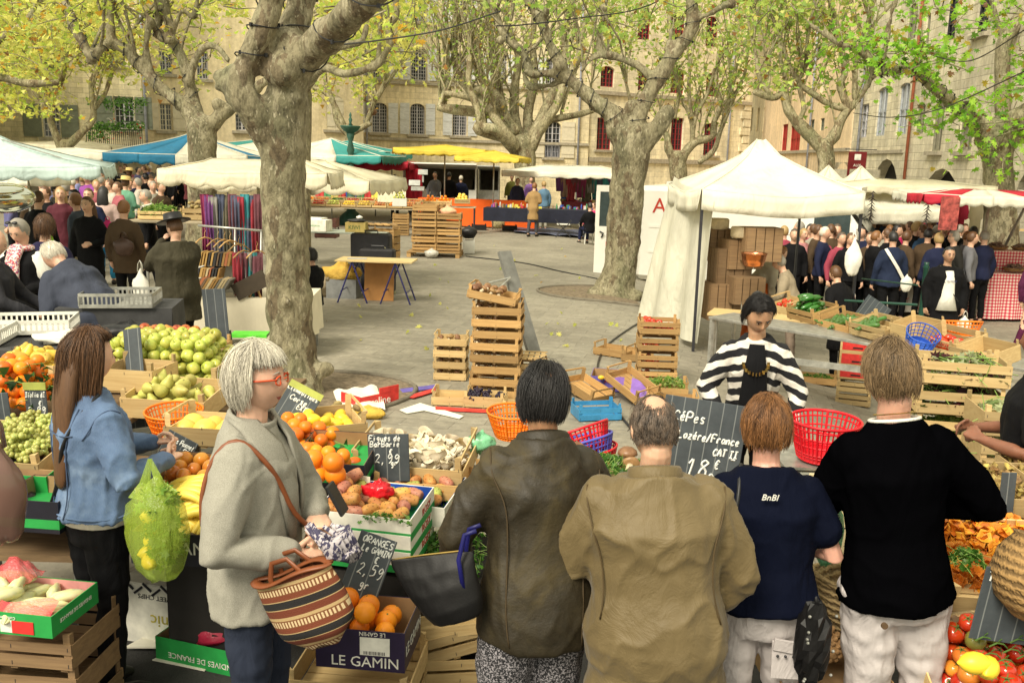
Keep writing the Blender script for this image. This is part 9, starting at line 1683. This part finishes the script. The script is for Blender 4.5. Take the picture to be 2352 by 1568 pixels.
r,HM,A,B=person('black haired man in a worn brown leather jacket, back to us with a thinning crown',p,h,R(14),LEA,SPK,('short','black'),arms=(((.29,.06,1.13),(.24,.20,.93)),((.28,.10,1.15),(.20,.30,1.0))),lean=.16,head=(-.35,.30),vox=.011,hem=.80,wide=1.0,loose=.034,folds=ridge(21,.014,.006,.0015),hairkw=dict(n=7000,L=.11,vol=.10,bald=(.25,-.75,.62,.27)),sk=(.42,.22,.12),collar=LEA,legw=1.2,face=True)
tilt(r,-3.5);BST=mat('brown stitching',(.05,.032,.012),.7)
for s_ in(-1,1):seam(r,[B((s_*.20,-.02,1.47)),B((s_*.21,-.12,1.36)),B((s_*.19,-.165,1.22)),B((s_*.16,-.17,1.0)),(s_*.15,-.18,.82)],.003,BST)
LTH=mat('black grained leather',(.0025,.0022,.0025),.55,amt=.3,bump=.3,bsc=120,dist=.002);tb=thing('handbag','large black leather handbag with blue handles beside the brown jacket','handbag');tb.matrix_world=TR(at(1015,1335,2.85),R(-14),0,R(-14),.84)
m_=MB();m_.tube([(.03,0,-.16),(.03,0,-.155),(.02,0,-.10),(0,0,-.02),(-.01,0,.05),(-.015,0,.10),(-.015,0,.118)],[(.02,.07),(.06,.105),(.075,.135),(.068,.155),(.045,.17),(.014,.18),(.004,.18)],28,up=(0,1,0));me=displace(remesh(m_.mesh(),.007,2),lambda c,n:.010*noise.noise(Vector((c.x*7,c.y*7,c.z*4)))+.003*noise.noise(c*20));obj('body',me,LTH,tb,smooth=True);m_=MB();m_.tube([(-.185,0,.112),(-.05,-.004,.118),(.1,0,.116)],.004,5);obj('zip',m_,mat('brass',(.55,.38,.12),.3,metal=1),tb)
for s_ in(-1,1):m_=MB();m_.tube([(.10,s_*.05,-.05),(.11,s_*.05,.10),(.15,s_*.03,.19),(.2,s_*.03,.2)],[(.004,.010)]*4,6);obj('handle',m_,mat('royal blue leather',(.008,.008,.10),.5),tb,smooth=True)
def m_camel():
    t=NT('camel cotton');c=t.coord();n1=t.noise(c,2.5,4,.6);n2=t.noise(c,300,2);wr=t.noise(t.coord((3,3,2.2),(0,.5,0)),2.2,5,.62,1.6);t.col(t.ramp(n1,[(.3,(.10,.070,.025)),(.7,(.15,.108,.044))]));t.rough(.62);t.bump(t.math('ADD',wr,t.math('MULTIPLY',n2,.04)),.5,.02);t.p.inputs['Sheen Weight'].default_value=.1;return t.m
CAM=m_camel();p,h=at_head(1510,920,2.85)
r,HM,A,B=person('balding man in a wide camel coloured cotton jacket, back to us',p,h,R(-2),CAM,cl((.05,.04,.03)),('short','thin'),arms=(((.27,.05,1.14),(.22,.24,1.0)),((.28,.03,1.12),(.24,.16,.93))),lean=.10,head=(.12,.28),vox=.010,hem=.68,wide=1.26,loose=.042,folds=ridge(33,.024,.010,.0012,1.1,2.6,1.3),hairkw=dict(n=5500,L=.020,vol=.012,bald=(0,-.55,.9,.60)),sk=(.58,.35,.23),collar=CAM,face=True)
tilt(r,2.5);CST=mat('camel seam',(.07,.045,.016),.7)
for s_ in(-1,1):seam(r,[B((s_*.245,-.04,1.46)),B((s_*.262,-.14,1.34)),B((s_*.25,-.18,1.2)),B((s_*.235,-.17,1.02))],.003,CST)
m_=MB();m_.tube([(.079,.07,.004),(.083,.02,.006),(.083,-.02,-.004)],.0014,5);m_.tube([(-.079,.07,.004),(-.083,.02,.006),(-.083,-.02,-.004)],.0014,5);obj('glasses',m_,DARKMET,r,M=HM)
NVS=m_cloth('navy jersey shirt',(.0025,.004,.013),.2,.35,.85,.08);WTR=m_cloth('white cotton trousers',(.50,.46,.45),.05,.7);p,h=at_head(1772,921,3.15)
r,HM,A,B=person('short ginger haired woman in a navy shirt and white cargo trousers, back to us',p,h,R(-6),NVS,WTR,('short','ginger'),arms=(((.23,.08,1.15),(.12,.30,1.1)),((.265,.0,1.12),(.17,.24,1.10))),head=(-.08,.12),lean=.07,vox=.010,hem=.92,sleeve=.60,wide=1.16,loose=.024,folds=ridge(41,.008,.005,.002),hairkw=dict(n=7000,L=.085,vol=.17,mess=.5),sk=(.64,.34,.25),legw=1.02,fold=.012,face=True)
tilt(r,1.5);text('BnBl',.034,LETW,r,Matrix.Translation(B((-.01,-.165,1.395)))@RX90,'embroidery',shear=.3);seam(r,[B((-.10,.0,1.50)),B((-.13,-.15,1.38)),B((-.19,-.16,1.2)),B((-.24,-.12,1.02))],.009,BLACKM,'strap',.004,'top' if any(c.name.startswith('top')for c in r.children)else 'jacket')
m_=MB();m_.tube([(.19*math.cos(t),.135*math.sin(t),.925)for t in[i*.3 for i in range(22)]],[(.004,.018)]*22,6,up=(0,0,1));m_.box((.095,-.138,.80),(.12,.012,.05),ry=.15);m_.box((.095,-.130,.74),(.13,.01,.16));obj('pocket',m_,WTR,r,bevel=.003)
m_=MB();[m_.sph((.05+.03*i,-.15,.765),(.006,)*3,8,6)for i in range(3)];obj('rivet',m_,DARKMET,r)
m_=MB();m_.sph((0,0,0),(.06,.05,.16),16,12,fn=lambda p_:p_*(1+.35*noise.noise(p_*3)));[m_.sph((.06*math.cos(i*2.1),-.04,.13*math.sin(i*1.3)),(.006,)*3,6,5,mi=1)for i in range(9)];one('studded_bag',m_,[LTH,GREYMET],'small black studded bag hanging between the two white trousered people','bag',M=TR(at(1865,1480,2.95)))
BSW=m_cloth('black wool sweater',(.0015,.0015,.002),.2,.3,1,.0);p,h=at_head(2060,780,3.12)
r,HM,A,B=person('sandy haired man in a black sweater and white linen trousers, back to us',p,h,R(4),BSW,WTR,('short','sandy'),arms=(((.19,.14,1.16),(.27,.36,1.17)),((.34,.0,1.14),(.20,.24,1.10))),head=(.02,.16),lean=.05,vox=.010,hem=.86,wide=.97,loose=.024,folds=ridge(51,.008,.005,.001),hairkw=dict(n=7500,L=.07,vol=.11,mess=.5),sk=(.62,.34,.24),legw=1.10,fold=.016,face=True);tilt(r,5.5)
m_=MB();m_.tube([B((.082*math.cos(t),.07*math.sin(t)-.008,1.485-.012*math.sin(t)))for t in[i*.32 for i in range(21)]],.006,6,False);obj('shirt_neck',m_,cl(WHT),r,smooth=True);m_=MB();m_.tube([B((.068*math.cos(t),.062*math.sin(t)-.008,1.505-.014*math.sin(t)))for t in[i*.32 for i in range(21)]],.0022,5,False);obj('necklace',m_,mat('gold',(.75,.55,.2),.25,metal=1),r);m_=MB();[m_.cyl((x,-.148,.855-.02),(x,-.158,.855-.02),.011,n=12)for x in(-.11,.13)];obj('button',m_,BRST,r)
t_=NT('black white stripes');c_=t_.n('TexCoord');sp=t_.n('SeparateXYZ');t_.l(c_.outputs['Object'],sp.inputs[0]);nz=t_.noise(t_.coord(),7,2);fr_=t_.math('FRACT',t_.math('ADD',t_.math('MULTIPLY',t_.math('ADD',sp.outputs[2],t_.math('MULTIPLY',t_.math('ABSOLUTE',sp.outputs[0]),.35)),12.),t_.math('MULTIPLY',nz,.8)));t_.col(t_.ramp(fr_,[(.5,(.006,.006,.008)),(.51,(.66,.62,.55))],'CONSTANT'));t_.rough(.95);t_.bump(t_.noise(t_.coord((1,1,4)),90,2),.6,.004);STRP=t_.m
p,h=at_head(1745,666,5.5)
r,HM,A,B=person('young woman vendor in a black and white striped knit looking down',p,h,R(168),STRP,Bk,('bun','black'),arms=(((.28,.10,1.15),(.22,.28,.96)),((.30,.06,1.14),(.20,.28,.98))),lean=.16,head=(.3,.5),vox=.009,hem=.78,wide=.92,loose=.022,folds=ridge(61,.010,.006,.002),hairkw=dict(n=5500,L=.07,vol=.16),sk=(.46,.26,.15))
m_=MB();m_.tube([B((0,.10,1.46)),B((0,.155,1.30)),B((0,.165,1.10)),(0,.17,.84)],[(.03,.045),(.03,.07),(.03,.085),(.03,.10)],12,up=(0,1,0));obj('black_shirt',m_,Bk,r,smooth=True);m_=MB();[m_.box(B((.075*math.cos(t),.135+.06*abs(math.sin(t)),1.37+.05*math.sin(t)-.02)),(.018,.008,.022),rz=t)for t in[math.pi+i*.3 for i in range(11)]];obj('necklace',m_,mat('gold',(.75,.55,.2),.25,metal=1),r)
for s_ in(-1,1):m_=MB();m_.tube([(s_*.085+.0,-.005+.020*math.cos(t),-.062+.026*math.sin(t))for t in[i*.5 for i in range(14)]],.0028,5);obj('earring',m_,GREYMET,r,M=HM)
p,h=at_head(2425,690,4.3);person('man in a black T-shirt and grey trousers cut by the right edge',p,1.75,R(60),cl(K),m_knit('grey sweat fabric',(.20,.20,.20),(.34,.33,.32)),('short','black'),arms=(((.30,.0,1.13),(.2,.22,1.15)),((.28,.05,1.12),(.15,.28,1.12))),sleeve=.7,wide=1.2,vox=.014,sk=(.22,.09,.05),legw=1.35,face=False)
bpy.data.scenes.remove(TMP)
